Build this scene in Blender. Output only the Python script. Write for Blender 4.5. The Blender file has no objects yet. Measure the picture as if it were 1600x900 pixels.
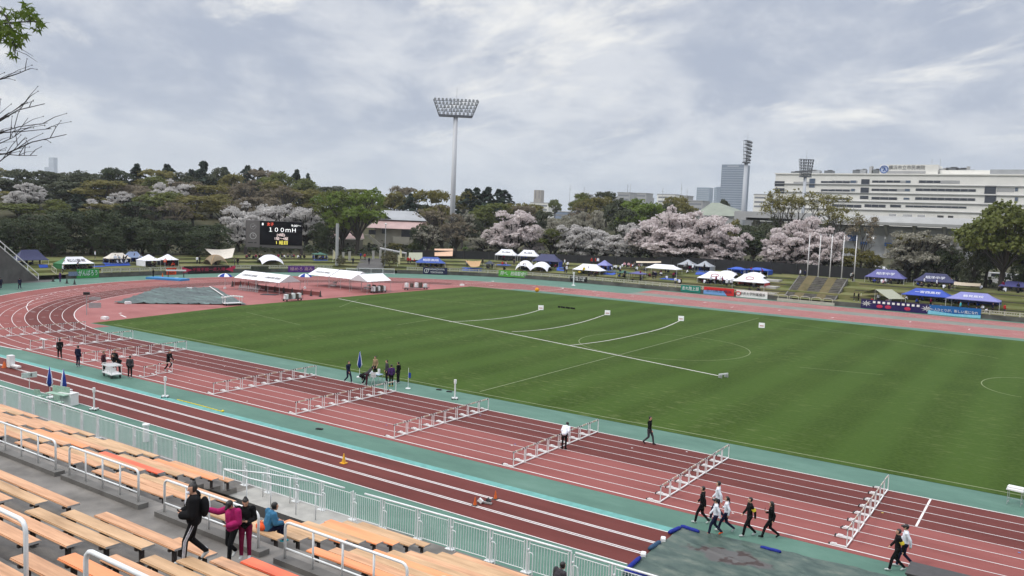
import bpy, bmesh, math, random
import numpy as np
from mathutils import Vector, Matrix, Quaternion
R = math.radians
scene = bpy.context.scene
COL = scene.collection
rnd = random.Random(7)

# ------------------------------------------------------------------ camera
F, YAW, PITCH, ROLL = 1295.55, -0.588529, -0.087109, 0.040172
CAM = Vector((6.7667, -46.0942, 13.4428))
_cy, _sy, _cp, _sp, _cr, _sr = math.cos(YAW), math.sin(YAW), math.cos(PITCH), math.sin(PITCH), math.cos(ROLL), math.sin(ROLL)
FWD = Vector((_sy * _cp, _cy * _cp, _sp))
_r0 = Vector((_cy, -_sy, 0)); _u0 = _r0.cross(FWD)
RIGHT = _r0 * _cr + _u0 * _sr
UPV = -_r0 * _sr + _u0 * _cr
cam = bpy.data.objects.new('camera', bpy.data.cameras.new('camera'))
COL.objects.link(cam)
m4 = Matrix((RIGHT, UPV, -FWD)).transposed().to_4x4(); m4.translation = CAM
cam.matrix_world = m4
cam.data.sensor_width = 36; cam.data.lens = 36 * F / 1600
cam.data.clip_start = 0.1; cam.data.clip_end = 20000
scene.camera = cam

def ray(px, py):
    return FWD * F + RIGHT * (px - 800) + UPV * (450 - py)
def on_z(px, py, z=0.0):
    d = ray(px, py); return CAM + d * ((z - CAM.z) / d.z)
def at_y(px, py, Y):
    d = ray(px, py); return CAM + d * ((Y - CAM.y) / d.y)
def at_r(px, py, r):
    d = ray(px, py); return CAM + d * (r / math.hypot(d.x, d.y))
def heading(px, py=400):
    d = ray(px, py); return math.atan2(d.y, d.x) - math.pi / 2
def depth(p):
    return (Vector(p) - CAM).dot(FWD)

# ------------------------------------------------------------------ mesh helpers
class MB:
    def __init__(s): s.v = []; s.f = []; s.m = []
    def add(s, vs, fs, mat=0):
        b = len(s.v); s.v += [tuple(x) for x in vs]
        for q in fs: s.f.append(tuple(b + i for i in q)); s.m.append(mat)
    def box(s, c, size, mat=0, rot=None):
        x, y, z = size[0] / 2, size[1] / 2, size[2] / 2
        vs = [Vector((a, b, d)) for d in (-z, z) for b in (-y, y) for a in (-x, x)]
        if rot is not None: vs = [rot @ q for q in vs]
        c = Vector(c)
        s.add([q + c for q in vs], [(0, 2, 3, 1), (4, 5, 7, 6), (0, 1, 5, 4), (2, 6, 7, 3), (0, 4, 6, 2), (1, 3, 7, 5)], mat)
    def tube(s, path, r, n=8, mat=0, closed=False):
        path = [Vector(q) for q in path]
        rs = r if isinstance(r, (list, tuple)) else [r] * len(path)
        rings = []
        prev = None
        for i, q in enumerate(path):
            if i == 0: t = path[1] - q
            elif i == len(path) - 1: t = q - path[i - 1]
            else: t = (path[i + 1] - q).normalized() + (q - path[i - 1]).normalized()
            t = t.normalized() if t.length > 1e-9 else Vector((0, 0, 1))
            if prev is None:
                a = t.orthogonal().normalized()
            else:
                a = (prev - t * prev.dot(t)); a = a.normalized() if a.length > 1e-6 else t.orthogonal().normalized()
            prev = a; b = t.cross(a)
            rings.append([q + (a * math.cos(2 * math.pi * k / n) + b * math.sin(2 * math.pi * k / n)) * rs[i] for k in range(n)])
        vs = [q for rg in rings for q in rg]; fs = []
        for i in range(len(rings) - 1):
            for k in range(n):
                fs.append((i * n + k, i * n + (k + 1) % n, (i + 1) * n + (k + 1) % n, (i + 1) * n + k))
        fs.append(tuple(range(n - 1, -1, -1))); fs.append(tuple((len(rings) - 1) * n + k for k in range(n)))
        s.add(vs, fs, mat)
    def poly(s, pts, mat=0): s.add(pts, [tuple(range(len(pts)))], mat)
    def prism(s, pts, z0, z1, mat=0):
        n = len(pts)
        vs = [(p[0], p[1], z0) for p in pts] + [(p[0], p[1], z1) for p in pts]
        fs = [tuple(range(n - 1, -1, -1)), tuple(range(n, 2 * n))] + [(i, (i + 1) % n, n + (i + 1) % n, n + i) for i in range(n)]
        s.add(vs, fs, mat)
    def extrude(s, prof, a, b, mat=0):
        """profile of (y, z) points extruded along x from a to b"""
        n = len(prof)
        vs = [(a, y, z) for y, z in prof] + [(b, y, z) for y, z in prof]
        fs = [tuple(range(n)), tuple(range(2 * n - 1, n - 1, -1))] + [(i, n + i, n + (i + 1) % n, (i + 1) % n) for i in range(n)]
        s.add(vs, fs, mat)
    def strip(s, pts, w, z, mat=0):
        """flat ribbon of width w along a 2-D path"""
        P = [Vector((p[0], p[1])) for p in pts]; L = []; Q = []
        for i, p in enumerate(P):
            t = (P[min(i + 1, len(P) - 1)] - P[max(i - 1, 0)]).normalized(); nn = Vector((-t.y, t.x)) * (w / 2)
            L.append(p + nn); Q.append(p - nn)
        n = len(P)
        s.add([(q.x, q.y, z) for q in L] + [(q.x, q.y, z) for q in Q], [(i, n + i, n + i + 1, i + 1) for i in range(n - 1)], mat)
    def ellipsoid(s, c, rad, mat=0, nu=12, nv=8, rot=None):
        vs = []; c = Vector(c)
        for j in range(nv + 1):
            th = math.pi * j / nv
            for i in range(nu):
                ph = 2 * math.pi * i / nu
                q = Vector((rad[0] * math.sin(th) * math.cos(ph), rad[1] * math.sin(th) * math.sin(ph), rad[2] * math.cos(th)))
                if rot is not None: q = rot @ q
                vs.append(c + q)
        fs = [(j * nu + i, (j + 1) * nu + i, (j + 1) * nu + (i + 1) % nu, j * nu + (i + 1) % nu) for j in range(nv) for i in range(nu)]
        s.add(vs, fs, mat)
    def mesh(s, name, mats, smooth=False):
        me = bpy.data.meshes.new(name); me.from_pydata(s.v, [], s.f)
        for x in (mats if isinstance(mats, (list, tuple)) else [mats]): me.materials.append(x)
        if len(set(s.m)) > 1: me.polygons.foreach_set('material_index', s.m)
        if smooth: me.polygons.foreach_set('use_smooth', [True] * len(me.polygons))
        me.update(); return me
    def build(s, name, mats, parent=None, smooth=False, loc=(0, 0, 0), rz=0):
        return obj(name, s.mesh(name, mats, smooth), parent, loc, rz)

def obj(name, me, parent=None, loc=(0, 0, 0), rz=0):
    o = bpy.data.objects.new(name, me); COL.objects.link(o)
    o.location = loc; o.rotation_euler = (0, 0, rz)
    if parent is not None: o.parent = parent
    return o
def tag(o, label, cat, group=None):
    o['label'] = label; o['category'] = cat
    if group: o['group'] = group
    return o
def thing(name, label, cat, loc=(0, 0, 0), rz=0, group=None):
    o = bpy.data.objects.new(name, None); COL.objects.link(o)
    o.empty_display_size = 0.2
    o.location = loc; o.rotation_euler = (0, 0, rz)
    return tag(o, label, cat, group)
def struct(o): o['kind'] = 'structure'; return o
def dup(root, loc, rz=0, label=None, scale=None, group=None):
    r = root.copy(); COL.objects.link(r); r.location = loc; r.rotation_euler = (0, 0, rz)
    if scale is not None: r.scale = scale
    if label: r['label'] = label
    if group: r['group'] = group
    for ch in list(root.children):
        c = ch.copy(); COL.objects.link(c); c.parent = r
        for g in list(ch.children):
            d = g.copy(); COL.objects.link(d); d.parent = c
    return r
ORD = ['nearest', 'second', 'third', 'fourth', 'fifth', 'sixth', 'seventh', 'eighth', 'ninth', 'tenth', 'eleventh', 'twelfth', 'thirteenth']
FIRST = ['first'] + ORD[1:]

# ------------------------------------------------------------------ materials
def srgb(r, g, b):
    return tuple((x / 255 / 12.92) if x / 255 <= .04045 else ((x / 255 + .055) / 1.055) ** 2.4 for x in (r, g, b))
MATS = {}
def mat(name, col, rough=.6, var=.12, scale=6.0, col2=None, bump=0.0, metal=0.0, spec=.5, coord='Object', emit=0.0, trans=0.0, detail=5.0, stretch=None, bscale=None):
    if name in MATS: return MATS[name]
    m = bpy.data.materials.new(name); m.use_nodes = True; nt = m.node_tree; b = nt.nodes['Principled BSDF']
    b.inputs['Roughness'].default_value = rough; b.inputs['Metallic'].default_value = metal
    b.inputs['Specular IOR Level'].default_value = spec
    tc = nt.nodes.new('ShaderNodeTexCoord'); mp = nt.nodes.new('ShaderNodeMapping')
    if coord == 'World':
        ge = nt.nodes.new('ShaderNodeNewGeometry'); nt.links.new(ge.outputs['Position'], mp.inputs['Vector'])
    else: nt.links.new(tc.outputs[coord], mp.inputs['Vector'])
    if stretch: mp.inputs['Scale'].default_value = stretch
    nz = nt.nodes.new('ShaderNodeTexNoise'); nz.inputs['Scale'].default_value = scale; nz.inputs['Detail'].default_value = detail; nz.inputs['Roughness'].default_value = .6
    nt.links.new(mp.outputs[0], nz.inputs['Vector'])
    cr = nt.nodes.new('ShaderNodeMapRange'); cr.inputs['From Min'].default_value = .3; cr.inputs['From Max'].default_value = .7
    nt.links.new(nz.outputs['Fac'], cr.inputs['Value'])
    mx = nt.nodes.new('ShaderNodeMix'); mx.data_type = 'RGBA'
    a = [c * (1 - var) for c in col]; c2 = col2 if col2 else [min(1, c * (1 + var)) for c in col]
    mx.inputs['A'].default_value = (*a, 1); mx.inputs['B'].default_value = (*c2, 1)
    nt.links.new(cr.outputs[0], mx.inputs['Factor']); nt.links.new(mx.outputs['Result'], b.inputs['Base Color'])
    if bump:
        bp = nt.nodes.new('ShaderNodeBump'); bp.inputs['Strength'].default_value = bump; bp.inputs['Distance'].default_value = .02
        if bscale:
            n2 = nt.nodes.new('ShaderNodeTexNoise'); n2.inputs['Scale'].default_value = bscale; nt.links.new(mp.outputs[0], n2.inputs['Vector'])
            nt.links.new(n2.outputs['Fac'], bp.inputs['Height'])
        else: nt.links.new(nz.outputs['Fac'], bp.inputs['Height'])
        nt.links.new(bp.outputs[0], b.inputs['Normal'])
    if emit:
        nt.links.new(mx.outputs['Result'], b.inputs['Emission Color']); b.inputs['Emission Strength'].default_value = emit
    if trans: b.inputs['Transmission Weight'].default_value = trans
    MATS[name] = m; return m
def nodes_of(m):
    nt = m.node_tree; return nt, nt.nodes['Principled BSDF']
def leafmat(name, c1, c2, scale=3.0, translucent=.25):
    c1 = tuple(min(.9, x * (1.32 if max(c2) < .25 else 1)) for x in c1); c2 = tuple(min(.9, x * (1.3 if max(c2) < .25 else 1)) for x in c2); translucent += .12
    """foliage: two tones per clump, a little light through the leaf"""
    if name in MATS: return MATS[name]
    m = mat(name, c1, rough=.6, var=0, scale=scale, col2=c2, spec=.25, detail=3)
    nt, b = nodes_of(m)
    mx = [n for n in nt.nodes if n.type == 'MIX'][0]
    tr = nt.nodes.new('ShaderNodeBsdfTranslucent'); nt.links.new(mx.outputs['Result'], tr.inputs['Color'])
    ms = nt.nodes.new('ShaderNodeMixShader'); ms.inputs[0].default_value = translucent
    out = [n for n in nt.nodes if n.type == 'OUTPUT_MATERIAL'][0]
    nt.links.new(b.outputs[0], ms.inputs[1]); nt.links.new(tr.outputs[0], ms.inputs[2]); nt.links.new(ms.outputs[0], out.inputs['Surface'])
    return m

white = mat('white_paint', (.74, .74, .73), .45, .05)
white_metal = mat('white_metal', (.74, .755, .75), .35, .06)
galv = mat('galvanised_steel', (.42, .43, .43), .4, .1, metal=.4)
dark_metal = mat('dark_metal', (.03, .03, .032), .5)
black = mat('black_plastic', (.015, .015, .016), .5)
concrete = mat('concrete', (.13, .12, .108), .75, .3, .9, bump=.2, coord='World', col2=(.17, .163, .15), bscale=30)
concrete_wet = mat('damp_concrete', (.115, .105, .092), .6, .3, .7, bump=.3, coord='World', col2=(.245, .225, .2), bscale=25, detail=12)
concrete_pale = mat('pale_concrete', (.36, .35, .32), .8, .15, 2.0, coord='World')
cloth_white = mat('white_canvas', (.78, .78, .79), .7, .04, 2)
fiber = {}
def cloth(name, rgb, rough=.7):
    return mat('cloth_' + name, srgb(*rgb), rough, .1, 4)

_tcache = {}
def text(s, size, m, parent, origin, right, up, name='lettering', depth_=.006, align='CENTER', shear=0.0, fit=None):
    """raised lettering: the glyphs as a real mesh, baseline centre at origin"""
    key = (s, align, shear)
    if key not in _tcache:
        cu = bpy.data.curves.new('lettering', 'FONT'); cu.body = s; cu.align_x = align; cu.align_y = 'CENTER'; cu.size = 1; cu.shear = shear; cu.extrude = .01
        cu.resolution_u = 3
        t = bpy.data.objects.new('lettering', cu); COL.objects.link(t)
        dg = bpy.context.evaluated_depsgraph_get(); dg.update()
        me = bpy.data.meshes.new_from_object(t.evaluated_get(dg)); bpy.data.objects.remove(t); bpy.data.curves.remove(cu)
        _tcache[key] = me
    me = _tcache[key].copy(); me.materials.clear(); me.materials.append(m)
    o = bpy.data.objects.new(name, me); COL.objects.link(o); o.parent = parent
    r = Vector(right).normalized(); u = Vector(up).normalized(); n = r.cross(u).normalized()
    sx = size
    if fit:
        xs = [v.co.x for v in me.vertices]
        if xs: sx = fit / max(1e-3, max(xs) - min(xs))
    o.matrix_local = Matrix(((r.x * sx, u.x * size, n.x * .6, origin[0]), (r.y * sx, u.y * size, n.y * .6, origin[1]), (r.z * sx, u.z * size, n.z * .6, origin[2]), (0, 0, 0, 1)))
    return o

# ------------------------------------------------------------------ terrain
_wp = [(-131, -90), (-131, -50), (-131, -10), (-131, 24), (-131, 40), (-130, 56), (-126.5, 68), (-120, 79.5), (-113, 88.5), (-103, 97.5), (-92, 102.8), (-80, 105.2), (-64, 105.6), (-20, 105.6), (40, 105.6), (90, 105.6)]
def catmull(P, step):
    out = []
    P = [Vector(p) for p in P]
    for i in range(len(P) - 1):
        p0 = P[max(i - 1, 0)]; p1 = P[i]; p2 = P[i + 1]; p3 = P[min(i + 2, len(P) - 1)]
        n = max(1, int((p2 - p1).length / step))
        for k in range(n):
            t = k / n
            out.append(.5 * ((2 * p1) + (p2 - p0) * t + (2 * p0 - 5 * p1 + 4 * p2 - p3) * t * t + (3 * p1 - p0 - 3 * p2 + p3) * t ** 3))
    out.append(P[-1]); return out
WL = catmull(_wp, 2.0)
WN = []
for i in range(len(WL)):
    t = (WL[min(i + 1, len(WL) - 1)] - WL[max(i - 1, 0)]).normalized(); WN.append(Vector((-t.y, t.x)))
_W = np.array([(p.x, p.y) for p in WL]); _N = np.array([(p.x, p.y) for p in WN])
HS = [0, .25, .26, .5, .51, .75, .76, 1.0]; HV = [0, .06, .33, .4, .66, .72, .95, 1.0]
def _sm(x): x = np.clip(x, 0, 1); return x * x * (3 - 2 * x)
def z_top(X): return np.interp(X, [-128, -110, -60, -45], [2.3, 2.5, 3.7, 3.9])
def bank_profile(s, X, Xp):
    zt = z_top(X)
    z = .72 + (zt - .72) * np.interp(s / 14.0, HS, HV)
    left = _sm((-70 - Xp) / 70)
    return z + left * 10 * _sm((s - 28) / 130)
def ground_z(X, Y):
    X = np.atleast_1d(np.asarray(X, float)); Y = np.atleast_1d(np.asarray(Y, float))
    d2 = (X[:, None] - _W[None, :, 0]) ** 2 + (Y[:, None] - _W[None, :, 1]) ** 2
    i = d2.argmin(1)
    s = (X - _W[i, 0]) * _N[i, 0] + (Y - _W[i, 1]) * _N[i, 1]
    d = np.sqrt(d2[np.arange(len(i)), i])
    return np.where(s > 0, bank_profile(np.maximum(s, 0) * .15 + d * .85, _W[i, 0], X), 0.0)
def gz(X, Y): return float(ground_z(X, Y)[0])
def hit(px, py, dz=0.0):
    """where the sight line through that pixel of the photograph meets the ground"""
    d = ray(px, py); k = math.hypot(d.x, d.y)
    rs = np.arange(60, 520, .2)
    X = CAM.x + d.x / k * rs; Y = CAM.y + d.y / k * rs; Z = CAM.z + d.z / k * rs - dz
    g = ground_z(X, Y); w = np.nonzero(Z <= g)[0]
    j = w[0] if len(w) else len(rs) - 1
    return Vector((X[j], Y[j], g[j]))
def wall_at(px, py_):
    """nearest wall sample index for a pixel column"""
    p = on_z(px, py_, .4); d = [(q.x - p.x) ** 2 + (q.y - p.y) ** 2 for q in WL]; return int(np.argmin(d))
def wall_dir(X, Y):
    d = [(q.x - X) ** 2 + (q.y - Y) ** 2 for q in WL]; i = int(np.argmin(d)); n = WN[i]
    return math.atan2(n.y, n.x) - math.pi / 2
# ------------------------------------------------------------------ ground surfaces
def worldmix(name, stops, rough, scale, stretch=(1, 1, 1), detail=8, bump=.0, bscale=60, spec=.4):
    """ground colour from several tones picked by a world-space noise"""
    m = bpy.data.materials.new(name); m.use_nodes = True; nt, b = nodes_of(m)
    ge = nt.nodes.new('ShaderNodeNewGeometry'); mp = nt.nodes.new('ShaderNodeMapping'); mp.inputs['Scale'].default_value = stretch
    nt.links.new(ge.outputs['Position'], mp.inputs['Vector'])
    nz = nt.nodes.new('ShaderNodeTexNoise'); nz.inputs['Scale'].default_value = scale; nz.inputs['Detail'].default_value = detail; nz.inputs['Roughness'].default_value = .65
    nt.links.new(mp.outputs[0], nz.inputs['Vector'])
    rp = nt.nodes.new('ShaderNodeValToRGB'); nt.links.new(nz.outputs['Fac'], rp.inputs[0])
    while len(rp.color_ramp.elements) < len(stops): rp.color_ramp.elements.new(.5)
    for e, (p, c) in zip(rp.color_ramp.elements, stops): e.position = p; e.color = (*c, 1)
    nt.links.new(rp.outputs[0], b.inputs['Base Color']); b.inputs['Roughness'].default_value = rough; b.inputs['Specular IOR Level'].default_value = spec
    if bump:
        n2 = nt.nodes.new('ShaderNodeTexNoise'); n2.inputs['Scale'].default_value = bscale; nt.links.new(ge.outputs['Position'], n2.inputs['Vector'])
        bp = nt.nodes.new('ShaderNodeBump'); bp.inputs['Strength'].default_value = bump; bp.inputs['Distance'].default_value = .02
        nt.links.new(n2.outputs['Fac'], bp.inputs['Height']); nt.links.new(bp.outputs[0], b.inputs['Normal'])
    return m
green_rubber = worldmix('green_rubber', [(.3, (.062, .135, .103)), (.52, (.083, .172, .13)), (.72, (.112, .21, .165))], .66, .22, (1, 2.2, 1), bump=.25, bscale=25, spec=.3, detail=12)
red_dark = worldmix('red_rubber', [(.28, (.092, .02, .016)), (.5, (.12, .027, .022)), (.75, (.15, .038, .032))], .7, .35, (.35, 1.4, 1), bump=.3, bscale=25, spec=.2, detail=12)
red_pale = worldmix('faded_red_rubber', [(.28, (.185, .053, .046)), (.5, (.235, .07, .062)), (.75, (.275, .09, .08))], .7, .3, (.3, 1.2, 1), bump=.3, bscale=25, spec=.2, detail=12)
pink_sheen_rubber = worldmix('pink_sheen_rubber', [(.3, (.24, .08, .073)), (.5, (.3, .11, .102)), (.72, (.35, .142, .132))], .7, .25, bump=.2, bscale=20, spec=.2, detail=12)  # the apron's own pink; on far red surfaces it paints in wet sheen
cyan_paint = mat('cyan_paint', (.11, .31, .28), .65, .2, 2.5, coord='World')
line_paint = mat('line_paint', (.68, .64, .62), .6, .1, 2, coord='World')
grey_rubber = worldmix('grey_strip', [(.3, (.14, .15, .13)), (.6, (.19, .2, .17))], .7, .4)
asphalt = worldmix('wet_asphalt', [(.3, (.05, .047, .045)), (.6, (.085, .08, .075))], .6, .3, bump=.1)

def grass_field_mat():
    m = bpy.data.materials.new('pitch_grass'); m.use_nodes = True; nt, b = nodes_of(m); L = nt.links.new
    ge = nt.nodes.new('ShaderNodeNewGeometry')
    def noise(sc, st, det=6, rot=0):
        mp = nt.nodes.new('ShaderNodeMapping'); mp.inputs['Scale'].default_value = st; mp.inputs['Rotation'].default_value = (0, 0, rot); L(ge.outputs['Position'], mp.inputs['Vector'])
        n = nt.nodes.new('ShaderNodeTexNoise'); n.inputs['Scale'].default_value = sc; n.inputs['Detail'].default_value = det; L(mp.outputs[0], n.inputs['Vector']); return n.outputs['Fac']
    def rng(x, a, c, lo=0, hi=1):
        r = nt.nodes.new('ShaderNodeMapRange'); r.inputs['From Min'].default_value = a; r.inputs['From Max'].default_value = c; r.inputs['To Min'].default_value = lo; r.inputs['To Max'].default_value = hi; L(x, r.inputs['Value']); return r.outputs[0]
    def mix(f, a, c):
        x = nt.nodes.new('ShaderNodeMix'); x.data_type = 'RGBA'; L(f, x.inputs['Factor'])
        for k, v in (('A', a), ('B', c)):
            if isinstance(v, tuple): x.inputs[k].default_value = (*v, 1)
            else: L(v, x.inputs[k])
        return x.outputs['Result']
    c = mix(rng(noise(.12, (1, 1, 1), 8), .3, .7), (.024, .05, .005), (.04, .072, .01))
    c = mix(rng(noise(3.5, (1, 1, 1), 10), .38, .68, 0, .8), c, (.054, .088, .016))
    wv = nt.nodes.new('ShaderNodeTexWave'); wv.inputs['Scale'].default_value = .055; wv.inputs['Distortion'].default_value = .6; wv.bands_direction = 'X'
    L(ge.outputs['Position'], wv.inputs['Vector'])
    c = mix(rng(wv.outputs['Fac'], .2, .8, 0, .6), c, (.052, .094, .016))
    # worn pale streaks left by the mower and studs
    st = rng(noise(1.5, (.55, 1.9, 1), 10, .12), .54, .74, 0, .6)
    big = rng(noise(.06, (1, 1, 1), 3), .4, .62)
    mm = nt.nodes.new('ShaderNodeMath'); mm.operation = 'MULTIPLY'; L(st, mm.inputs[0]); L(big, mm.inputs[1])
    c = mix(mm.outputs[0], c, (.15, .175, .07))
    L(c, b.inputs['Base Color']); b.inputs['Roughness'].default_value = .85; b.inputs['Specular IOR Level'].default_value = .08
    bp = nt.nodes.new('ShaderNodeBump'); bp.inputs['Strength'].default_value = .5; bp.inputs['Distance'].default_value = .03
    L(noise(6, (1, 1, 1), 10), bp.inputs['Height']); L(bp.outputs[0], b.inputs['Normal'])
    return m
pitch = grass_field_mat()
bank_grass = worldmix('bank_grass', [(.3, (.085, .1, .032)), (.45, (.12, .135, .045)), (.58, (.16, .155, .065)), (.75, (.22, .18, .095))], .8, .3, (1, 1, 1), bump=.5, bscale=8, spec=.15)
dry_grass = worldmix('dry_grass', [(.3, (.085, .072, .035)), (.6, (.14, .115, .06)), (.8, (.11, .11, .05))], .85, .8, bump=.5, bscale=10, spec=.1)
forest_floor = worldmix('forest_floor', [(.3, (.035, .04, .02)), (.6, (.075, .07, .04))], .9, .2, bump=.4, bscale=4, spec=.1)

XC, YC, R0, LW = -68.5, 40.75, 40.75, 1.22
def arc(r, a0=90, a1=270, n=90): return [(XC + r * math.cos(R(a0 + (a1 - a0) * k / n)), YC + r * math.sin(R(a0 + (a1 - a0) * k / n))) for k in range(n + 1)]
def sheet(name, polys, m, z, kind='structure'):
    b = MB()
    for p in polys: b.add([(x, y, z) for x, y in p], [tuple(range(len(p)))])
    o = b.build(name, m); o['kind'] = kind; return o
def ring(name, ra, rb, a0, a1, m, z, n=90):
    b = MB(); A = arc(1, a0, a1, n)
    for k in range(n + 1):
        t = R(a0 + (a1 - a0) * k / n); f1 = rb(t) if callable(rb) else rb
        b.v.append((XC + ra * math.cos(t), YC + ra * math.sin(t), z)); b.v.append((XC + f1 * math.cos(t), YC + f1 * math.sin(t), z))
    for k in range(n): b.f.append((2 * k, 2 * k + 2, 2 * k + 3, 2 * k + 1)); b.m.append(0)
    o = b.build(name, m); o['kind'] = 'structure'; return o
XR = 70.0
sheet('ground', [[(-2800, -300), (1500, -300), (1500, 3600), (-2800, 3600)]], forest_floor, -.06)
sheet('green_apron', [[(-140, -23), (XR + 20, -23), (XR + 20, 106), (-140, 106)]], green_rubber, 0)
sheet('plaza', [[(-140, -23), (-100, -23), (-104, -6), (-113, 7), (-127.5, 15.5), (-127, 22), (-131.5, 25.5), (-140, 25.5)]], asphalt, .004)
outer = lambda t: 50.9 + 4.0 * max(0, -math.cos(t)) ** .8
ring('curved_track', R0, outer, 90, 270, red_pale, .004)
ring('wet_inner_curve', R0, R0 + 4.9, 120, 270, red_dark, .008)
sheet('home_straight', [[(XC, -10.15), (XR, -10.15), (XR, -4.88), (XC, -4.88)]], red_pale, .004)
sheet('wet_inner_lanes', [[(XC, -4.88), (XR, -4.88), (XR, 0), (XC, 0)]], red_dark, .004)
sheet('back_straight', [[(XC, 2 * YC), (XR, 2 * YC), (XR, 91.6), (XC, 91.6)]], pink_sheen_rubber, .004)  # red lanes, with the grazing wet sheen put into a paler pink
sheet('grey_strip', [[(-60, 91.6), (XR, 91.6), (XR, 96.6), (-60, 96.6)]], grey_rubber, .004)
sheet('far_runway', [[(-60, 96.6), (XR, 96.6), (XR, 103.6), (-60, 103.6)]], pink_sheen_rubber, .004)
# pink D-shaped area between curve and pitch
D = [p for p in arc(R0, 90, 270, 90)]
D = [p for p in D if p[0] < -76.5] + [(-77, 2.9), (-80.5, 2.6), (-84.2, 25), (-85, 77.6), (-77, 79.2)]
sheet('rubber_apron', [D], pink_sheen_rubber, .006)
# pitch
P = [(-80.5, 2.9), (-78, 3.2), (XR, 3.2), (XR, 78.2), (-60, 78.6), (-85, 77.7), (-84.3, 25)]
sheet('grass_pitch', [P], pitch, .012)
# long-jump runway
sheet('jump_runway', [[(-100, -17.15), (XR, -17.15), (XR, -12.98), (-100, -12.98)]], red_dark, .004)
mk = MB()
def sl(a, b, w, z=.012, mt=0): mk.strip([a, b], w, z, mt)
for k in range(9):
    y = -LW * k
    w = .09 if k in (0, 8) else .055
    sl((XC, y), (XR, y), w)
    ln = arc(R0 + LW * k, 90, 270, 120); mk.strip(ln, w, .014)
    sl((XC, 2 * YC + LW * k), (XR, 2 * YC + LW * k), w * .8)
mk.strip([(XC + outer(R(a)) * math.cos(R(a)), YC + outer(R(a)) * math.sin(R(a))) for a in range(90, 271, 2)], .14, .014)
for y in (-12.95, -14.37, -14.5, -15.72, -15.86, -17.15): sl((-100, y), (-6.6, y), .075 if y not in (-12.95, -17.15) else .07)
for k in range(7): sl((-58, 97.4 + k * .95), (XR, 97.4 + k * .95), .05)
sl((2.0, 0), (2.0, -4.88), .1); sl((14.3, -1.22), (14.3, -2.44), .09)
# staggered marks on the bend and a cut-in line
for k in range(1, 8):
    for j, a in enumerate((196, 203, 206, 216, 226, 232, 240)):
        t = R(a + k * 1.9); r = R0 + LW * (k + .5)
        p = Vector((XC + r * math.cos(t), YC + r * math.sin(t))); n = Vector((math.cos(t), math.sin(t)))
        sl(p - n * .22, p + n * .22, .09, .016)
cut = [on_z(x, y) for x, y in ((54, 487), (44, 486), (41, 480), (44, 474), (50, 470), (60, 466), (75, 461), (92, 456), (110, 453), (135, 449.5), (165, 445.5), (200, 443))]
mk.strip([(p.x, p.y) for p in cut[:5]], .09, .018)
for a, b in zip(catmull([(p.x, p.y) for p in cut[4:]], .9)[::2], catmull([(p.x, p.y) for p in cut[4:]], .9)[1::2]): sl(a, b, .12, .018)
for px, py in ((715, 434), (783, 443), (1190, 516)): pass
for x0, k in ((-84, 3), (-90, 5), (-78, 6), (-70, 4), (-66, 7), (-62, 2), (-57, 5), (-49, 4), (-44, 6), (-38, 3), (-31, 5), (-22, 2), (-12, 6), (-4, 4)):
    y = 2 * YC + LW * k if x0 > XC else math.sqrt((R0 + LW * k) ** 2 - (x0 - XC) ** 2) + YC
    sl((x0 - .05, y), (x0 + .05, y + 1.15), .16, .016)
for px in (744, 853):   # curved break lines on the back straight
    c = on_z(px, 440 if px == 744 else 451); mk.strip([(c.x + 2.5 * math.cos(R(a)), c.y + 5.5 * math.sin(R(a)) - .5) for a in range(-80, 91, 10)], .14, .018)
# drawn throwing sector and pitch lines
sl((-83.4, 42.3), (-17.9, 24.7), .16, .02)
def arcpx(pts, w=.12):
    q = catmull([(p.x, p.y) for p in (on_z(x, y) for x, y in pts)], 1.2); mk.strip(q, w, .02)
arcpx(((845, 484), (820, 491), (785, 497), (742, 501), (702, 503)))
arcpx(((948, 491), (915, 502), (875, 511), (835, 516.5), (800, 518.5)))
arcpx(((1063, 501), (1035, 513), (995, 523), (945, 533), (890, 540)))
sl((-29.9, 73.9), (-29.5, 4.4), .09, .018, 1)
cc = on_z(1036, 540); mk.strip([(cc.x + 9.15 * math.cos(R(a)), cc.y + 9.15 * math.sin(R(a))) for a in range(0, 361, 6)], .07, .018, 1)
cc = on_z(1606, 606); mk.strip([(cc.x + 3.6 * math.cos(R(a)), cc.y + 5.5 * math.sin(R(a))) for a in range(90, 271, 8)], .08, .018, 1)
for a, b in (((1220, 513), (1330, 521.5)), ((560, 468), (530, 480)), ((385, 488), (470, 508)), ((640, 465), (770, 478)), ((620, 508), (700, 495)), ((1190, 497), (1560, 560)), ((1250, 574), (1380, 586))):
    p, q = on_z(*a), on_z(*b); sl((p.x, p.y), (q.x, q.y), .06, .018, 1)
sl((-78, 3.9), (XR, 3.9), .1, .018, 1)
for a, b in (((188, 492), (197, 496)), ((186, 490), (190, 489))):
    p, q = on_z(*a), on_z(*b); sl((p.x, p.y), (q.x, q.y), .2, .016)
p, q = on_z(327, 450), on_z(349, 465); sl((p.x, p.y), (q.x, q.y), .2, .3)
for k in range(8):
    for x_ in np.arange(-76, 20, 2.83):
        if rnd.random() < .1:
            y_ = -LW * (k + .5) + rnd.uniform(-.5, .5); sl((x_, y_ - .05), (x_, y_ + .05), .1, .016, rnd.choice([0, 0, 2, 3]))
faint = mat('faint_line', (.2, .235, .12), .8, .2, 1.5, coord='World')
o = mk.build('track_markings', [line_paint, faint, mat('mark_yellow', (.6, .45, .08), .7), mat('mark_blue', (.08, .16, .4), .7)]); o['kind'] = 'structure'
sheet('cyan_edge', [[(-100, -12.93), (-6.6, -12.93), (-6.6, -12.36), (-100, -12.36)]], cyan_paint, .008)

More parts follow.
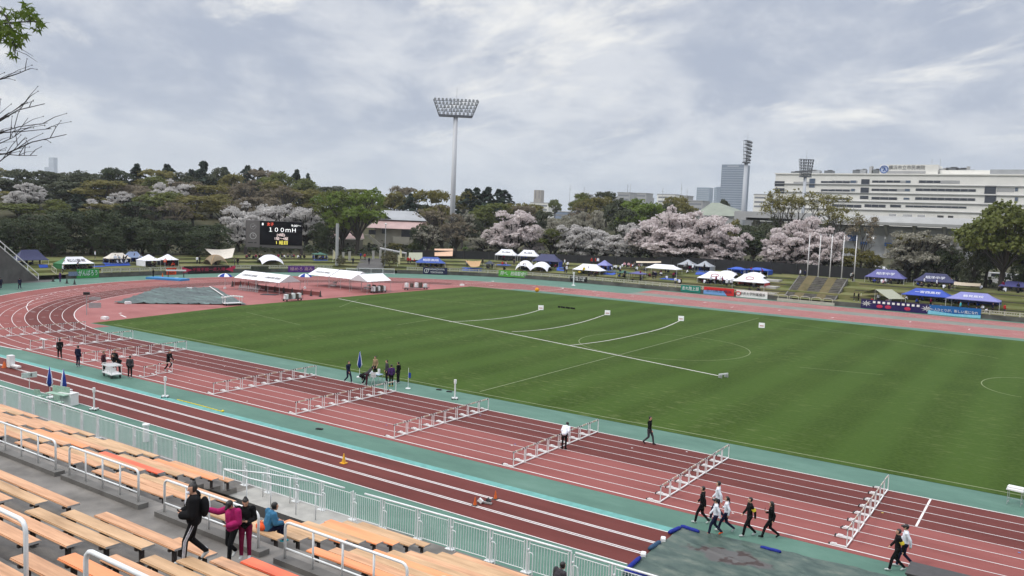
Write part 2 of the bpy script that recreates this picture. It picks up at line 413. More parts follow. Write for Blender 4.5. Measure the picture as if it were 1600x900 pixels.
# ------------------------------------------------------------------ bank around the track
SL = [0, 1.2, 3.4, 3.5, 3.64, 5, 7, 7.14, 9, 10.5, 10.64, 12, 14, 16, 20, 28, 40, 60, 80, 100, 130, 160, 220, 320]
bk = MB(); nS = len(SL); nW = len(WL)
for i in range(nW):
    for s in SL:
        p = WL[i] + WN[i] * s
        bk.v.append((p.x, p.y, gz(p.x, p.y) if s > .01 else .72))
def inst(i, lo, hi): return lo <= WL[i].x <= hi and WL[i].y > 100
STX = (-35.7, -26.4)
for i in range(nW - 1):
    for k in range(nS - 1):
        j = i * nS + k
        bk.f.append((j, j + 1, j + nS + 1, j + nS)); bk.m.append(1 if SL[k] >= 20 else 0)
o = bk.build('grass_bank', [bank_grass, forest_floor]); o['kind'] = 'structure'
# lips of the terraces, dark timber edging
eg = MB()
for s in (3.57, 7.07, 10.57):
    for i in range(8, nW - 1):
        if WL[i].y < 30 or inst(i, *STX): continue
        a = WL[i] + WN[i] * s; b = WL[i + 1] + WN[i + 1] * s; z = gz(a.x, a.y); z2 = gz(b.x, b.y)
        eg.add([(a.x, a.y, z - .2), (b.x, b.y, z2 - .2), (b.x, b.y, z2 + .17), (a.x, a.y, z + .17), (a.x + WN[i].x * .12, a.y + WN[i].y * .12, z + .17), (b.x + WN[i].x * .12, b.y + WN[i].y * .12, z2 + .17)], [(0, 1, 2, 3), (3, 2, 5, 4)])
o = eg.build('terrace_edging', mat('dark_edging', (.055, .05, .038), .85, .3, 1, coord='World')); o['kind'] = 'structure'

# retaining wall with its low concrete post-and-rail fence
def iw(px): return wall_at(px, 440)
wall = thing('retaining_wall', 'low dark concrete wall running round the outside of the track', 'wall')
i0 = min(i for i in range(nW) if WL[i].y > 24.5)
ig0, ig1 = wall_at(541, 424), wall_at(616, 426)      # opening for the entrance path
isx0 = min(i for i in range(nW) if WL[i].x > STX[0] and WL[i].y > 100); isx1 = max(i for i in range(nW) if WL[i].x < STX[1] and WL[i].y > 100)
def wallrun(a, b, m, name, h, t=.22, parent=None, z0=0):
    w = MB()
    for i in range(a, b):
        p, q = WL[i], WL[i + 1]; n, n2 = WN[i] * t, WN[i + 1] * t
        w.add([(p.x, p.y, z0), (q.x, q.y, z0), (q.x, q.y, h), (p.x, p.y, h), (p.x + n.x, p.y + n.y, h), (q.x + n2.x, q.y + n2.y, h), (p.x + n.x, p.y + n.y, z0), (q.x + n2.x, q.y + n2.y, z0)], [(0, 1, 2, 3), (3, 2, 5, 4), (4, 5, 7, 6)])
    for i, e in ((a, 0), (b, 1)):
        p, n = WL[i], WN[i] * t
        w.add([(p.x, p.y, z0), (p.x, p.y, h), (p.x + n.x, p.y + n.y, h), (p.x + n.x, p.y + n.y, z0)], [(0, 1, 2, 3)])
    return w.build(name, m, parent)
wallc = mat('old_wall_concrete', (.06, .058, .05), .85, .35, .5, coord='World', col2=(.13, .125, .11), detail=8)
for a, b in ((i0, ig0), (ig1, isx0), (isx1, nW - 1)): wallrun(a, b, wallc, 'wall_section', .78, parent=wall)
ramp_fill = wallrun(ig0, ig1, asphalt, 'entrance_sill', .05, 3.0); ramp_fill['kind'] = 'structure'
cream = mat('cream_concrete', (.42, .4, .33), .75, .15, 2, coord='World')
def lowfence(a, b, label):
    t = thing('low_fence', label, 'fence')
    rl = MB()
    for i in range(a, b):
        p, q = WL[i] + WN[i] * .1, WL[i + 1] + WN[i + 1] * .1
        rot = Matrix.Rotation(math.atan2(q.y - p.y, q.x - p.x), 3, 'Z'); L = (q - p).length; c = (p + q) / 2
        ps = MB(); ps.box((p.x, p.y, 1.12), (.2, .2, .7), rot=rot)
        ps.build('post', cream, t)
        for z in (.98, 1.4): rl.box((c.x, c.y, z), (L - .2, .1, .1), rot=rot)
        bl = MB()
        for k in range(5):
            e = p.lerp(q, (k + .75) / 6); bl.box((e.x, e.y, 1.19), (.09, .07, .33), rot=rot)
        mid_ = p.lerp(q, .5)
        for z_ in (1.05, 1.33): bl.box((mid_.x, mid_.y, z_), ((q - p).length * .72, .05, .05), rot=rot)
        bl.build('slat_lattice', cream, t)
    rl.build('rail', cream, t)
for a, b, l in ((i0 + 3, ig0 - 1, 'long low cream concrete fence round the far bend, left of the entrance path'), (ig1 + 1, isx0 - 1, 'long low cream concrete fence between the entrance path and the embankment steps'), (isx1 + 3, nW - 12, 'low cream concrete fence on the far wall, right of the embankment steps')):
    lowfence(a, b, l)

# embankment steps
st = thing('embankment_steps', 'brown embankment with three flights of concrete steps and dry grass strips between', 'steps')
Y0s, Y1s, Z0s, Z1s = 105.7, 116.5, .1, 4.15
mk2 = [('s', -35.5, -34.2), ('g', -34.2, -32.5), ('s', -32.5, -30.3), ('g', -30.3, -28.7), ('s', -28.7, -27.0)]
step_c = mat('step_concrete', (.085, .078, .068), .85, .3, 1.2, coord='World', col2=(.15, .14, .12))
# flights run square to the wall; body keeps them above the bank
for kind, a, b in mk2:
    s_ = MB()
    if kind == 'g':
        s_.extrude([(Y0s, -.1), (Y1s, -.1), (Y1s, Z1s + .12), (Y0s, Z0s + .12)], a, b); s_.build('grass_strip', dry_grass, st)
    else:
        n = 15; pr = [(Y0s, -.1)]
        for k in range(n):
            y = Y0s + (Y1s - Y0s) * k / n; z = Z0s + (Z1s - Z0s) * (k + 1) / n; pr += [(y, z), (y + (Y1s - Y0s) / n, z)]
        pr += [(Y1s, -.1)]
        s_.extrude(pr, a, b); s_.build('flight', step_c, st)
for x in (-35.72, -26.97):
    s_ = MB(); s_.extrude([(Y0s, -.1), (Y1s, -.1), (Y1s, Z1s + .16), (Y0s, Z0s + .2)], x, x + .2); s_.build('side_wall', concrete, st)
# white kerb with arched rails in front of the steps
kb = thing('arched_railing', 'white kerb carrying low arched rails at the foot of the embankment steps', 'railing')
k_ = MB(); k_.box((-31.3, 104.9, .25), (9.9, .35, .5)); k_.build('kerb', cream, kb)
for k in range(5):
    x = -36.1 + k * 1.95; a_ = MB(); pts = [(x, 104.9, .5), (x, 104.9, .95)] + [(x + .82 + .82 * math.cos(R(180 - j * 22.5)), 104.9, .95 + .28 * math.sin(R(j * 22.5))) for j in range(1, 8)] + [(x + 1.64, 104.9, .95), (x + 1.64, 104.9, .5)]
    a_.tube(pts, .05, 6); a_.build('arched_rail', cream, kb)
# three pale slabs beside the steps
for k, (x, y) in enumerate(((-38.9, 107.3), (-39.4, 110.6), (-40, 114.2))):
    s_ = MB(); z = gz(x, y); s_.box((x, y, z + .05), (3.0, 2.6, .5)); tag(s_.build('concrete_slab', concrete_pale), 'pale concrete slab left of the embankment steps, ' + ('lowest', 'middle one', 'topmost')[k] + ' of three', 'slab', 'slabs beside the steps')

# ------------------------------------------------------------------ spectator stand
RISE, TR = .28, .8
rows_top = [(-24.1 - .8 * n, 1.62 + .28 * n) for n in range(9)]
prof_lower = [(-23.0, 0), (-23.0, 1.38), (-24.1, 1.38)]
for y, z in rows_top: prof_lower += [(y, z), (y - .8, z)]
YW = -31.3
prof_up = [(YW, 4.2), (-33.7, 4.2), (-33.7, 4.55), (-34.2, 4.55), (-34.2, 4.9), (-34.8, 4.9)]
for m_ in range(8):
    prof_up += [(-34.8 - .8 * m_, 5.27 + .28 * m_), (-35.6 - .8 * m_, 5.27 + .28 * m_)]
yb = prof_up[-1][0]; zb = prof_up[-1][1]
prof_up += [(yb, zb + .9), (-58, zb + .9), (-58, -1)]
PITX = (-21.4, -13.95)      # sunken stairway opening between two bench blocks
def stand_piece(prof, a, b, name, m):
    s_ = MB(); s_.extrude(prof, a, b); o = s_.build(name, m, stand); return o
stand = thing('grandstand', 'stepped damp grey concrete stand with a walkway, carrying rows of orange benches', 'grandstand')
low = prof_lower + [(YW, rows_top[-1][1]), (YW, 0)]
pit_prof = [(-23.0, 0), (-23.0, 1.38), (-24.55, 1.38), (-24.55, .0)]
back_prof = [(-28.1, 0)] + [q for y, z in rows_top[5:] for q in ((y, z), (y - .8, z))] + [(YW, 0)]
stand_piece(low, -75, PITX[0], 'lower_tier', concrete_wet); stand_piece(low, PITX[1], 30, 'lower_tier', concrete_wet)
stand_piece(pit_prof, PITX[0], PITX[1], 'landing', concrete_pale); stand_piece(back_prof, PITX[0], PITX[1], 'lower_tier', concrete_wet)
stand_piece(prof_up + [(YW, -1)], -75, 30, 'upper_tier', concrete_wet)
# wall of the sunken stairway facing the benches
s_ = MB()
s_.add([(-21.4, -24.62, 1.44), (-19.3, -24.62, 1.44), (-18.2, -24.62, 1.44), (-13.95, -24.62, 1.44), (-21.4, -24.62, -.5), (-13.95, -24.62, -.5)], [(0, 4, 5, 3, 2, 1)])
s_.build('stairway_wall', mat('stairway_wall', (.09, .087, .083), .75, .3, .8, coord='World'), stand)
for x_ in PITX: s_ = MB(); s_.add([(x_, -24.55, -.5), (x_, -28.1, -.5), (x_, -28.1, 3.2), (x_, -24.55, 1.4)], [(0, 1, 2, 3)]); s_.build('stairway_side', concrete, stand)

# ------------------------------------------------------------------ benches
wood_pale = mat('bench_pale_orange', srgb(206, 152, 112), .5, .32, 2.2, stretch=(.35, 4, 1), col2=srgb(220, 170, 130), detail=8, coord='World', bump=.05)
wood_sand = mat('bench_faded_sand', srgb(192, 152, 110), .55, .32, 1.6, stretch=(.35, 3, 1), col2=srgb(212, 174, 134), detail=8, coord='World', bump=.05)
wood_org = mat('bench_orange', srgb(226, 142, 92), .45, .12, 1.2, stretch=(.35, 3, 1), col2=srgb(238, 160, 108), detail=8, coord='World')
wood_red = mat('bench_red_orange', srgb(228, 98, 62), .4, .1, 1.2, stretch=(.35, 3, 1), col2=srgb(238, 116, 78), detail=8, coord='World')
bracket = mat('rusty_bracket', (.035, .025, .022), .7, .4, 8)
endcap = mat('bench_end', (.36, .35, .34), .5, .1)
leg_me = MB(); leg_me.box((0, 0, -.22), (.07, .09, .36)); leg_me.box((0, 0, -.055), (.07, .3, .05)); leg_me.box((0, 0, -.39), (.16, .16, .02)); LEG = leg_me.mesh('leg', bracket)
seat_cache = {}
def seat_mesh(L, m):
    k = (round(L, 2), m.name)
    if k not in seat_cache:
        bm = bmesh.new(); bmesh.ops.create_cube(bm, size=1); bmesh.ops.scale(bm, vec=(L, .35, .05), verts=bm.verts)
        bmesh.ops.bevel(bm, geom=[e for e in bm.edges if abs(e.verts[0].co.x - e.verts[1].co.x) > .5], offset=.018, segments=2, affect='EDGES')
        me = bpy.data.meshes.new('seat'); bm.to_mesh(me); bm.free(); me.materials.append(m); me.materials.append(endcap)
        for p in me.polygons:
            if abs(p.normal.x) > .9: p.material_index = 1
        seat_cache[k] = me
    return seat_cache[k]
def bench(x0, x1, y, z, m, label, group):
    t = thing('bench', label, 'bench', ((x0 + x1) / 2, y, z), 0, group); L = x1 - x0
    t.rotation_euler = (R(rnd.uniform(-.6, .6)), R(rnd.uniform(-.12, .12)), R(rnd.uniform(-.25, .25)))
    obj('seat', seat_mesh(L, m), t, (0, 0, -.025))
    n = 3 if L > 3 else 2
    for k in range(n):
        obj('leg', LEG, t, ((k / (n - 1) - .5) * (L - .5), 0, -.05))
cname = {wood_pale: 'pale orange', wood_sand: 'faded sandy', wood_org: 'orange', wood_red: 'bright red-orange'}
special = {(3, 2): wood_org, (2, 2): wood_org, (4, 4): wood_red, (4, 5): wood_org, (5, 1): wood_org, (3, 3): wood_org, (6, 3): wood_sand, (4, 1): wood_sand}
nb = 10
for b_ in range(nb):
    x1 = -.2 - 5.25 * b_; x0 = x1 - 4.1
    for n in range(9):
        a, c = x0, x1
        y = -24.52 - .8 * n; z = 2.04 + .28 * n
        if b_ == 2 and n < 8: a = -13.3 if n > 2 else -13.9
        if n < 5 and a < PITX[1] - .1 and c > PITX[0] + .2:
            continue
        m = special.get((n, b_)) or rnd.choices([wood_pale, wood_sand, wood_org], [6, 3, 1.3] if b_ > 2 else [2, 5, 2])[0]
        bench(a, c, y, z, m, f'{cname[m]} wooden bench in the lower stand, {"front row by the fence" if n == 0 else FIRST[n] + " row up from the fence"}, {"rightmost" if b_ == 0 else FIRST[b_] + "-from-right"} block', 'benches in the lower stand')
b_ups = [(-18.6, -13.62, range(0, 5), 'left'), (-12.42, -9.15, range(0, 7), 'middle'), (-7.93, -3.6, range(-1, 7), 'right')]
for a, c, rr, nm in b_ups:
    for m_ in rr:
        y = -35.14 - .8 * m_; z = 5.7 + .28 * m_ + {'left': 0, 'middle': .06, 'right': .13}[nm]
        m = wood_red if (nm == 'right' and m_ == -1) else (wood_org if (nm == 'right' and m_ == 4) else rnd.choice([wood_pale, wood_pale, wood_sand]))
        bench(a, c, y, z, m, f'{cname[m]} wooden bench in the {nm} block above the walkway, {"lowest" if m_ == rr[0] else FIRST[m_ - rr[0]]} row up', 'benches above the walkway')
bench(-10.5, -9.05, -34.42, 5.38, wood_pale, 'short pale orange bench end on the step beside the walking woman in black', 'benches above the walkway')

# ------------------------------------------------------------------ walkway handrails
def rail_loop(t, x0, x1, y, z, h, r, nposts, extra=None, low=.28):
    c = .16
    pts = [(x0, y, z)] + [(x0, y, z + h - c)] + [(x0 + c * (1 - math.cos(R(a))), y, z + h - c + c * math.sin(R(a))) for a in (30, 60, 90)] + [(x1 - c * (1 - math.cos(R(a))), y, z + h - c + c * math.sin(R(a))) for a in (90, 60, 30)] + [(x1, y, z + h - c), (x1, y, z)]
    m = MB(); m.tube(pts, r, 10); m.build('top_rail', white_metal, t, smooth=True)
    for k in range(1, nposts + 1):
        x = x0 + (x1 - x0) * k / (nposts + 1)
        m = MB(); m.tube([(x, y, z), (x, y, z + h - r)], r * .8, 8); m.build('post', white_metal, t, smooth=True)
    m = MB(); m.tube([(x0, y, z + low), (x1, y, z + low)], r * .7, 8); m.build('lower_rail', white_metal, t, smooth=True)
ZK = 4.35
for k, (x0, x1) in enumerate(((-30.6, -26.3), (-25.35, -20.78), (-19.91, -16.0), (-14.68, -10.5), (-9.45, -5.3), (-4.35, .2))):
    w = ('leftmost white tubular handrail at the frame edge', 'white tubular handrail ending at the first gap, far left of the walkway', 'white tubular handrail left of the walking women', 'white tubular handrail behind the walking women', 'white tubular handrail right of the seated person in blue', 'white tubular handrail at the bottom centre, by the seated man')[k]
    t = thing('handrail', w, 'handrail', group='handrails along the walkway')
    kb = MB(); kb.box(((x0 + x1) / 2, -31.9, 4.27), (x1 - x0 + .5, .34, .16)); kb.build('kerb', concrete, t)
    rail_loop(t, x0, x1, -31.9, ZK, .98, .036, 3)
U1 = CAM + ray(40, 815) / F * 12.2; U2 = CAM + ray(134, 858) / F * 11.4
for U, sgn, lb in ((U1, -1, 'thick white handrail end in the bottom left corner'), (U2, 1, 'thick white handrail slanting across the bottom edge')):
    t = thing('handrail', lb, 'handrail', group='handrails in the upper stand')
    z0 = 5.27 + .28 * max(0, math.floor((-34.8 - U.y) / .8))
    x0, x1 = (U.x - 5, U.x) if sgn < 0 else (U.x, U.x + 5)
    rail_loop(t, x0, x1, U.y, z0, U.z - z0, .036, 2)

# ------------------------------------------------------------------ front fence of the stand
ff = thing('stand_fence', 'long white barred fence along the front of the stand', 'fence')
def fy(x): return float(np.interp(x, [-60, -40, -29, -16, -11, -8, -6, 20], [-23.36, -23.36, -23.36, -23.22, -23.05, -22.95, -22.9, -22.9]))
fx = [-62 + 1.6 * k + (.05 if k % 2 else -.05) for k in range(47)]
ZF = 1.38
def poly_tube(xs, z, r, name):
    m = MB(); m.tube([(x, fy(x), z) for x in xs], r, 8); m.build(name, white_metal, ff, smooth=True)
poly_tube([-62 + k for k in range(47)], ZF + 1.17, .038, 'top_rail'); poly_tube([-14.95 + k for k in range(10)], ZF + 1.17, .038, 'top_rail'); poly_tube([-5.8 + k for k in range(20)], ZF + 1.17, .038, 'top_rail')
for a, b in zip(fx, fx[1:]):
    if b > 12: break
    m = MB(); yA, yB = fy(a), fy(b)
    P = lambda u, z: (a + (b - a) * u, yA + (yB - yA) * u, z)
    m.tube([P(.07, ZF + 1.04), P(.93, ZF + 1.04)], .014, 6); m.tube([P(.07, ZF + .1), P(.93, ZF + .1)], .014, 6)
    for k in range(14):
        u = .07 + .86 * k / 13; m.tube([P(u, ZF + .1), P(u, ZF + 1.04)], .0115, 5)
    m.build('fence_panel', white_metal, ff)
    m = MB(); m.tube([(a, yA, ZF), (a, yA, ZF + 1.15)], .032, 8); m.tube([(a - .11, yA, ZF), (a - .11, yA, ZF + 1.1)], .022, 6); m.tube([(a + .11, yA, ZF), (a + .11, yA, ZF + 1.1)], .022, 6)
    m.box((a, yA, ZF + .012), (.34, .2, .024)); m.box((a + .1, yA - .05, ZF + .85), (.06, .06, .05)); m.build('post', white_metal, ff)
    m = MB(); q = [(a + .12, yA - .12, ZF + .02), (a + .12, yA - .12, ZF + .74), (a + .17, yA - .12, ZF + .79), (a + .27, yA - .12, ZF + .79), (a + .32, yA - .12, ZF + .74), (a + .32, yA - .12, ZF + .02)]
    m.tube(q, .017, 6); m.build('hoop', white_metal, ff)
# guard rails of the sunken stairway
gr = thing('guard_rail', 'pair of white tube guard rails round the sunken stairway by the fence', 'railing')
for yy, xa, xb, zz in ((-24.6, -21.6, -16.3, ZF + 1.05), (-23.75, -21.6, -18.0, ZF + 1.05)):
    m = MB(); m.tube([(xa, -24.6, zz + .05), (xa + 1.6, yy, zz), (xb, yy + .5, zz - .02)], .03, 8); m.build('rail', white_metal, gr, smooth=True)
for x, y in ((-21.6, -24.6), (-20.2, -24.55), (-18.9, -24.4), (-17.6, -24.25), (-16.6, -24.15), (-20.2, -23.72), (-18.8, -23.5)):
    m = MB(); m.tube([(x, y, ZF - .5 if y < -24.4 else ZF), (x, y, ZF + 1.04)], .024, 8); m.build('post', white_metal, gr, smooth=True)
# ------------------------------------------------------------------ people
SK = srgb(196, 150, 124)
skin = mat('skin', SK, .55, .06); hair_m = mat('dark_hair', (.012, .01, .009), .5, .2)
CL = {}
def cl(name, rgb):
    if name not in CL: CL[name] = mat('cloth_' + name, srgb(*rgb), .85, .22, 9, bump=.5, bscale=16, spec=.15)
    return CL[name]
c_black = cl('black', (19, 19, 21)); c_navy = cl('navy', (24, 28, 54)); c_white = cl('white', (222, 224, 232)); c_grey = cl('grey', (98, 98, 100))
c_mag = cl('magenta', (158, 34, 92)); c_mar = cl('maroon', (120, 24, 60)); c_blue = cl('steel_blue', (58, 108, 140)); c_tan = cl('tan', (150, 128, 98))
c_red = cl('red', (170, 40, 38)); c_purple = cl('purple', (72, 44, 96)); c_teal = cl('teal', (80, 190, 200)); c_char = cl('charcoal', (62, 60, 64)); c_yel = cl('yellow', (214, 190, 60)); c_orange = cl('orange', (226, 92, 50))
c_shoe = cl('pale_shoe', (190, 192, 190)); c_plum = cl('plum', (66, 34, 44)); c_royal = cl('royal', (36, 62, 140)); c_pink = cl('pale_pink', (214, 170, 180)); c_green = cl('green', (60, 110, 76))

def V(*a): return Vector(a)
BASE = dict(pel=V(0, 0, .95), bel=V(0, .01, 1.1), che=V(0, .015, 1.3), neck=V(0, .0, 1.46), head=V(0, .025, 1.6), face=V(0, 1, 0),
    shL=V(-.185, 0, 1.4), elL=V(-.235, -.03, 1.13), wrL=V(-.225, .06, .9), haL=V(-.215, .1, .82),
    shR=V(.185, 0, 1.4), elR=V(.235, -.03, 1.13), wrR=V(.225, .06, .9), haR=V(.215, .1, .82),
    hiL=V(-.09, 0, .9), knL=V(-.1, .02, .49), anL=V(-.105, -.02, .09), toL=V(-.12, .14, .035),
    hiR=V(.09, 0, .9), knR=V(.1, .02, .49), anR=V(.105, -.02, .09), toR=V(.12, .14, .035))
def pose(**k): d = {a: b.copy() for a, b in BASE.items()}; d.update({a: V(*b) for a, b in k.items()}); return d
def lean(d, names, piv, ang, dz=0, dy=0):
    r = Matrix.Rotation(ang, 3, 'X'); piv = V(*piv)
    for n in names: d[n] = r @ (d[n] - piv) + piv + V(0, dy, dz)
    return d
UP = ['bel', 'che', 'neck', 'head', 'shL', 'elL', 'wrL', 'haL', 'shR', 'elR', 'wrR', 'haR']
POSES = {}
POSES['stand'] = pose()
POSES['walk'] = pose(knL=(-.09, .2, .5), anL=(-.09, .27, .1), toL=(-.1, .42, .06), knR=(.09, .01, .47), anR=(.09, -.31, .16), toR=(.1, -.2, .04), elL=(-.23, -.14, 1.15), wrL=(-.22, -.16, .91), haL=(-.21, -.14, .82), elR=(.235, .06, 1.14), wrR=(.2, .22, .95), haR=(.19, .28, .88))
POSES['stride'] = pose(pel=(0, 0, .92), knL=(-.09, .24, .5), anL=(-.09, .34, .11), toL=(-.1, .49, .08), knR=(.09, .0, .46), anR=(.09, -.38, .2), toR=(.1, -.29, .06), elR=(.23, -.02, 1.13), wrR=(.2, .2, 1.12), haR=(.17, .27, 1.2), elL=(-.23, -.14, 1.15), wrL=(-.22, -.1, .91), haL=(-.21, -.06, .82))
POSES['phone'] = pose(head=(0, .07, 1.585), face=(0, .92, -.38), elL=(-.25, .02, 1.12), wrL=(-.1, .24, 1.1), haL=(-.045, .29, 1.14), elR=(.25, .02, 1.12), wrR=(.1, .24, 1.1), haR=(.045, .29, 1.14))
POSES['phonewalk'] = pose(head=(0, .04, 1.595), face=(-.3, .95, -.1), elL=(-.25, .02, 1.12), wrL=(-.12, .22, 1.08), haL=(-.05, .28, 1.11), elR=(.25, .0, 1.12), wrR=(.12, .22, 1.08), haR=(.06, .28, 1.11), knL=(-.09, .17, .5), anL=(-.09, .2, .09), toL=(-.1, .36, .04), knR=(.09, .06, .48), anR=(.09, -.24, .2), toR=(.1, -.16, .06))
POSES['reach'] = pose(head=(0, .09, 1.58), face=(0, .75, -.65), elR=(.42, .06, 1.3), wrR=(.6, .18, 1.36), haR=(.67, .22, 1.38), elL=(-.25, .02, 1.12), wrL=(-.08, .22, 1.06), haL=(.0, .27, 1.06), knL=(-.09, .17, .5), anL=(-.09, .2, .09), toL=(-.1, .36, .04), knR=(.09, .06, .48), anR=(.09, -.24, .2), toR=(.1, -.16, .06))
POSES['hip'] = pose(elR=(.27, .05, 1.13), wrR=(.1, .2, 1.05), haR=(.03, .24, 1.06), elL=(-.27, .05, 1.13), wrL=(-.1, .22, 1.02), haL=(-.02, .25, 1.03), knL=(-.1, .16, .5), anL=(-.1, .16, .09), toL=(-.12, .31, .04), knR=(.1, .02, .47), anR=(.1, -.25, .14), toR=(.11, -.14, .04))
d = pose(elL=(-.22, .0, 1.12), wrL=(-.2, .2, .95), haL=(-.18, .28, .9), elR=(.22, .0, 1.12), wrR=(.2, .2, .95), haR=(.18, .28, .9)); POSES['bend'] = lean(d, UP, (0, 0, .95), R(-42)); POSES['bend']['pel'].y -= .06
d = pose(elL=(-.22, .1, 1.12), wrL=(-.18, .3, 1.0), haL=(-.16, .36, .96), elR=(.22, .1, 1.12), wrR=(.18, .3, 1.0), haR=(.16, .36, .96)); d = lean(d, UP, (0, 0, .95), R(-65)); d['pel'] += V(0, -.2, -.28)
for k in UP: d[k] += V(0, -.2, -.28)
for s, n in ((-1, 'L'), (1, 'R')): d['hi' + n] += V(0, -.2, -.28); d['kn' + n] = V(s * .13, .2, .5)
POSES['crouch'] = d
d = pose(); dz = -.48
for k in UP + ['pel']: d[k] += V(0, 0, dz)
for s, n in ((-1, 'L'), (1, 'R')):
    d['hi' + n] = V(s * .09, .02, .45); d['kn' + n] = V(s * .13, .42, .5); d['an' + n] = V(s * .12, .4, .09); d['to' + n] = V(s * .13, .56, .04)
    d['el' + n] = V(s * .25, .12, .66); d['wr' + n] = V(s * .15, .36, .6); d['ha' + n] = V(s * .08, .42, .6)
d['head'] += V(0, .05, -.02); POSES['sit'] = lean(d, ['che', 'neck', 'head', 'shL', 'shR'], (0, 0, .5), R(-14))
d = pose(); dz = -.8
for k in UP + ['pel']: d[k] += V(0, 0, dz)
for s, n in ((-1, 'L'), (1, 'R')):
    d['hi' + n] = V(s * .1, .03, .12); d['kn' + n] = V(s * .2, .36, .42); d['an' + n] = V(s * .15, .52, .08); d['to' + n] = V(s * .15, .66, .05)
    d['el' + n] = V(s * .27, .14, .38); d['wr' + n] = V(s * .18, .38, .42); d['ha' + n] = V(s * .1, .44, .42)
POSES['floor'] = lean(d, ['che', 'neck', 'head', 'shL', 'shR'], (0, 0, .15), R(-12))
d = pose(knL=(-.09, .3, .62), anL=(-.09, .05, .32), toL=(-.09, .16, .22), knR=(.09, -.02, .47), anR=(.09, -.3, .14), toR=(.1, -.16, .05), elL=(-.24, .1, 1.1), wrL=(-.2, .36, 1.0), haL=(-.19, .44, .98), elR=(.24, .1, 1.1), wrR=(.2, .36, 1.0), haR=(.19, .44, .98)); POSES['step'] = lean(d, UP, (0, 0, .95), R(-12))

def capsule(m, a, b, ra, rb, sx=1.0, n=10):
    """rounded tapered limb; sx widens it sideways"""
    a, b = V(*a), V(*b); t = (b - a); L = t.length; t = t / L if L > 1e-6 else V(0, 0, 1)
    side = V(1, 0, 0) if abs(t.x) < .9 else V(0, 1, 0)
    u = (side - t * side.dot(t)).normalized(); w = t.cross(u)
    rings = [(a - t * ra * .98, .15 * ra)] + [(a - t * ra * math.cos(R(k)), ra * math.sin(R(k))) for k in (35, 65)] + [(a, ra), (b, rb)] + [(b + t * rb * math.cos(R(k)), rb * math.sin(R(k))) for k in (65, 35)] + [(b + t * rb * .98, .15 * rb)]
    vs = [c + (u * math.cos(2 * math.pi * k / n) * sx + w * math.sin(2 * math.pi * k / n)) * r for c, r in rings for k in range(n)]
    fs = [(i * n + k, i * n + (k + 1) % n, (i + 1) * n + (k + 1) % n, (i + 1) * n + k) for i in range(len(rings) - 1) for k in range(n)]
    fs += [tuple(range(n - 1, -1, -1)), tuple((len(rings) - 1) * n + k for k in range(n))]
    m.add(vs, fs)
PC = {}
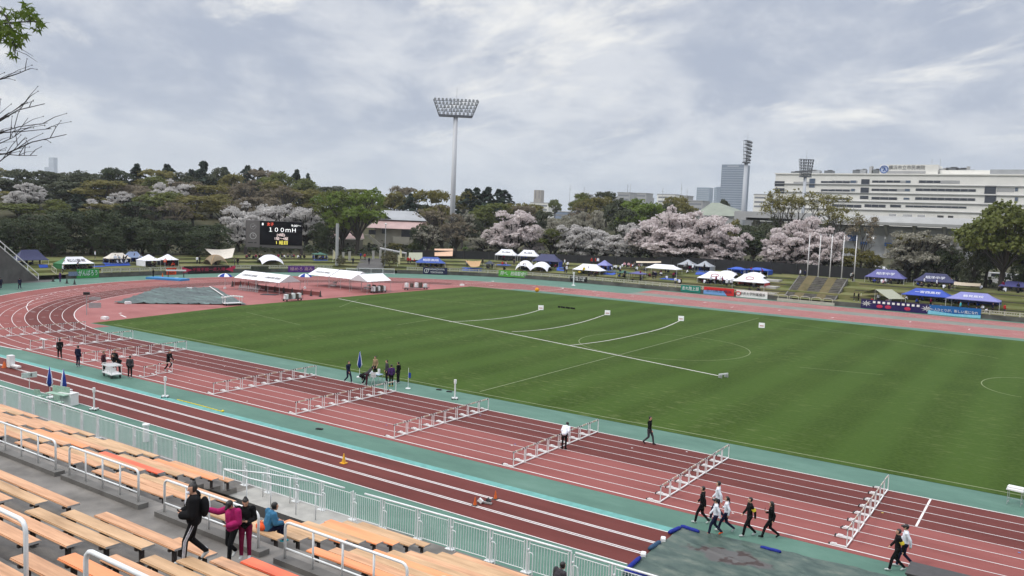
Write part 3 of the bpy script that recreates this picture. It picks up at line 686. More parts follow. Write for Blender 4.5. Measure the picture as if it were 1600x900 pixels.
def person_mesh(ps, hair='short', vox=.022, coat=0.0):
    key = (ps, hair, vox, coat)
    if key in PC: return PC[key]
    d = POSES[ps]; m = MB(); B = []
    def limb(a, b, ra, rb, cls, sx=1.0): capsule(m, a, b, ra, rb, sx); B.append((V(*a), V(*b), max(ra, .001), rb, cls, sx))
    g = .012 + coat
    limb(d['pel'], d['bel'], .118 + coat, .108 + coat, 0, 1.3); limb(d['bel'], d['che'], .11 + coat, .12 + coat, 0, 1.35)
    limb(d['shL'] * .55 + d['shR'] * .45, d['shR'] * .55 + d['shL'] * .45, .1, .1, 0); limb(d['che'], d['neck'] * .7 + d['che'] * .3, .115, .07, 0, 1.2)
    limb(d['neck'] - (d['head'] - d['neck']) * .3, d['head'], .054, .05, 2)
    for n in 'LR':
        limb(d['che'] * .5 + d['sh' + n] * .5, d['sh' + n], .08, .062 + g, 0)
        limb(d['sh' + n], d['el' + n], .06 + g, .046 + g, 0); limb(d['el' + n], d['wr' + n], .045 + g, .036 + g, 0)
        limb(d['pel'], d['hi' + n], .11, .105, 1); limb(d['hi' + n], d['kn' + n], .1, .068, 1); limb(d['kn' + n], d['an' + n], .066, .054, 1)
        fo = (d['to' + n] - d['an' + n]); limb(d['an' + n] + V(0, 0, -.03), d['an' + n] + V(0, 0, -.03) - V(fo.x, fo.y, 0) * .2, .046, .045, 3); limb(d['an' + n] + V(0, 0, -.035), d['to' + n], .046, .034, 3, 1.15)
        w, h = d['wr' + n], d['ha' + n]; t = (h - w).normalized(); s = 1 if n == 'R' else -1
        limb(w, w + t * .07, .026, .034, 2, 1.0)
        if vox < .016:
            lat = V(1, 0, 0) if abs(t.x) < .8 else V(0, 0, 1)
            lat = (lat - t * lat.dot(t)).normalized(); pal = t.cross(lat)
            for q, (o_, l_) in enumerate(((-.028, .055), (-.01, .068), (.009, .064), (.027, .05))):
                k0 = w + t * .085 + lat * o_; k1 = k0 + t * l_ * .55; k2 = k1 + t * l_ * .35 + pal * l_ * .35 * (-s)
                limb(k0, k1, .0115, .0105, 2); limb(k1, k2, .0105, .0095, 2)
            k0 = w + t * .045 + lat * -.03 * s; limb(k0, k0 + t * .04 + lat * -.028 * s, .0125, .011, 2)
        else: limb(w + t * .06, h + t * .06, .034, .026, 2)
    f = d['face'].normalized(); hd = d['head']; up = (hd - d['neck']).normalized(); up = (up - f * up.dot(f)).normalized(); rt = f.cross(up)
    rot = Matrix((rt, f, up)).transposed()
    m.ellipsoid(hd + up * .015, (.076, .094, .112), nu=14, nv=10, rot=rot)
    m.ellipsoid(hd - up * .06 + f * .03, (.05, .055, .055), nu=10, nv=8, rot=rot)
    m.ellipsoid(hd + f * .096 - up * .012, (.014, .022, .026), nu=8, nv=6, rot=rot)
    for s in (-1, 1): m.ellipsoid(hd + rt * .077 * s - up * .005 - f * .005, (.014, .022, .032), nu=8, nv=6, rot=rot)
    # hair mass
    m.ellipsoid(hd + up * .038 - f * .016, (.09, .1, .1), nu=14, nv=10, rot=rot)
    if hair == 'bun': m.ellipsoid(hd + up * .13 - f * .05, (.045, .045, .045), nu=10, nv=8, rot=rot); B.append((hd + up * .12 - f * .05, hd + up * .14 - f * .05, .045, .045, 4, 1))
    if hair == 'pony': limb(hd - f * .1 + up * .03, hd - f * .15 - up * .2, .04, .022, 4)
    if hair == 'long': limb(hd - f * .06 + up * .0, hd - f * .09 - up * .28, .085, .07, 4, 1.0)
    if hair == 'cap': limb(hd + f * .08 + up * .06, hd + f * .16 + up * .045, .05, .035, 4, 1.2); m.ellipsoid(hd + up * .05 - f * .0, (.094, .106, .095), nu=14, nv=10, rot=rot)
    raw = m.mesh('body', [c_black]); o = bpy.data.objects.new('body', raw); COL.objects.link(o)
    md = o.modifiers.new('remesh', 'REMESH'); md.mode = 'VOXEL'; md.voxel_size = vox; md.use_smooth_shade = True
    sm = o.modifiers.new('smooth', 'SMOOTH'); sm.factor = .5; sm.iterations = 2 if vox > .016 else 1
    dg = bpy.context.evaluated_depsgraph_get(); me = bpy.data.meshes.new_from_object(o.evaluated_get(dg)); bpy.data.objects.remove(o)
    n = len(me.polygons); cen = np.zeros(n * 3); me.polygons.foreach_get('center', cen); cen = cen.reshape(-1, 3)
    best = np.full(n, 1e9); idx = np.zeros(n, int)
    for a, b, ra, rb, cls, sx in B:
        a_, b_ = np.array(a), np.array(b); ab = b_ - a_; L = max(1e-9, ab @ ab)
        tt = np.clip((cen - a_) @ ab / L, 0, 1); dv = cen - (a_ + tt[:, None] * ab)
        if sx > 1: dv = dv * np.array([1 / sx, 1, 1])
        dist = np.linalg.norm(dv, axis=1) - (ra + (rb - ra) * tt)
        k = dist < best; best[k] = dist[k]; idx[k] = cls
    # head: hair above the brow and at the back, face in front
    hv = cen - np.array(hd); lu = hv @ np.array(up); lf = hv @ np.array(f); lr = hv @ np.array(rt)
    inh = (np.linalg.norm(hv - np.array(up) * .03, axis=1) < .155) & (lu > -.11) & (idx != 0)
    brow = .07 if hair != 'cap' else .055
    hm = inh & ((lu > brow - .5 * np.maximum(0, lf) * 0) & (lf > .0) & (lu > brow) | (lf < .012) & (lu > -.06) & (np.abs(lr) > -1))
    idx[inh & (idx != 4)] = 2; idx[hm] = 4
    for s in (-1, 1):
        e = (np.abs(lr - s * .033) < .014) & (np.abs(lu - .012) < .009) & (lf > .05) & inh; idx[e] = 4
    me.materials.clear()
    for x in (c_black, c_black, skin, c_shoe, hair_m): me.materials.append(x)
    me.polygons.foreach_set('material_index', idx.astype(np.int32)); me.polygons.foreach_set('use_smooth', [True] * n); me.update()
    PC[key] = me; return me
def person(p, head_dir, label, top=c_black, legs=c_black, ps='stand', hair='short', shoe=c_shoe, h=1.7, group=None, vox=.022, coat=0.0, hm=None, cat='person'):
    o = obj('person', person_mesh(ps, hair, vox, coat), None, p, head_dir)
    o.scale = (h / 1.71,) * 3
    for i, x in ((0, top), (1, legs), (3, shoe), (4, hm or hair_m)):
        o.material_slots[i].link = 'OBJECT'; o.material_slots[i].material = x
    return tag(o, label, cat, group)
W_ = R(90)       # facing left along the track (world -X)
E_ = R(-90)      # facing right
def gp(px, py, z=0): p = on_z(px, py, z); return (p.x, p.y, z)
AW = math.pi     # facing away from... toward the camera is roughly -Y
# along the home straight
tr = 'people on the track'
person(gp(93.5, 561), R(70), 'person in black walking on the track, leftmost of those beyond the hurdle cart', ps='walk', group=tr)
person(gp(122, 573), R(20), 'person in navy standing with back turned between the hurdle rows, beside the white hurdle cart', top=c_navy, legs=c_navy, group=tr)
person(gp(162, 583), R(-60), 'person in plum jacket at the left end of the white hurdle cart', top=c_plum, legs=c_black, group=tr)
person(gp(179, 580), R(-150), 'person in black behind the white hurdle cart', group=tr)
person(gp(187, 583), R(160), 'person in black at the right end of the hurdle cart, leaning over it', ps='bend', group=tr)
person(gp(203, 590.5), R(40), 'person in black standing alone with a dark bag right of the hurdle cart', group=tr, top=c_char)
person(gp(263, 580), R(-80), 'person in black setting down a hurdle on the outer lanes', ps='step', group=tr)
person(gp(544, 598), R(-90), 'person in navy walking with papers, left of the officials\' table', top=c_navy, legs=c_navy, ps='walk', group=tr)
person(gp(567, 600), R(-60), 'person in black crouching at the officials\' equipment, left one of two', ps='crouch', group=tr)
person(gp(572.5, 603), R(-40), 'person with charcoal top and plum trousers bending over the officials\' equipment', top=c_char, legs=c_plum, ps='bend', group=tr)
person(gp(586, 589), AW, 'person in a tan vest behind the officials\' table', top=c_tan, group=tr)
person(gp(604, 597), R(150), 'tall person in dark jacket standing right of the officials\' table', top=c_char, legs=c_black, group=tr, h=1.76)
person(gp(611, 604), R(60), 'person in dark purple jacket with yellow shoes nearest the officials\' row end hurdle', top=c_purple, legs=c_black, shoe=c_yel, group=tr)
person(gp(622, 599), R(100), 'slim person all in black standing at the right end of the officials\' group', group=tr)
person(gp(1013.5, 694), R(-90), 'person in dark jacket and grey trousers walking along the inner track edge', top=c_black, legs=c_char, shoe=c_black, ps='walk', group=tr)
person(gp(881, 702), R(10), 'person in white shirt and black trousers bending over a hurdle', top=c_white, legs=c_black, shoe=c_black, ps='bend', group=tr)
grp = 'students walking along the green edge'
def band(p, col=c_yel): return p
person(gp(1096, 818), W_ + R(10), 'student in black walking at the front of the group of six, left', ps='walk', group=grp, vox=.014)
person(gp(1120, 812), W_ + R(15), 'tall student in a white jacket walking behind the others of the group of six', top=c_white, legs=c_navy, ps='walk', h=1.78, group=grp, vox=.014)
person(gp(1116.5, 836), W_ + R(25), 'student in white and navy jacket with orange shoes, nearest in the group of six', top=c_white, legs=c_navy, shoe=c_orange, ps='walk', hair='cap', h=1.62, group=grp, vox=.014)
person(gp(1133.5, 831), W_ + R(15), 'student with ponytail in white jacket and navy trousers, middle of the group of six', top=c_white, legs=c_navy, ps='stride', hair='pony', h=1.58, group=grp, vox=.014)
pa = person(gp(1169.5, 838), W_ + R(35), 'student in black with a yellow armband, fifth of the group of six', ps='walk', h=1.72, group=grp, vox=.014)
pb = person(gp(1202.5, 841), W_ + R(20), 'long-haired student in black raising a phone, last of the group of six', ps='stride', hair='long', shoe=c_black, h=1.62, group=grp, vox=.014)
pc = person(gp(1400, 892), W_ + R(20), 'person in black with a yellow armband, nearer of the pair at the right edge', ps='walk', h=1.7, group='pair walking at the right', vox=.014)
pd = person(gp(1412, 885), W_ + R(15), 'person in navy and white jacket and cap, farther of the pair at the right edge', top=c_white, legs=c_navy, ps='walk', hair='cap', h=1.72, group='pair walking at the right', vox=.014)
def armband(p, side='L'):
    d = POSES['walk']; a = d['sh' + side].lerp(d['el' + side], .45); b = d['sh' + side].lerp(d['el' + side], .85)
    m = MB(); m.tube([a, b], [.088, .08], 12); m.build('armband', c_yel, p)
armband(pa); armband(pc)
m = MB(); d = POSES['stride']; a = d['sh' + 'R'].lerp(d['elR'], .5); b = d['shR'].lerp(d['elR'], .9); m.tube([a, b], [.085, .078], 12); m.build('armband', c_yel, pb)
m = MB(); q = pb.matrix_basis
d = POSES['stride']['haR'] * (1.62 / 1.71); pos = Matrix.Rotation(W_ + R(20), 3, 'Z') @ d + Vector(gp(1202.5, 841)); m.box(pos + Vector((0, 0, .06)), (.02, .075, .15), rot=Matrix.Rotation(R(20), 3, 'Z')); tag(m.build('phone', black), 'dark phone held up by the long-haired student', 'phone')
for p, s in ((POSES['walk'], 1),):
    pass
# far left by the stand end
for px, py, a, l in ((9, 439, 10, 'person in black standing by the stand end wall, farthest left'), (1, 452, 60, 'person in navy cut by the left frame edge on the green bend'), (31, 452.5, 80, 'person in navy walking on the green outside of the bend')):
    person(gp(px, py), R(a), l, top=c_black if px == 9 else c_navy, legs=c_black if px == 9 else c_navy, ps='stand' if px == 9 else 'walk', group='people at the far bend')
person(gp(94, 441), R(120), 'person in a purple jacket beside the cones in front of the green and white tent', top=c_purple, legs=c_purple, group='people at the far bend')
person(gp(239.5, 435), R(120), 'person in black standing on the green before the small white tents', group='people at the far bend')

# women in the stand
def place_on(px, py, z): p = on_z(px, py, z); return Vector((p.x, p.y, z))
w1 = Vector((-8.95, -35.25, 5.3)); w2 = Vector((-8.55, -34.45, 4.98)); w3 = Vector((-8.3, -34.0, 4.76))
vx = .0125
def put(px_head, py_head, py_feet, hgt, zfeet=None):
    """stand a figure so that head top and feet project where the photo has them"""
    best = None
    for Y in np.arange(-38, -30, .02):
        p = at_y(px_head, py_feet, Y); t = p + Vector((0, 0, hgt)); d = t - CAM; k = F / d.dot(FWD); y = 450 - d.dot(UPV) * k
        e = abs(y - py_head)
        if best is None or e < best[0]: best = (e, p)
    return best[1]
pw = put(303, 756, 878, 1.68)
person(pw, R(140), 'woman in black tracksuit with white side stripes and backpack walking down between benches', ps='phonewalk', hair='bun', h=1.68, vox=vx, group='women on the stand aisle', coat=.045)
pk = put(362, 780, 876, 1.6)
person(pk, R(190), 'woman in magenta and white jacket with black cap and black trousers on the aisle', top=c_mag, legs=c_black, ps='reach', hair='cap', h=1.6, vox=vx, group='women on the stand aisle', coat=.03)
pm = put(383, 777, 872, 1.6)
person(pm, R(222), 'woman in black top and maroon trousers looking at her phone on the aisle', legs=c_mar, ps='phone', hair='bun', h=1.6, vox=vx, group='women on the stand aisle', coat=.01)
STF = pm
bp_ = MB(); r_ = Matrix.Rotation(R(115), 3, 'Z'); bp_.ellipsoid((0, -.2, 1.18), (.15, .1, .22), nu=14, nv=10); bp_.tube([(-.12, -.12, 1.38), (-.13, .0, 1.45), (-.12, .1, 1.35), (-.12, .06, 1.12)], .02, 6); bp_.tube([(.12, -.12, 1.38), (.13, .0, 1.45), (.12, .1, 1.35), (.12, .06, 1.12)], .02, 6)
tag(bp_.build('backpack', c_black, None, True, pw, R(140)), 'black backpack on the back of the woman in black', 'backpack')
for p, a, l in ((pw, 140, 'phone in the hands of the woman in black'), (pm, 222, 'phone in the hands of the woman in maroon trousers'), (pk, 190, 'phone held by the woman in the magenta jacket')):
    m = MB(); m.box((0, 0, 0), (.07, .012, .14), rot=Matrix.Rotation(R(-40), 3, 'X')); off = Matrix.Rotation(R(a), 3, 'Z') @ Vector((0, .29, 1.1))
    tag(m.build('phone', black, None, False, p + off, R(a)), l, 'phone', 'phones in hands')
# white marks on the jacket and side stripes on trousers
mk_ = [o for o in scene.objects if o.get('label', '').startswith('woman in black tracksuit')][0]
m = MB()
for k in range(3):
    m.box((-.02 + k * .032, .19, 1.3 + k * .012), (.02, .01, .035 + .022 * k), rot=Matrix.Rotation(R(-25), 3, 'Y'))
m.build('chest_mark', c_white, mk_)
hd_ = POSES['phonewalk']['head']; fc_ = Vector((-.3, .95, -.1)); m = MB(); m.ellipsoid(hd_ + fc_ * .085 + V(0, 0, -.055), (.05, .045, .042), nu=10, nv=6); m.build('face_mask', c_white, mk_)
d = POSES['phonewalk']; m = MB()
for n, s in (('L', -1), ('R', 1)):
    a, b, c = d['hi' + n] + V(s * .088, 0, .0), d['kn' + n] + V(s * .066, 0, 0), d['an' + n] + V(s * .052, 0, .03)
    for dy in (-.022, .0, .022): m.tube([a + V(0, dy, 0), b + V(0, dy, 0), c + V(0, dy, 0)], .008, 5)
m.build('side_stripes', c_white, mk_)
mk_ = [o for o in scene.objects if o.get('label', '').startswith('woman in magenta')][0]
d = POSES['reach']; m = MB()
for n, s in (('L', -1), ('R', 1)):
    a, b = d['sh' + n] + V(0, -.0, .075), d['el' + n] + V(0, .0, .06); c = d['wr' + n] + V(0, 0, .05)
    for dy in (-.02, .015): m.tube([a + V(0, dy, 0), b + V(0, dy, 0), c + V(0, dy, 0)], .009, 5)
m.ellipsoid((.13, .02, .98), (.045, .12, .13), nu=10, nv=8); m.build('jacket_stripes', c_white, mk_)
# seated man in blue, and the head at the bottom edge
sb = on_z(424, 838, 4.28)
person((sb.x - .45, -30.8, 3.86), R(-15), 'person in steel blue hooded jacket seated on the row-end bench, seen from behind', top=c_blue, legs=c_navy, shoe=c_teal, ps='sit', h=1.7, vox=vx, coat=.02)
bg = MB(); bg.ellipsoid((0, 0, .1), (.2, .13, .11), nu=14, nv=8); bg.tube([(-.1, 0, .18), (0, 0, .27), (.1, 0, .18)], .014, 6)
q = on_z(400, 828, 4.28); tag(bg.build('bag', c_orange, None, True, (q.x + .1, -30.9, 4.28)), 'orange bag on the bench beside the person in blue', 'bag')
q = on_z(872, 880, 4.9)
def seatpos(px, py_head):
    for n in range(9):
        y = -24.5 - .8 * n; z = 1.62 + .28 * n
        p = at_y(px, py_head, y)
        e = abs(p.z - z - 1.27)
        if n == 0 or e < best[0]: best = (e, (p.x, y, z))
    return best[1]
person(seatpos(872, 873), R(-20), 'person in a dark jacket seated low at the bottom edge of the frame', top=c_char, legs=c_black, ps='sit', vox=vx, coat=.02)

# ------------------------------------------------------------------ hurdles
bar_mat = mat('hurdle_bar', (.62, .6, .55), .5, .1)
nt, b_ = nodes_of(bar_mat)
tc = [n for n in nt.nodes if n.type == 'TEX_COORD'][0]; sp = nt.nodes.new('ShaderNodeSeparateXYZ'); nt.links.new(tc.outputs['Object'], sp.inputs[0])
ab = nt.nodes.new('ShaderNodeMath'); ab.operation = 'ABSOLUTE'; nt.links.new(sp.outputs['Y'], ab.inputs[0])
rp = nt.nodes.new('ShaderNodeValToRGB'); rp.color_ramp.interpolation = 'CONSTANT'; nt.links.new(ab.outputs[0], rp.inputs[0])
els = rp.color_ramp.elements
while len(els) < 5: els.new(.5)
for e, (p, c) in zip(els, ((0, (.56, .46, .35)), (.2, (.74, .72, .68)), (.36, (.03, .025, .022)), (.45, (.74, .72, .68)), (.53, (.03, .025, .022)))): e.position = p; e.color = (*c, 1)
nt.links.new(rp.outputs[0], b_.inputs['Base Color'])
def part_meshes():
    b = MB(); b.box((0, 0, 0), (.025, 1.17, .085)); BAR = b.mesh('crossbar', bar_mat)
    b = MB(); b.box((0, 0, .4), (.035, .035, .8)); UPR = b.mesh('upright', white)
    b = MB(); b.box((-.34, 0, .035), (.7, .055, .05)); b.box((-.7, 0, .04), (.06, .06, .075), 1); b.box((-.5, 0, .075), (.22, .06, .05)); FOOT = b.mesh('foot', [white, black])
    b = MB(); b.box((0, 0, .05), (.05, 1.1, .05)); SILL = b.mesh('base_rail', white)
    return BAR, UPR, FOOT, SILL
BAR, UPR, FOOT, SILL = part_meshes()
def hurdle(x, y, label, rz=0, group='hurdles set out on the straight'):
    t = thing('hurdle', label, 'hurdle', (x, y, .015), rz, group)
    obj('crossbar', BAR, t, (-.022, 0, .8))
    for s in (-1, 1): obj('upright', UPR, t, (0, s * .53, 0)); obj('foot', FOOT, t, (0, s * .53, 0))
    obj('base_rail', SILL, t)
hrow = ['row nearest the right frame edge', 'second row from the right', 'third row from the right', 'fourth row from the right', 'fifth row from the right', 'sixth row from the right', 'sparse row', 'row beside the hurdle cart', 'second row from the left bend', 'leftmost row on the bend']
for i in range(10):
    if i == 6: continue
    for k in range(8):
        y = -LW * (k + .5); x = -8.5 * i + rnd.uniform(-.015, .015)
        if i == 9: y += .0
        w = 'innermost, by the grass' if k == 0 else ('outermost, by the green strip' if k == 7 else f'{FIRST[k]} from the grass')
        hurdle(x, y, f'white hurdle in the {hrow[i]}, {w}', R(rnd.uniform(-.8, .8)))
hurdle(-51, -9.1, 'lone white hurdle standing on the outer lane in front of the person setting hurdles', R(2))
hurdle(-51.3, -7.6, 'white hurdle being set down by the person in black', R(-8))

# ------------------------------------------------------------------ things on the track
def cone(px, py, m, label, h=.5, z=0, group=None, name='traffic_cone', base=black):
    p = on_z(px, py, z); t = thing(name, label, 'cone', (p.x, p.y, z + .012), 0, group)
    b = MB(); b.box((0, 0, .015), (h * .62, h * .62, .03)); b.build('base', base, t)
    b = MB(); b.tube([(0, 0, .02), (0, 0, h * .85), (0, 0, h)], [h * .22, h * .07, h * .04], 14); b.build('body', m, t, smooth=False)
cone_y = mat('cone_yellow', srgb(226, 170, 40), .5); cone_o = mat('cone_orange', srgb(206, 96, 34), .5); cone_k = mat('cone_dark', (.03, .025, .025), .6)
cone(537, 724, cone_y, 'yellow cone standing on the jump runway', .52, base=cone_y)
cone(742, 790, cone_o, 'small orange peg cone left of the starting block on the runway', .4, base=cone_k)
cone(774, 780, cone_o, 'small orange peg cone right of the starting block on the runway', .4, base=cone_k)
p = on_z(757, 787); t = thing('starting_block', 'small metal starting block between two orange pegs on the runway', 'starting block', (p.x, p.y, .01), R(10))
b = MB(); b.box((0, 0, .06), (.75, .09, .06)); b.build('spine', galv, t)
for s in (-1, 1): b = MB(); b.box((s * .16, s * .1, .14), (.22, .13, .16), rot=Matrix.Rotation(R(35), 3, 'Y')); b.build('pedal', [white, dark_metal][s > 0], t)
for k, (px, py) in enumerate(((83, 440), (104.5, 443), (116.5, 444.5))): cone(px, py, cone_k, 'dark cone on the green bend by the tents, ' + ('leftmost', 'middle', 'rightmost')[k] + ' of three', .8, group='cones by the tents')
CP = [on_z(363, 447.8), on_z(376, 447.6), on_z(388.5, 448.6), on_z(402.5, 452.2), on_z(415.5, 454), on_z(429.5, 455.8), on_z(443.5, 457.5), on_z(456.5, 459.2), on_z(472, 460.8), on_z(486, 462.5), on_z(500.5, 464)]
for k, p in enumerate(CP):
    t = thing('traffic_cone', f'dark cone in the row before the white tents, {FIRST[k]} from the left', 'cone', (p.x, p.y, .01), 0, 'row of cones before the white tents')
    b = MB(); b.box((0, 0, .02), (.5, .5, .04)); b.build('base', cone_k, t); b = MB(); b.tube([(0, 0, .03), (0, 0, .95)], [.18, .05], 12); b.build('body', cone_k, t)
for a, c in zip(CP, CP[1:]):
    pass
net = MB(); net.add([(p.x, p.y, z) for p in CP for z in (.15, .75)], [(2 * i, 2 * i + 2, 2 * i + 3, 2 * i + 1) for i in range(len(CP) - 1)])
o = net.build('barrier_tape', mat('tape_red', (.16, .04, .035), .7)); md = o.modifiers.new('solid', 'SOLIDIFY'); md.thickness = .01; tag(o, 'long low red net strung along the row of dark cones', 'barrier net')

def sensor_post(px, py, label):
    p = on_z(px, py); t = thing('timing_post', label, 'timing post', (p.x, p.y, .01), R(rnd.uniform(-20, 20)), 'white timing posts')
    b = MB(); b.box((0, 0, .09), (.55, .12, .06)); b.box((0, 0, .09), (.12, .55, .06)); b.build('base', white, t)
    for s in ((.27, 0), (-.27, 0), (0, .27), (0, -.27)): b = MB(); b.tube([(s[0], s[1] - .03, .06), (s[0], s[1] + .03, .06)], .05, 10); b.build('castor', black, t)
    b = MB(); b.tube([(0, 0, .1), (0, 0, 1.15)], .055, 10); b.build('pole', white, t); b = MB(); b.box((0, 0, 1.3), (.16, .13, .3)); b.build('sensor_head', white, t)
sensor_post(258, 621, 'white timing post on the green strip above the yellow line'); sensor_post(147, 641, 'white timing post on the near side of the runway'); sensor_post(710.5, 624, 'white timing post at the inner edge of the track near the pitch')
q = on_z(896, 446); 
def white_post(px, py, h, label):
    p = on_z(px, py); t = thing('marker_post', label, 'post', (p.x, p.y, .01)); b = MB(); b.tube([(0, 0, .05), (0, 0, h)], .13, 8); b.box((0, 0, h), (.3, .3, .35)); b.build('pole', white, t); b = MB(); b.tube([(0, 0, 0), (0, 0, .12)], [.4, .3], 12); b.build('base', white, t)
white_post(896, 446, 2.5, 'white marker post on the far green edge by the black banner')
p = on_z(750 / 4 + 450, 525 + 330 / 4); t = thing('flag_pole', 'short pole with a small blue and white flag at the inner track edge', 'flag', (p.x, p.y, .01)); b = MB(); b.tube([(0, 0, 0), (0, 0, 1.6)], .015, 6); b.tube([(0, 0, 0), (0, 0, .04)], .2, 10); b.build('pole', white, t); b = MB(); b.box((.12, 0, 1.05), (.25, .02, .4)); b.build('flag', c_royal, t)

def marker_box(px, py, label):
    p = on_z(px, py); t = thing('distance_marker', label, 'marker box', (p.x, p.y, .012), heading(px), 'distance markers on the pitch')
    b = MB(); b.extrude([(-.3, 0), (.3, 0), (.12, .62), (-.12, .62)], -.38, .38); b.build('panel', white, t)
    b = MB(); b.box((0, -.245, .22), (.5, .01, .2), rot=Matrix.Rotation(R(16), 3, 'X')); b.build('number_plate', mat('marker_red', srgb(190, 110, 95), .5), t)
for px, py, l in ((845, 484, 'first'), (949, 492, 'second'), (1064, 501, 'third'), (1190, 512, 'rightmost')): marker_box(px, py, f'small white distance marker on the pitch, {l} of four along the line of arcs')
p = on_z(1130, 590); t = thing('corner_bar', 'white bar on small feet at the end of the pitch line', 'bar', (p.x, p.y, .012), R(70)); b = MB(); b.box((0, 0, .3), (1.2, .08, .12)); b.build('bar', white, t)
for s in (-.4, .4): b = MB(); b.box((s, 0, .12), (.06, .4, .25)); b.build('foot', galv, t)
p = on_z(885, 482); b = MB()
for k in range(7): b.box((p.x + (k - 3) * .42, p.y + (k % 2) * .15, .12), (.3, .25, .22))
tag(b.build('kit_bags', c_black), 'row of small black bags lying on the pitch beside the first marker', 'bags')

# white table at the right edge
p = on_z(1585, 789); t = thing('field_table', 'white field table on thin metal legs at the right frame edge', 'table', (p.x, p.y, .01), R(-8))
b = MB(); b.box((0, 0, .78), (.75, .5, .07)); b.box((0, .05, .86), (.72, .4, .1)); b.build('table_top', white, t)
for sx in (-1, 1):
    b = MB(); b.tube([(sx * .3, -.2, 0), (sx * .3, -.2, .75)], .016, 6); b.tube([(sx * .3, .2, 0), (sx * .3, .2, .75)], .016, 6); b.tube([(sx * .3, -.2, .12), (sx * .3, .2, .12)], .014, 6); b.build('leg', galv, t)
b = MB(); b.tube([(-.3, 0, .3), (.3, 0, .3)], .014, 6); b.build('stretcher', galv, t)

# hurdle cart
def cart(p, rz, label, L, W, H, load, name='cart', group=None, m=white):
    t = thing(name, label, 'cart', p, rz, group)
    b = MB(); b.box((0, 0, .3), (L, W, .06))
    for s in (-1, 1): b.tube([(s * L * .48, -W * .45, .3), (s * L * .48, -W * .45, H), (s * L * .48, W * .45, H), (s * L * .48, W * .45, .3)], .025, 6)
    b.build('frame', m, t)
    for sx in (-1, 1):
        for sy in (-1, 1): b = MB(); b.tube([(sx * L * .4, sy * W * .4 - .03, .13), (sx * L * .4, sy * W * .4 + .03, .13)], .13, 12); b.build('wheel', black, t)
    for nm, mm, items in load:
        b = MB()
        if nm.endswith('boxes'):
            for c, sz in items: q_ = MB(); q_.box(c, sz); q_.build('box', mm, t)
            continue
        for c, sz in items: b.box(c, sz)
        b.build(nm, mm, t)
    return t
slats = [((x, y_, .55), (.05, .5, .3)) for x in (-.55, .1) for y_ in (0,)] + [((x * .9, 0, .92), (.05, 1.05, .07)) for x in np.linspace(-.7, .7, 8)] + [((x, -.3, .45), (.2, .06, .05)) for x in np.linspace(-.6, .6, 5)]
cart((*on_z(175, 589)[:2], .01), R(-8), 'white wheeled hurdle cart stacked with white bars, people around it', 1.7, .8, 1.0, [('hurdle_stack', white, slats)])
p = on_z(363, 477); slats2 = [((x, 0, 1.25 - abs(x) * .12), (.22, .5, .16)) for x in np.linspace(-1.3, 1.3, 8)] + [((-1.0, 0, .8), (.12, .12, .9))]
cart((p.x, p.y, .01), R(75), 'white lap counter cart with a row of white boxes by the green sheet', 2.4, .9, 1.1, [('white_boxes', white, slats2)])
for px, py, l, rz in ((457, 470, 'cart of pale boxes on the rubber apron before the left white tents', 88), (591, 457.5, 'cart of grey kit at the corner of the right white tent', 88), (650, 452.5, 'long cart of white and dark boxes at the far corner of the pitch', 80)):
    p = on_z(px, py); L = 3.2 if px < 600 else 5.4
    it = [((x, rnd.uniform(-.1, .1), .65 + rnd.uniform(-.05, .2)), (.42, .55, .6 + rnd.uniform(0, .35))) for x in np.linspace(-L * .38, L * .38, 5)]
    cart((p.x, p.y, .01), R(rz), l, L, .9, .9, [('light_boxes', cloth_white, it[::2]), ('dark_boxes', cl('box_brown', (92, 80, 74)), it[1::2])], m=dark_metal)
# trestle tables heaped with chairs under the left tent
p = on_z(386, 455); t = thing('folded_chairs', 'heap of grey folding chairs on the rubber under the left tent', 'chairs', (p.x, p.y, .01))
for k in range(9):
    b = MB(); x = -2.2 + k * .55; b.tube([(x, 0, 0), (x + .35, .3, .85), (x + .6, .3, .85), (x + .25, 0, 0)], .03, 5); b.tube([(x + .3, 0, 0), (x, .3, .8)], .03, 5); b.box((x + .2, .12, .45), (.45, .4, .05)); b.build('chair_frame', galv, t)

# officials' spot on the inner edge
p = on_z(585, 598); t = thing('officials_table', 'small folding table with white papers and grey box among the officials', 'table', (p.x, p.y, .01), R(5))
b = MB(); b.box((0, 0, .7), (1.3, .6, .04)); b.build('table_top', cl('table_blue', (150, 172, 190)), t)
for sx in (-.55, .55): b = MB(); b.tube([(sx, -.25, 0), (sx, -.25, .7)], .02, 6); b.tube([(sx, .25, 0), (sx, .25, .7)], .02, 6); b.tube([(sx, -.25, .3), (sx, .25, .3)], .02, 6); b.build('leg', galv, t)
b = MB(); b.box((.2, .05, .76), (.3, .22, .08)); b.box((.45, 0, .93), (.14, .14, .42)); b.box((-.4, -.05, .8), (.3, .25, .16)); tag(b.build('equipment_boxes', white, None, False, (p.x, p.y, .01)), 'white equipment boxes on the officials\' table', 'boxes')
p = on_z(583, 601); b = MB(); b.box((0, 0, .75), (.42, .04, .38)); b.tube([(-.15, 0, 0), (0, 0, .6)], .02, 5); b.tube([(.15, 0, 0), (0, 0, .6)], .02, 5); b.box((0, -.03, .75), (.22, .02, .06)); tag(b.build('display_board', mat('panel_white', (.7, .7, .7), .4), None, False, (p.x, p.y, .01), R(20)), 'small white board on a stand among the officials', 'board')
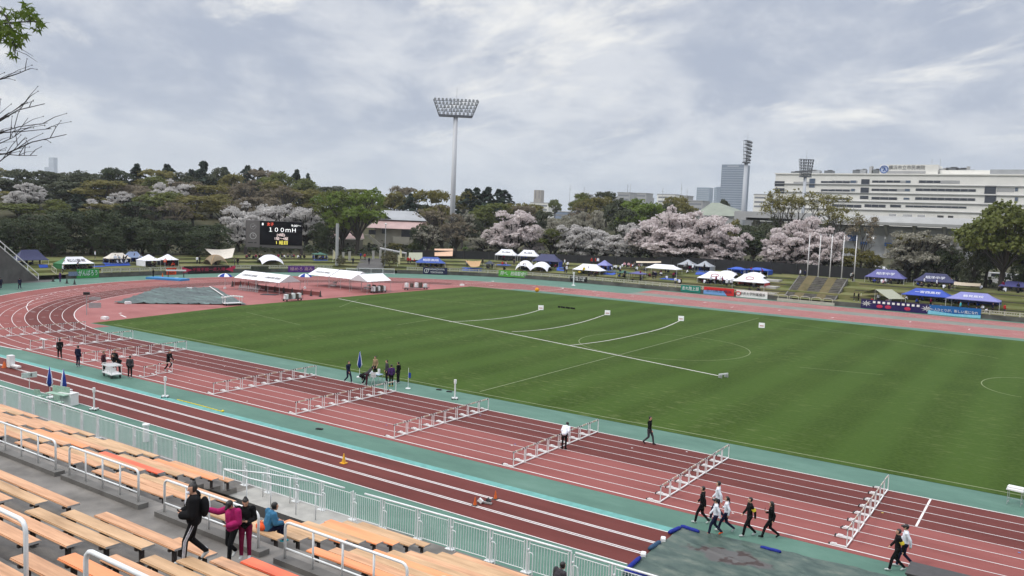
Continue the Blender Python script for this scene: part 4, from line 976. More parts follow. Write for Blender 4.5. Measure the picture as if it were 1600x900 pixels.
def parasol_closed(px, py, label, h=2.1, z=0):
    p = on_z(px, py, z); t = thing('parasol', label, 'parasol', (p.x, p.y, z + .01), rnd.uniform(0, 3), 'folded blue and white parasols')
    b = MB(); b.tube([(0, 0, 0), (0, 0, h)], .022, 6); b.build('pole', white, t); b = MB(); b.tube([(0, 0, 0), (0, 0, .08)], .22, 12); b.build('base', white, t)
    for k in range(6):
        b = MB(); a = k * 60; c, s = math.cos(R(a)), math.sin(R(a)); b.tube([(.0, 0, h + .03), (.06 * c, .06 * s, h - .5), (.12 * c, .12 * s, h - 1.05), (.07 * c, .07 * s, h - 1.3)], [.015, .06, .085, .04], 8)
        b.build('canopy_fold', [cl('parasol_blue', (38, 62, 140)), c_white][k % 3 == 2], t, smooth=True)
parasol_closed(561.5, 590, 'folded blue parasol standing at the officials\' table by the pitch'); parasol_closed(78, 622, 'folded blue and white parasol by the stand fence, left one'); parasol_closed(99.5, 626, 'folded blue and white parasol by the stand fence, right one')
def parasol_open(px, py, label):
    p = on_z(px, py); t = thing('parasol', label, 'parasol', (p.x, p.y, .01), 0, 'open blue and white parasols')
    b = MB(); b.tube([(0, 0, 0), (0, 0, 2.35)], .03, 6); b.build('pole', white, t); b = MB(); b.tube([(0, 0, 0), (0, 0, .3)], .2, 10); b.build('base', white, t)
    for k in range(8):
        a0, a1 = R(k * 45), R(k * 45 + 45); vs = []
        for j, (r, z) in enumerate(((.02, 2.5), (.45, 2.42), (.85, 2.24), (1.15, 1.98))):
            for a in (a0, a1): vs.append((r * math.cos(a), r * math.sin(a), z))
        b = MB(); b.add(vs, [(0, 1, 3, 2), (2, 3, 5, 4), (4, 5, 7, 6)]); b.build('canopy_panel', [cl('parasol_blue', (38, 62, 140)), c_white][k % 2], t)
parasol_open(351.5, 451.5, 'open blue and white parasol left of the left white tents'); parasol_open(476.5, 451, 'open blue and white parasol between the two pairs of white tents')
# desk by the stand fence
p = on_z(84, 630); t = thing('judge_table', 'pale green judging table by the front fence, with white items', 'table', (p.x + .6, p.y, .01), R(12))
b = MB(); b.box((0, 0, .72), (1.7, .6, .05)); b.box((0, .2, .95), (1.5, .05, .45)); b.build('table_top', cl('table_green', (150, 176, 160)), t)
for sx in (-.7, .7): b = MB(); b.tube([(sx, -.2, 0), (sx, -.2, .7)], .02, 6); b.tube([(sx, .2, 0), (sx, .2, .7)], .02, 6); b.tube([(sx, -.2, .3), (sx, .2, .3)], .02, 6); b.build('leg', galv, t)
for px, py, sz, l in ((107, 632, (1.1, .6, .75), 'white plastic box at the right end of the judging table'), (101, 616, (.9, .5, .3), 'white tray on the runway edge beside the right folded parasol')):
    p = on_z(px, py); b = MB(); b.box((0, 0, sz[2] / 2), sz); b.box((0, 0, sz[2] + .02), (sz[0] * 1.04, sz[1] * 1.04, .05)); tag(b.build('plastic_box', white, None, False, (p.x, p.y, .01), R(12)), l, 'box')
for px, py, l in ((62, 630, 'left'), (93, 640, 'right')):
    p = on_z(px, py); t = thing('folding_chair', f'pale green folding chair at the judging table, {l} one', 'chair', (p.x, p.y, .01), R(20)); b = MB(); b.box((0, 0, .45), (.45, .42, .04)); b.build('seat', cl('table_green', (150, 176, 160)), t); b = MB(); b.box((0, -.22, .8), (.45, .03, .3)); b.build('backrest', cl('table_green', (150, 176, 160)), t)
    for s in (-1, 1): b = MB(); b.tube([(s * .2, .2, 0), (s * .2, -.22, .9)], .015, 5); b.tube([(s * .2, -.2, 0), (s * .2, .15, .45)], .015, 5); b.build('leg', galv, t)
p = on_z(46, 607); t = thing('lane_sign', 'small white sign reading 4 on a post by the runway', 'sign', (p.x, p.y, .01), heading(46)); b = MB(); b.tube([(0, 0, 0), (0, 0, .8)], .02, 6); b.build('post', white, t); b = MB(); b.box((0, 0, .95), (.95, .12, .36), rot=Matrix.Rotation(R(12), 3, 'Z')); b.build('panel', cl('sign_grey', (196, 206, 200)), t); text('4', .34, c_char, t, (.1, -.09, .95), (1, .2, 0), (0, 0, 1))
p = on_z(17, 575); t = thing('equipment_stand', 'white equipment stand with orange cone base at the left edge of the track', 'stand', (p.x, p.y, .01)); b = MB(); b.box((0, 0, .55), (.5, .4, .9)); b.box((.5, 0, .25), (1.6, .3, .12)); b.build('body', white, t); b = MB(); b.tube([(-.4, -.3, 0), (-.4, -.3, .5)], [.2, .03], 10); b.build('cone', cone_o, t)
p = on_z(68, 548); t = thing('signal_post', 'thin post with a small white shelf on the green strip at the left', 'post', (p.x, p.y, .01)); b = MB(); b.tube([(0, 0, 0), (0, 0, 1.0)], .03, 6); b.build('pole', galv, t); b = MB(); b.box((0, 0, 1.0), (.9, .2, .08)); b.build('shelf', white, t)
p = on_z(143, 492); t = thing('notice_stand', 'grey notice stand with a dark lamp on a pole at the bend\'s inner edge', 'stand', (p.x, p.y, .01), heading(143)); b = MB(); b.tube([(-.5, 0, 0), (-.5, 0, 2.4)], .05, 6); b.build('pole', galv, t); b = MB(); b.box((-.5, 0, 2.5), (.7, .3, .3)); b.build('lamp', black, t); b = MB(); b.box((.35, 0, 1.9), (1.2, .06, .35)); b.box((.35, 0, 1.1), (1.3, .06, .6)); b.build('panel', galv, t)
for px, py, l in ((164, 499, 'white box on the rubber at the near corner of the pitch'), (200, 475, 'white weight holding the left corner of the green sheet'), (296, 452.5, 'white weight at the top edge of the green sheet'), (276, 437, 'white box on the far edge of the bend'), (745 - 23, 446.5, 'white box at the far corner of the pitch')):
    p = on_z(px, py); b = MB(); b.box((0, 0, .14), (.75, .5, .28)); b.box((0, 0, .3), (.6, .4, .06)); tag(b.build('weight_box', white, None, False, (p.x, p.y, .012), rnd.uniform(0, 2)), l, 'box')
p = on_z(839, 456); b = MB(); b.ellipsoid((0, 0, .35), (.4, .4, .4), nu=14, nv=8); tag(b.build('ball', cl('ball_orange', (226, 150, 40)), None, True, (p.x, p.y, .01)), 'orange ball at the inside edge of the back straight', 'ball')
p = on_z(421, 460.5); b = MB(); b.box((0, 0, .03), (2.4, 1.4, .05)); tag(b.build('rubber_mat', cl('mat_grey', (70, 72, 78)), None, False, (p.x - 38.0 + 38.0, p.y, .01), R(30)), 'dark grey mat lying before the left white tents', 'mat')

# sheets over pits
def wrinkled(pts, n, amp, z, seed):
    """quad patch (4 corners) with folds"""
    r = random.Random(seed); P = [Vector((p[0], p[1])) for p in pts]; b = MB(); ph = [r.uniform(0, 6.3) for _ in range(12)]
    for j in range(n + 1):
        for i in range(n + 1):
            u, v = i / n, j / n; q = (P[0] * (1 - u) + P[1] * u) * (1 - v) + (P[3] * (1 - u) + P[2] * u) * v
            w = sum(math.sin(q.x * (1.1 + k * .8) * (1 if k % 2 else .4) + q.y * (2.3 - k * .5) + ph[k]) for k in range(5)) / 5
            ridge = abs(math.sin(q.x * .9 + q.y * 2.1 + ph[6] + .6 * math.sin(q.x * .7)))
            b.v.append((q.x, q.y, z + amp * (w + 1) * .6 + amp * max(0, ridge - .93) * 9))
    for j in range(n):
        for i in range(n): a = j * (n + 1) + i; b.f.append((a, a + 1, a + n + 2, a + n + 1)); b.m.append(0)
    return b
tarp = worldmix('green_sheet', [(.34, (.022, .046, .037)), (.47, (.045, .078, .062)), (.58, (.078, .108, .085)), (.72, (.14, .16, .125))], .42, .9, (1, 1.7, 1), spec=.45, detail=12)
nt, b_ = nodes_of(tarp)
leafn = nt.nodes.new('ShaderNodeTexNoise'); leafn.inputs['Scale'].default_value = .8; leafn.inputs['Detail'].default_value = 6
mp = [n for n in nt.nodes if n.type == 'MAPPING'][0]; mp2 = nt.nodes.new('ShaderNodeMapping'); mp2.inputs['Location'].default_value = (3.4, 1.2, 0); ge = [n for n in nt.nodes if n.type == 'NEW_GEOMETRY'][0]; nt.links.new(ge.outputs['Position'], mp2.inputs['Vector']); nt.links.new(mp2.outputs[0], leafn.inputs['Vector'])
# brown puddle of leaves in the hollow of the sheet
vd = nt.nodes.new('ShaderNodeVectorMath'); vd.operation = 'DISTANCE'; vd.inputs[1].default_value = (-3.6, -13.6, 0); sc_ = nt.nodes.new('ShaderNodeVectorMath'); sc_.operation = 'MULTIPLY'; sc_.inputs[1].default_value = (.55, 1.1, 0)
vd2 = nt.nodes.new('ShaderNodeVectorMath'); vd2.operation = 'SUBTRACT'; vd2.inputs[1].default_value = (-3.4, -13.8, 0); nt.links.new(ge.outputs['Position'], vd2.inputs[0]); nt.links.new(vd2.outputs[0], sc_.inputs[0]); ln_ = nt.nodes.new('ShaderNodeVectorMath'); ln_.operation = 'LENGTH'; nt.links.new(sc_.outputs[0], ln_.inputs[0])
ad = nt.nodes.new('ShaderNodeMath'); ad.operation = 'MULTIPLY_ADD'; ad.inputs[1].default_value = 2.6; nt.links.new(leafn.outputs['Fac'], ad.inputs[0]); sb_ = nt.nodes.new('ShaderNodeMath'); sb_.operation = 'MULTIPLY'; sb_.inputs[1].default_value = -1.0; nt.links.new(ln_.outputs['Value'], sb_.inputs[0]); nt.links.new(sb_.outputs[0], ad.inputs[2])
mr = nt.nodes.new('ShaderNodeMapRange'); mr.inputs['From Min'].default_value = .42; mr.inputs['From Max'].default_value = .62; nt.links.new(ad.outputs[0], mr.inputs['Value'])
mx = nt.nodes.new('ShaderNodeMix'); mx.data_type = 'RGBA'; rp = [n for n in nt.nodes if n.type == 'VALTORGB'][0]; nt.links.new(mr.outputs[0], mx.inputs['Factor']); nt.links.new(rp.outputs[0], mx.inputs['A']); mx.inputs['B'].default_value = (.1, .085, .075, 1)
n3 = nt.nodes.new('ShaderNodeTexNoise'); n3.inputs['Scale'].default_value = 1.7; nt.links.new(ge.outputs['Position'], n3.inputs['Vector']); mr3 = nt.nodes.new('ShaderNodeMapRange'); mr3.inputs['From Min'].default_value = .54; mr3.inputs['From Max'].default_value = .58; nt.links.new(n3.outputs['Fac'], mr3.inputs['Value'])
mx3 = nt.nodes.new('ShaderNodeMix'); mx3.data_type = 'RGBA'; mx3.inputs['A'].default_value = (.085, .08, .075, 1); mx3.inputs['B'].default_value = (.035, .017, .012, 1); nt.links.new(mr3.outputs[0], mx3.inputs['Factor']); nt.links.new(mx3.outputs['Result'], mx.inputs['B'])
nt.links.new(mx.outputs['Result'], b_.inputs['Base Color'])
tag(wrinkled([(-6.35, -12.0), (4.2, -11.6), (4.4, -18.2), (-6.35, -18.2)], 150, .05, .03, 3).build('pit_cover', tarp, None, True), 'wet dark green sheet with brown leaf puddles covering the jump pit', 'cover sheet')
tarp2 = worldmix('pale_green_sheet', [(.3, (.022, .036, .033)), (.45, (.045, .066, .06)), (.58, (.075, .115, .1)), (.7, (.17, .3, .265))], .4, .5, (.35, 1.2, 1), spec=.5, detail=10)
P4 = [on_z(x, y) for x, y in ((178, 474.5), (385, 477), (335, 449.8), (246, 451))]
tag(wrinkled(P4, 110, .16, .03, 5).build('pit_cover', tarp2, None, True), 'pale green crumpled sheet spread on the rubber inside the bend', 'cover sheet')
sand = cl('sandbag_blue', (38, 50, 132)); sand2 = cl('sandbag_slate', (52, 78, 104))
def sandtube(a, b, r, m, label):
    A, B = on_z(*a), on_z(*b); t = MB(); n = 6; pts = [A.lerp(B, k / n) + Vector((0, .012 * math.sin(k * 1.7), r + .02)) for k in range(n + 1)]
    t.tube(pts, [r * .7] + [r] * (n - 1) + [r * .7], 10); tag(t.build('sandbag', m, None, True), label, 'sandbag', 'sandbags round the jump pit sheet')
sandtube((1045, 836), (1063, 828), .09, sand, 'long blue sandbag on the left edge of the sheet, at its far corner'); sandtube((1064, 825.5), (1092, 834.5), .085, sand, 'long blue sandbag along the far edge of the sheet'); sandtube((1188, 858), (1220, 866), .075, sand, 'blue sandbag lying alone on the sheet behind the students')
sandtube((1014, 862), (1031, 851), .1, sand2, 'slate sandbag on the left edge of the sheet between two white blocks'); sandtube((980, 893), (1000, 875), .09, sand, 'blue sandbag at the near left corner of the sheet, upright run'); sandtube((975, 896), (1012, 903), .09, sand, 'blue sandbag at the near left corner of the sheet, along the fence')
for a, l in (((1036, 847), 'far'), ((1005, 871), 'near')):
    p = on_z(*a); b = MB(); b.box((0, 0, .08), (.2, .32, .16)); b.box((0, 0, .17), (.16, .28, .03)); tag(b.build('weight_block', white, None, False, (p.x, p.y, .02), R(20)), f'white block weighting the left edge of the sheet, {l} one', 'block')
# dark panel at the bottom right
p = on_z(1425, 880, 1.2); s_ = MB(); s_.box((p.x + 1.6, p.y - .6, .6), (3.2, 1.2, 1.2)); s_.box((p.x + 1.6, p.y - .6, 1.22), (3.3, 1.3, .06)); tag(s_.build('equipment_cabinet', mat('cabinet_grey', (.045, .042, .04), .5, .2)), 'dark grey flat-topped cabinet cut by the bottom right frame edge', 'cabinet')
s_ = MB(); A, B = on_z(277, 625), on_z(348, 644); s_.tube([A + Vector((0, 0, .03)), A.lerp(B, .5) + Vector((.1, .05, .03)), B + Vector((0, 0, .03))], .03, 6); s_.ellipsoid(B + Vector((0, 0, .07)), (.1, .1, .08), nu=10, nv=6); tag(s_.build('measuring_tape', c_yel), 'yellow measuring tape laid along the cyan line', 'tape')
for a, l in (((499, 671), 'on the green strip near the hurdles'), ((686, 609.5), 'at the inner edge, left'), ((702, 612.5), 'at the inner edge, right')):
    p = on_z(*a); s_ = MB(); s_.box((0, 0, .03), (.42, .2, .05)); s_.box((0, 0, .06), (.3, .12, .03)); tag(s_.build('cable_cover', black, None, False, (p.x, p.y, .01), R(20)), 'small black box lying ' + l, 'box')
p = on_z(228, 690); s_ = MB(); s_.tube([(0, 0, 0), (0, 0, .9)], .16, 14); s_.tube([(0, 0, .9), (0, 0, 1.0)], .2, 14); tag(s_.build('white_bollard', white, None, False, (p.x, p.y, .01)), 'white bollard standing just beyond the front fence', 'bollard')
# gear on the far green
p = on_z(262, 437); s_ = MB(); s_.box((0, 0, .15), (7, 2.4, .3)); s_.box((0, 0, .31), (6.8, 2.2, .03)); tag(s_.build('landing_mat', cl('mat_blue', (70, 130, 180)), None, False, (p.x, p.y, .01), R(20)), 'blue mat lying at the outer edge of the far bend', 'mat')
p = on_z(275, 433); t = thing('barrier_hurdle', 'steeplechase barrier with white top bar on the far bend', 'barrier', (p.x, p.y, .01), heading(275)); b = MB(); b.box((0, 0, 1.2), (3.4, .2, .25)); b.build('bar', white, t)
for s in (-1.3, 1.3): b = MB(); b.box((s, 0, .1), (.15, .9, .15)); b.box((s, 0, .6), (.152, .15, 1.2)); b.build('leg', dark_metal, t)
cone(254, 434.5, cone_o, 'orange cone beside the blue mat on the far bend', .9); p = on_z(226, 430); s_ = MB(); s_.box((0, 0, .3), (1.2, .7, .6)); s_.box((0, 0, .63), (1.25, .75, .06)); tag(s_.build('crate', c_royal, None, False, (p.x, p.y, .01), .4), 'blue crate against the far wall', 'crate')
# ------------------------------------------------------------------ tents and shelters
def shade(name, rgb): return cloth(name, rgb, .6)
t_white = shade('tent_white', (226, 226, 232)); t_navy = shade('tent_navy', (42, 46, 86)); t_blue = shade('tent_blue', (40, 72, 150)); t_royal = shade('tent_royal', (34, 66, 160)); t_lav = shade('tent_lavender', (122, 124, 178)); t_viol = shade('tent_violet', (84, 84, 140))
t_green = shade('tent_green', (34, 104, 58)); t_grey = shade('tent_grey', (150, 154, 160)); t_bgrey = shade('tent_bluegrey', (122, 138, 168)); t_cream = shade('tent_cream', (206, 198, 186)); t_peach = shade('tent_peach', (206, 168, 140)); t_tan = shade('tent_tan', (176, 140, 96)); t_olive = shade('tent_olive', (150, 152, 132)); t_khaki = shade('tent_khaki', (120, 104, 78)); t_dgreen = shade('tent_darkgreen', (48, 92, 76)); t_dk = shade('tent_dark', (40, 48, 66)); t_sheet = shade('sheet_blue', (30, 78, 176)); t_red = shade('tent_red', (170, 40, 44)); t_beige = shade('tent_beige', (206, 192, 170))
def local_z(p, px_, py_):
    """height above p of the point seen at that pixel, at p's distance"""
    d = ray(px_, py_); k = (p - CAM).dot(FWD) / F; return (CAM + d * k).z - p.z
def px_len(p, n): return n * (p - CAM).dot(FWD) / F
def hip_tent(name, label, p, rz, w, d, ez, az, roof, walls=(), roof2=None, txt=None, tcol=None, tsize=.45, group='team tents on the bank', ridge=None, thin=.025, legs=True, ring=False):
    t = thing(name, label, 'tent', p, rz, group)
    ridge = max(.3, w - d) if ridge is None else ridge
    val = .22 if ez > 1.4 else .1
    x, y = w / 2, d / 2; r = ridge / 2
    b = MB(); sag = .06 * w
    # each slope is bowed a little so the cloth reads as stretched over a frame
    def slope(A, B, Cc, Dd, m_):
        n = 6; vs = []
        for j in range(n + 1):
            for i in range(n + 1):
                u, v = i / n, j / n; q = (A * (1 - u) + B * u) * (1 - v) + (Dd * (1 - u) + Cc * u) * v
                q = q + Vector((0, 0, -.32 * (az - ez) * v * (1 - v) - .1 * math.sin(math.pi * u) * (1 - v) * .5)); vs.append(q)
        b.add(vs, [(j * (n + 1) + i, j * (n + 1) + i + 1, (j + 1) * (n + 1) + i + 1, (j + 1) * (n + 1) + i) for j in range(n) for i in range(n)], m_)
    a0, a1, a2, a3 = V(-x, -y, ez), V(x, -y, ez), V(x, y, ez), V(-x, y, ez); r0, r1 = V(-r, 0, az), V(r, 0, az)
    slope(a0, a1, r1, r0, 0); slope(a2, a3, r0, r1, 0); slope(a1, a2, r1, r1, 1); slope(a3, a0, r0, r0, 1)
    for A, B in ((a0, a1), (a1, a2), (a2, a3), (a3, a0)):
        dn = V(0, 0, -val); b.add([A, B, B + dn, A + dn], [(0, 1, 2, 3)], 1 if roof2 else 0)
    b.build('canopy', [roof, roof2 or roof], t)
    if legs:
        for sx in (-1, 1):
            for sy in (-1, 1): b = MB(); b.tube([(sx * (x - .06), sy * (y - .06), -.7 if sy < 0 else -.1), (sx * (x - .06), sy * (y - .06), ez)], thin, 5); b.build('leg', white_metal, t)
    for side, m_ in walls:
        b = MB(); z0 = .05; zz = ez - val
        q = {'b': ((-x, y - .03), (x, y - .03)), 'f': ((-x, -y + .03), (x, -y + .03)), 'l': ((-x + .03, -y), (-x + .03, y)), 'r': ((x - .03, -y), (x - .03, y))}[side]
        n = 8; vs = []
        for k in range(n + 1):
            u = k / n; xx = q[0][0] + (q[1][0] - q[0][0]) * u; yy = q[0][1] + (q[1][1] - q[0][1]) * u; o_ = .05 * (k % 2)
            vs += [(xx, yy + o_, z0), (xx, yy, zz)]
        b.add(vs, [(2 * k, 2 * k + 2, 2 * k + 3, 2 * k + 1) for k in range(n)]); b.build('side_wall', m_, t)
    sl_ = V(0, y, az - ez).normalized(); nrm = V(1, 0, 0).cross(sl_)
    mid = (a0 + a1 + r0 + r1) / 4 - V(0, 0, .07 * (az - ez)) + nrm * .03
    if txt: text(txt, tsize, tcol or c_white, t, mid, (1, 0, 0), sl_)
    if ring:
        b = MB(); n = 20; pts = []
        for k in range(n + 1): a = 2 * math.pi * k / n; pts.append(mid + V(1, 0, 0) * .75 * math.cos(a) + sl_ * .42 * math.sin(a))
        b.tube(pts, .05, 5); b.build('ring_emblem', t_red, t)
    return t
FOOT_ = []
def tent_px(name, label, xl, xr, apex, eave, base, roof, ratio=2.0, rz=None, **k):
    c = (xl + xr) / 2; p = hit(c, base); wd = wall_dir(p.x, p.y) if rz is None else rz
    h = wd - heading(c); full = px_len(p, xr - xl)
    w = full / (abs(math.cos(h)) + abs(math.sin(h)) / ratio); d = w / ratio
    vd_ = Vector((p.x - CAM.x, p.y - CAM.y, 0)).normalized(); q = p + vd_ * d * .55; w *= depth(q) / depth(p); d = w / ratio; q.z = gz(q.x, q.y); p = q
    FOOT_.append((p.copy(), wd, w, d, label))
    return hip_tent(name, label, p, wd, w, d, max(.9, local_z(p, c, eave)), max(1.3, local_z(p, c, apex)), roof, **k)
def dome(label, xl, xr, apex, base, m, arch=True, group='team tents on the bank', n=4):
    c = (xl + xr) / 2; p = hit(c, base); rz = wall_dir(p.x, p.y); w = px_len(p, xr - xl) * .92; p = p + Vector((p.x - CAM.x, p.y - CAM.y, 0)).normalized() * w * .45; p.z = gz(p.x, p.y); H = local_z(p, c, apex)
    t = thing('dome_tent', label, 'tent', p, rz, group); b = MB(); r = w / 2
    # four-legged dome: shell cut by an arch on each side
    N = 20; vs = []; keep = {}
    for j in range(N + 1):
        for i in range(N + 1):
            u, v = i / N * 2 - 1, j / N * 2 - 1
            z = H * (max(0, 1 - u * u * .98) ** .5) * (max(0, 1 - v * v * .98) ** .5)
            z = H * (1 - (abs(u) ** 2.4 + abs(v) ** 2.4) / 2) if True else z
            zarch = H * .74
            vs.append((u * r, v * r, z * .98 if z > 0 else 0))
    z_edge = lambda u: H * (1 - (1 + abs(u) ** 2.4) / 2)
    fs = [(j * (N + 1) + i, j * (N + 1) + i + 1, (j + 1) * (N + 1) + i + 1, (j + 1) * (N + 1) + i) for j in range(N) for i in range(N)]
    vs = [V(x, y, z + (H * .25) * (1 - max(abs(x), abs(y)) / r) * 0) for x, y, z in vs]
    vs = [V(x, y, max(0.0, z)) for x, y, z in vs]
    b.add(vs, fs); b.build('shell', m, t, smooth=True)
    for sx in (-1, 1):
        for sy in (-1, 1): q = MB(); q.tube([(sx * r * k / 6, sy * r * k / 6, H * (1 - (k / 6) ** 2.4) * .98 + .03) for k in range(7)], .05, 6); q.build('arch_pole', m if m is not t_khaki else t_tan, t)
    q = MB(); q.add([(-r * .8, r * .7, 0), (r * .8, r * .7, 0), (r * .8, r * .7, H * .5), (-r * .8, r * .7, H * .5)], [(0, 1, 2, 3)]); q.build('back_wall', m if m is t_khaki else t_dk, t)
    return t
def tarp_sheet(label, pts, base, m, sag=.25, poles=True, group='tarps on the bank'):
    """stretched sheet between poles; corners seen at the given pixels, top pair farther away"""
    c = sum(p[0] for p in pts) / 4; P0 = hit(c, base); dir_ = Vector((math.cos(wall_dir(P0.x, P0.y) + math.pi / 2), math.sin(wall_dir(P0.x, P0.y) + math.pi / 2), 0))
    t = thing('tarp_shelter', label, 'tarp', P0, 0, group); Q = []
    for k, (x, y) in enumerate(pts):
        cdist = P0 + dir_ * (1.2 if k < 2 else -1.2); kk = (cdist - CAM).dot(FWD) / F; Q.append(CAM + ray(x, y) * kk - P0)
    n = 8; vs = []
    for j in range(n + 1):
        for i in range(n + 1):
            u, v = i / n, j / n; q = (Q[0] * (1 - u) + Q[1] * u) * (1 - v) + (Q[3] * (1 - u) + Q[2] * u) * v
            vs.append(q + V(0, 0, -sag * math.sin(math.pi * u) * (.4 + .6 * math.sin(math.pi * v))))
    b = MB(); b.add(vs, [(j * (n + 1) + i, j * (n + 1) + i + 1, (j + 1) * (n + 1) + i + 1, (j + 1) * (n + 1) + i) for j in range(n) for i in range(n)]); o = b.build('sheet', m, t, smooth=True)
    if poles:
        for q in Q[:2] + Q[2:]:
            z = gz(P0.x + q.x, P0.y + q.y) - P0.z
            if q.z - z > .25: b = MB(); b.tube([(q.x, q.y, z), tuple(q)], .03, 5); b.build('pole', dark_metal, t)
    return t
sheet_n = 0
def ground_sheet(xl, xr, py, m, label, dpt=3.0):
    p = hit((xl + xr) / 2, py); rz = wall_dir(p.x, p.y); w = px_len(p, xr - xl) * .9; n = 6; dpt *= .55; b = MB(); vs = []
    for j in range(n + 1):
        for i in range(n + 1):
            x, y = (i / n - .5) * w, (j / n - .5) * dpt; X = p.x + x * math.cos(rz) - y * math.sin(rz); Y = p.y + x * math.sin(rz) + y * math.cos(rz); vs.append((X, Y, gz(X, Y) + .07 + rnd.uniform(0, .04)))
    b.add(vs, [(j * (n + 1) + i, j * (n + 1) + i + 1, (j + 1) * (n + 1) + i + 1, (j + 1) * (n + 1) + i) for j in range(n) for i in range(n)])
    tag(b.build('ground_sheet', m), label, 'ground sheet', 'blue sheets spread on the bank')
T = 'popup_tent'
tent_px(T, 'large dark navy tent behind the stair railing at the far left', 20, 73, 390, 406, 415, t_navy)
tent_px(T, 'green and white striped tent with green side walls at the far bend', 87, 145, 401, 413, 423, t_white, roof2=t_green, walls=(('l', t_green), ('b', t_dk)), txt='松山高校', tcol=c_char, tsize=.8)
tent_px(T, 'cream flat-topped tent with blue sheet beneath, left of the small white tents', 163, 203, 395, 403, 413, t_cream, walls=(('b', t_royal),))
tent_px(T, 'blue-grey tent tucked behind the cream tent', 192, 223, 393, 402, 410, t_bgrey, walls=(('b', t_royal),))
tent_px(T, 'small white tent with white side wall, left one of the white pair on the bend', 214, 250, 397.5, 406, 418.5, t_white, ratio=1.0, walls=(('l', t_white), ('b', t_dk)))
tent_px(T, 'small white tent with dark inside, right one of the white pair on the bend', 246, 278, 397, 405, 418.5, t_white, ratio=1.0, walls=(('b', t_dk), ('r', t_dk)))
tarp_sheet('cream wing-shaped tarp stretched on poles left of the scoreboard', ((319, 388), (367, 387.5), (363, 402), (335, 402)), 407, t_cream, .75)
dome('tan screen dome tent under the cream wing tarp', 321, 352, 398, 415.5, t_khaki)
dome('white arched dome tent below the scoreboard', 403, 440, 398, 414, t_white)
tent_px('popup_tent', 'small dark green tent right of the scoreboard', 487, 512, 394, 400, 407, t_dgreen, ratio=1.0)
tarp_sheet('grey-green sheet hung upright by the entrance', ((639, 394.5), (660, 394.5), (660, 406), (638, 406)), 408, t_olive, .05)
tent_px(T, 'bright blue tent with white lettering right of the entrance path', 649, 696, 401.5, 411.5, 420.5, t_blue, txt='相原高校', tsize=.9)
tarp_sheet('peach sheet hung upright before the dark fence', ((679, 388.5), (708, 388.5), (707, 400), (679, 400)), 404, t_peach, .05)
tarp_sheet('tan sheet shelter with drooping front', ((727, 407), (752, 407.5), (749, 416), (735, 416.5)), 420, t_tan, .3)
tent_px(T, 'small dark tent between the tan shelter and the blue sheet', 756, 774, 407.5, 412, 421, t_dk, ratio=1.2)
tent_px(T, 'white tent before the dark fence, left one of two under the pale cherry', 773, 809, 389.5, 397.5, 408, t_white, txt='陸上競技', tcol=c_char, tsize=.5)
tent_px(T, 'white tent before the dark fence, right one of two under the pale cherry', 808, 843, 390.5, 399, 410, t_white, txt='陸上競技', tcol=c_char, tsize=.5)
tent_px(T, 'navy tent behind the twin white domes', 831, 879, 397, 407.5, 418, t_navy, walls=(('r', t_royal), ('b', t_navy)))
dome('white arched dome tent, left one of the twin domes', 807, 834, 407, 425, t_white); dome('white arched dome tent, right one of the twin domes', 831, 861, 409, 426, t_white)
tent_px(T, 'bright white tent with dark tables beneath, right of the twin domes', 894, 947, 412.5, 422, 432, t_white)
tent_px(T, 'pale lavender tent with blue side walls', 931, 957, 406.5, 414, 427, t_lav, ratio=1.0, walls=(('r', t_royal), ('b', t_royal)))
tarp_sheet('flat beige tarp before the dark fence at mid bank', ((994, 408), (1033, 408), (1033, 410.5), (994, 410.5)), 419, t_beige, .1)
tent_px(T, 'long white tent with white legs and blue sheet under it', 1008, 1065, 413, 419, 435, t_white, ratio=2.4)
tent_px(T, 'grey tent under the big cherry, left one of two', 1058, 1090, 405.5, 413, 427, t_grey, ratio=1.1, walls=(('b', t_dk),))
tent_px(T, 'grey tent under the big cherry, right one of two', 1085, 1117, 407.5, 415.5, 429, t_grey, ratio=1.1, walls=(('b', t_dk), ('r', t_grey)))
tent_px(T, 'low dull green tent near the low fence', 962, 987, 425.5, 431, 438, t_dgreen, ratio=1.2)
tent_px(T, 'low navy-violet tent near the low fence', 982, 1011, 426, 432, 440, t_viol, ratio=1.2)
tent_px(T, 'white tent with red ring emblem and cream side wall', 1089, 1148, 424, 434.5, 449, t_white, ratio=1.8, walls=(('l', t_cream), ('b', t_cream)), ring=True)
tent_px(T, 'white tent with red ring emblem and red side walls', 1144, 1201, 428, 441, 456, t_white, ratio=1.8, walls=(('b', t_red), ('r', t_red)), ring=True)
dome('white arched dome behind the left red-ring tent', 1118, 1152, 423, 440, t_white); dome('white arched dome behind the right red-ring tent', 1160, 1196, 425.5, 444, t_white)
tent_px(T, 'blue tarpaulin over a tent frame, left of two', 1136, 1168, 417, 426, 434, t_sheet, ratio=1.4, walls=(('b', t_sheet),), legs=True)
tent_px(T, 'blue tarpaulin over a tent frame, right of two', 1164, 1206, 419, 425, 435, t_sheet, ratio=1.4, walls=(('b', t_sheet), ('r', t_sheet)))
tent_px(T, 'violet-blue tent with white lettering near the flagpoles', 1353, 1414, 421, 433, 443, t_viol, txt='相洋中学', tsize=.8)
tent_px(T, 'deep navy tent with white lettering under the pale tree', 1430, 1492, 427, 440, 449, t_navy, txt='相洋中学', tsize=.8)
tarp_sheet('flat beige tarp right of the deep navy tent', ((1491, 440), (1533, 443), (1531, 447.5), (1490, 445)), 452, t_beige, .1)
tent_px(T, 'blue-violet tent cut by the right frame edge', 1563, 1606, 439.5, 448, 456, t_viol)
tent_px(T, 'royal blue tent with white lettering above the purple banner', 1411, 1486, 451, 465, 480, t_royal, txt='一宮西高校', tsize=.8)
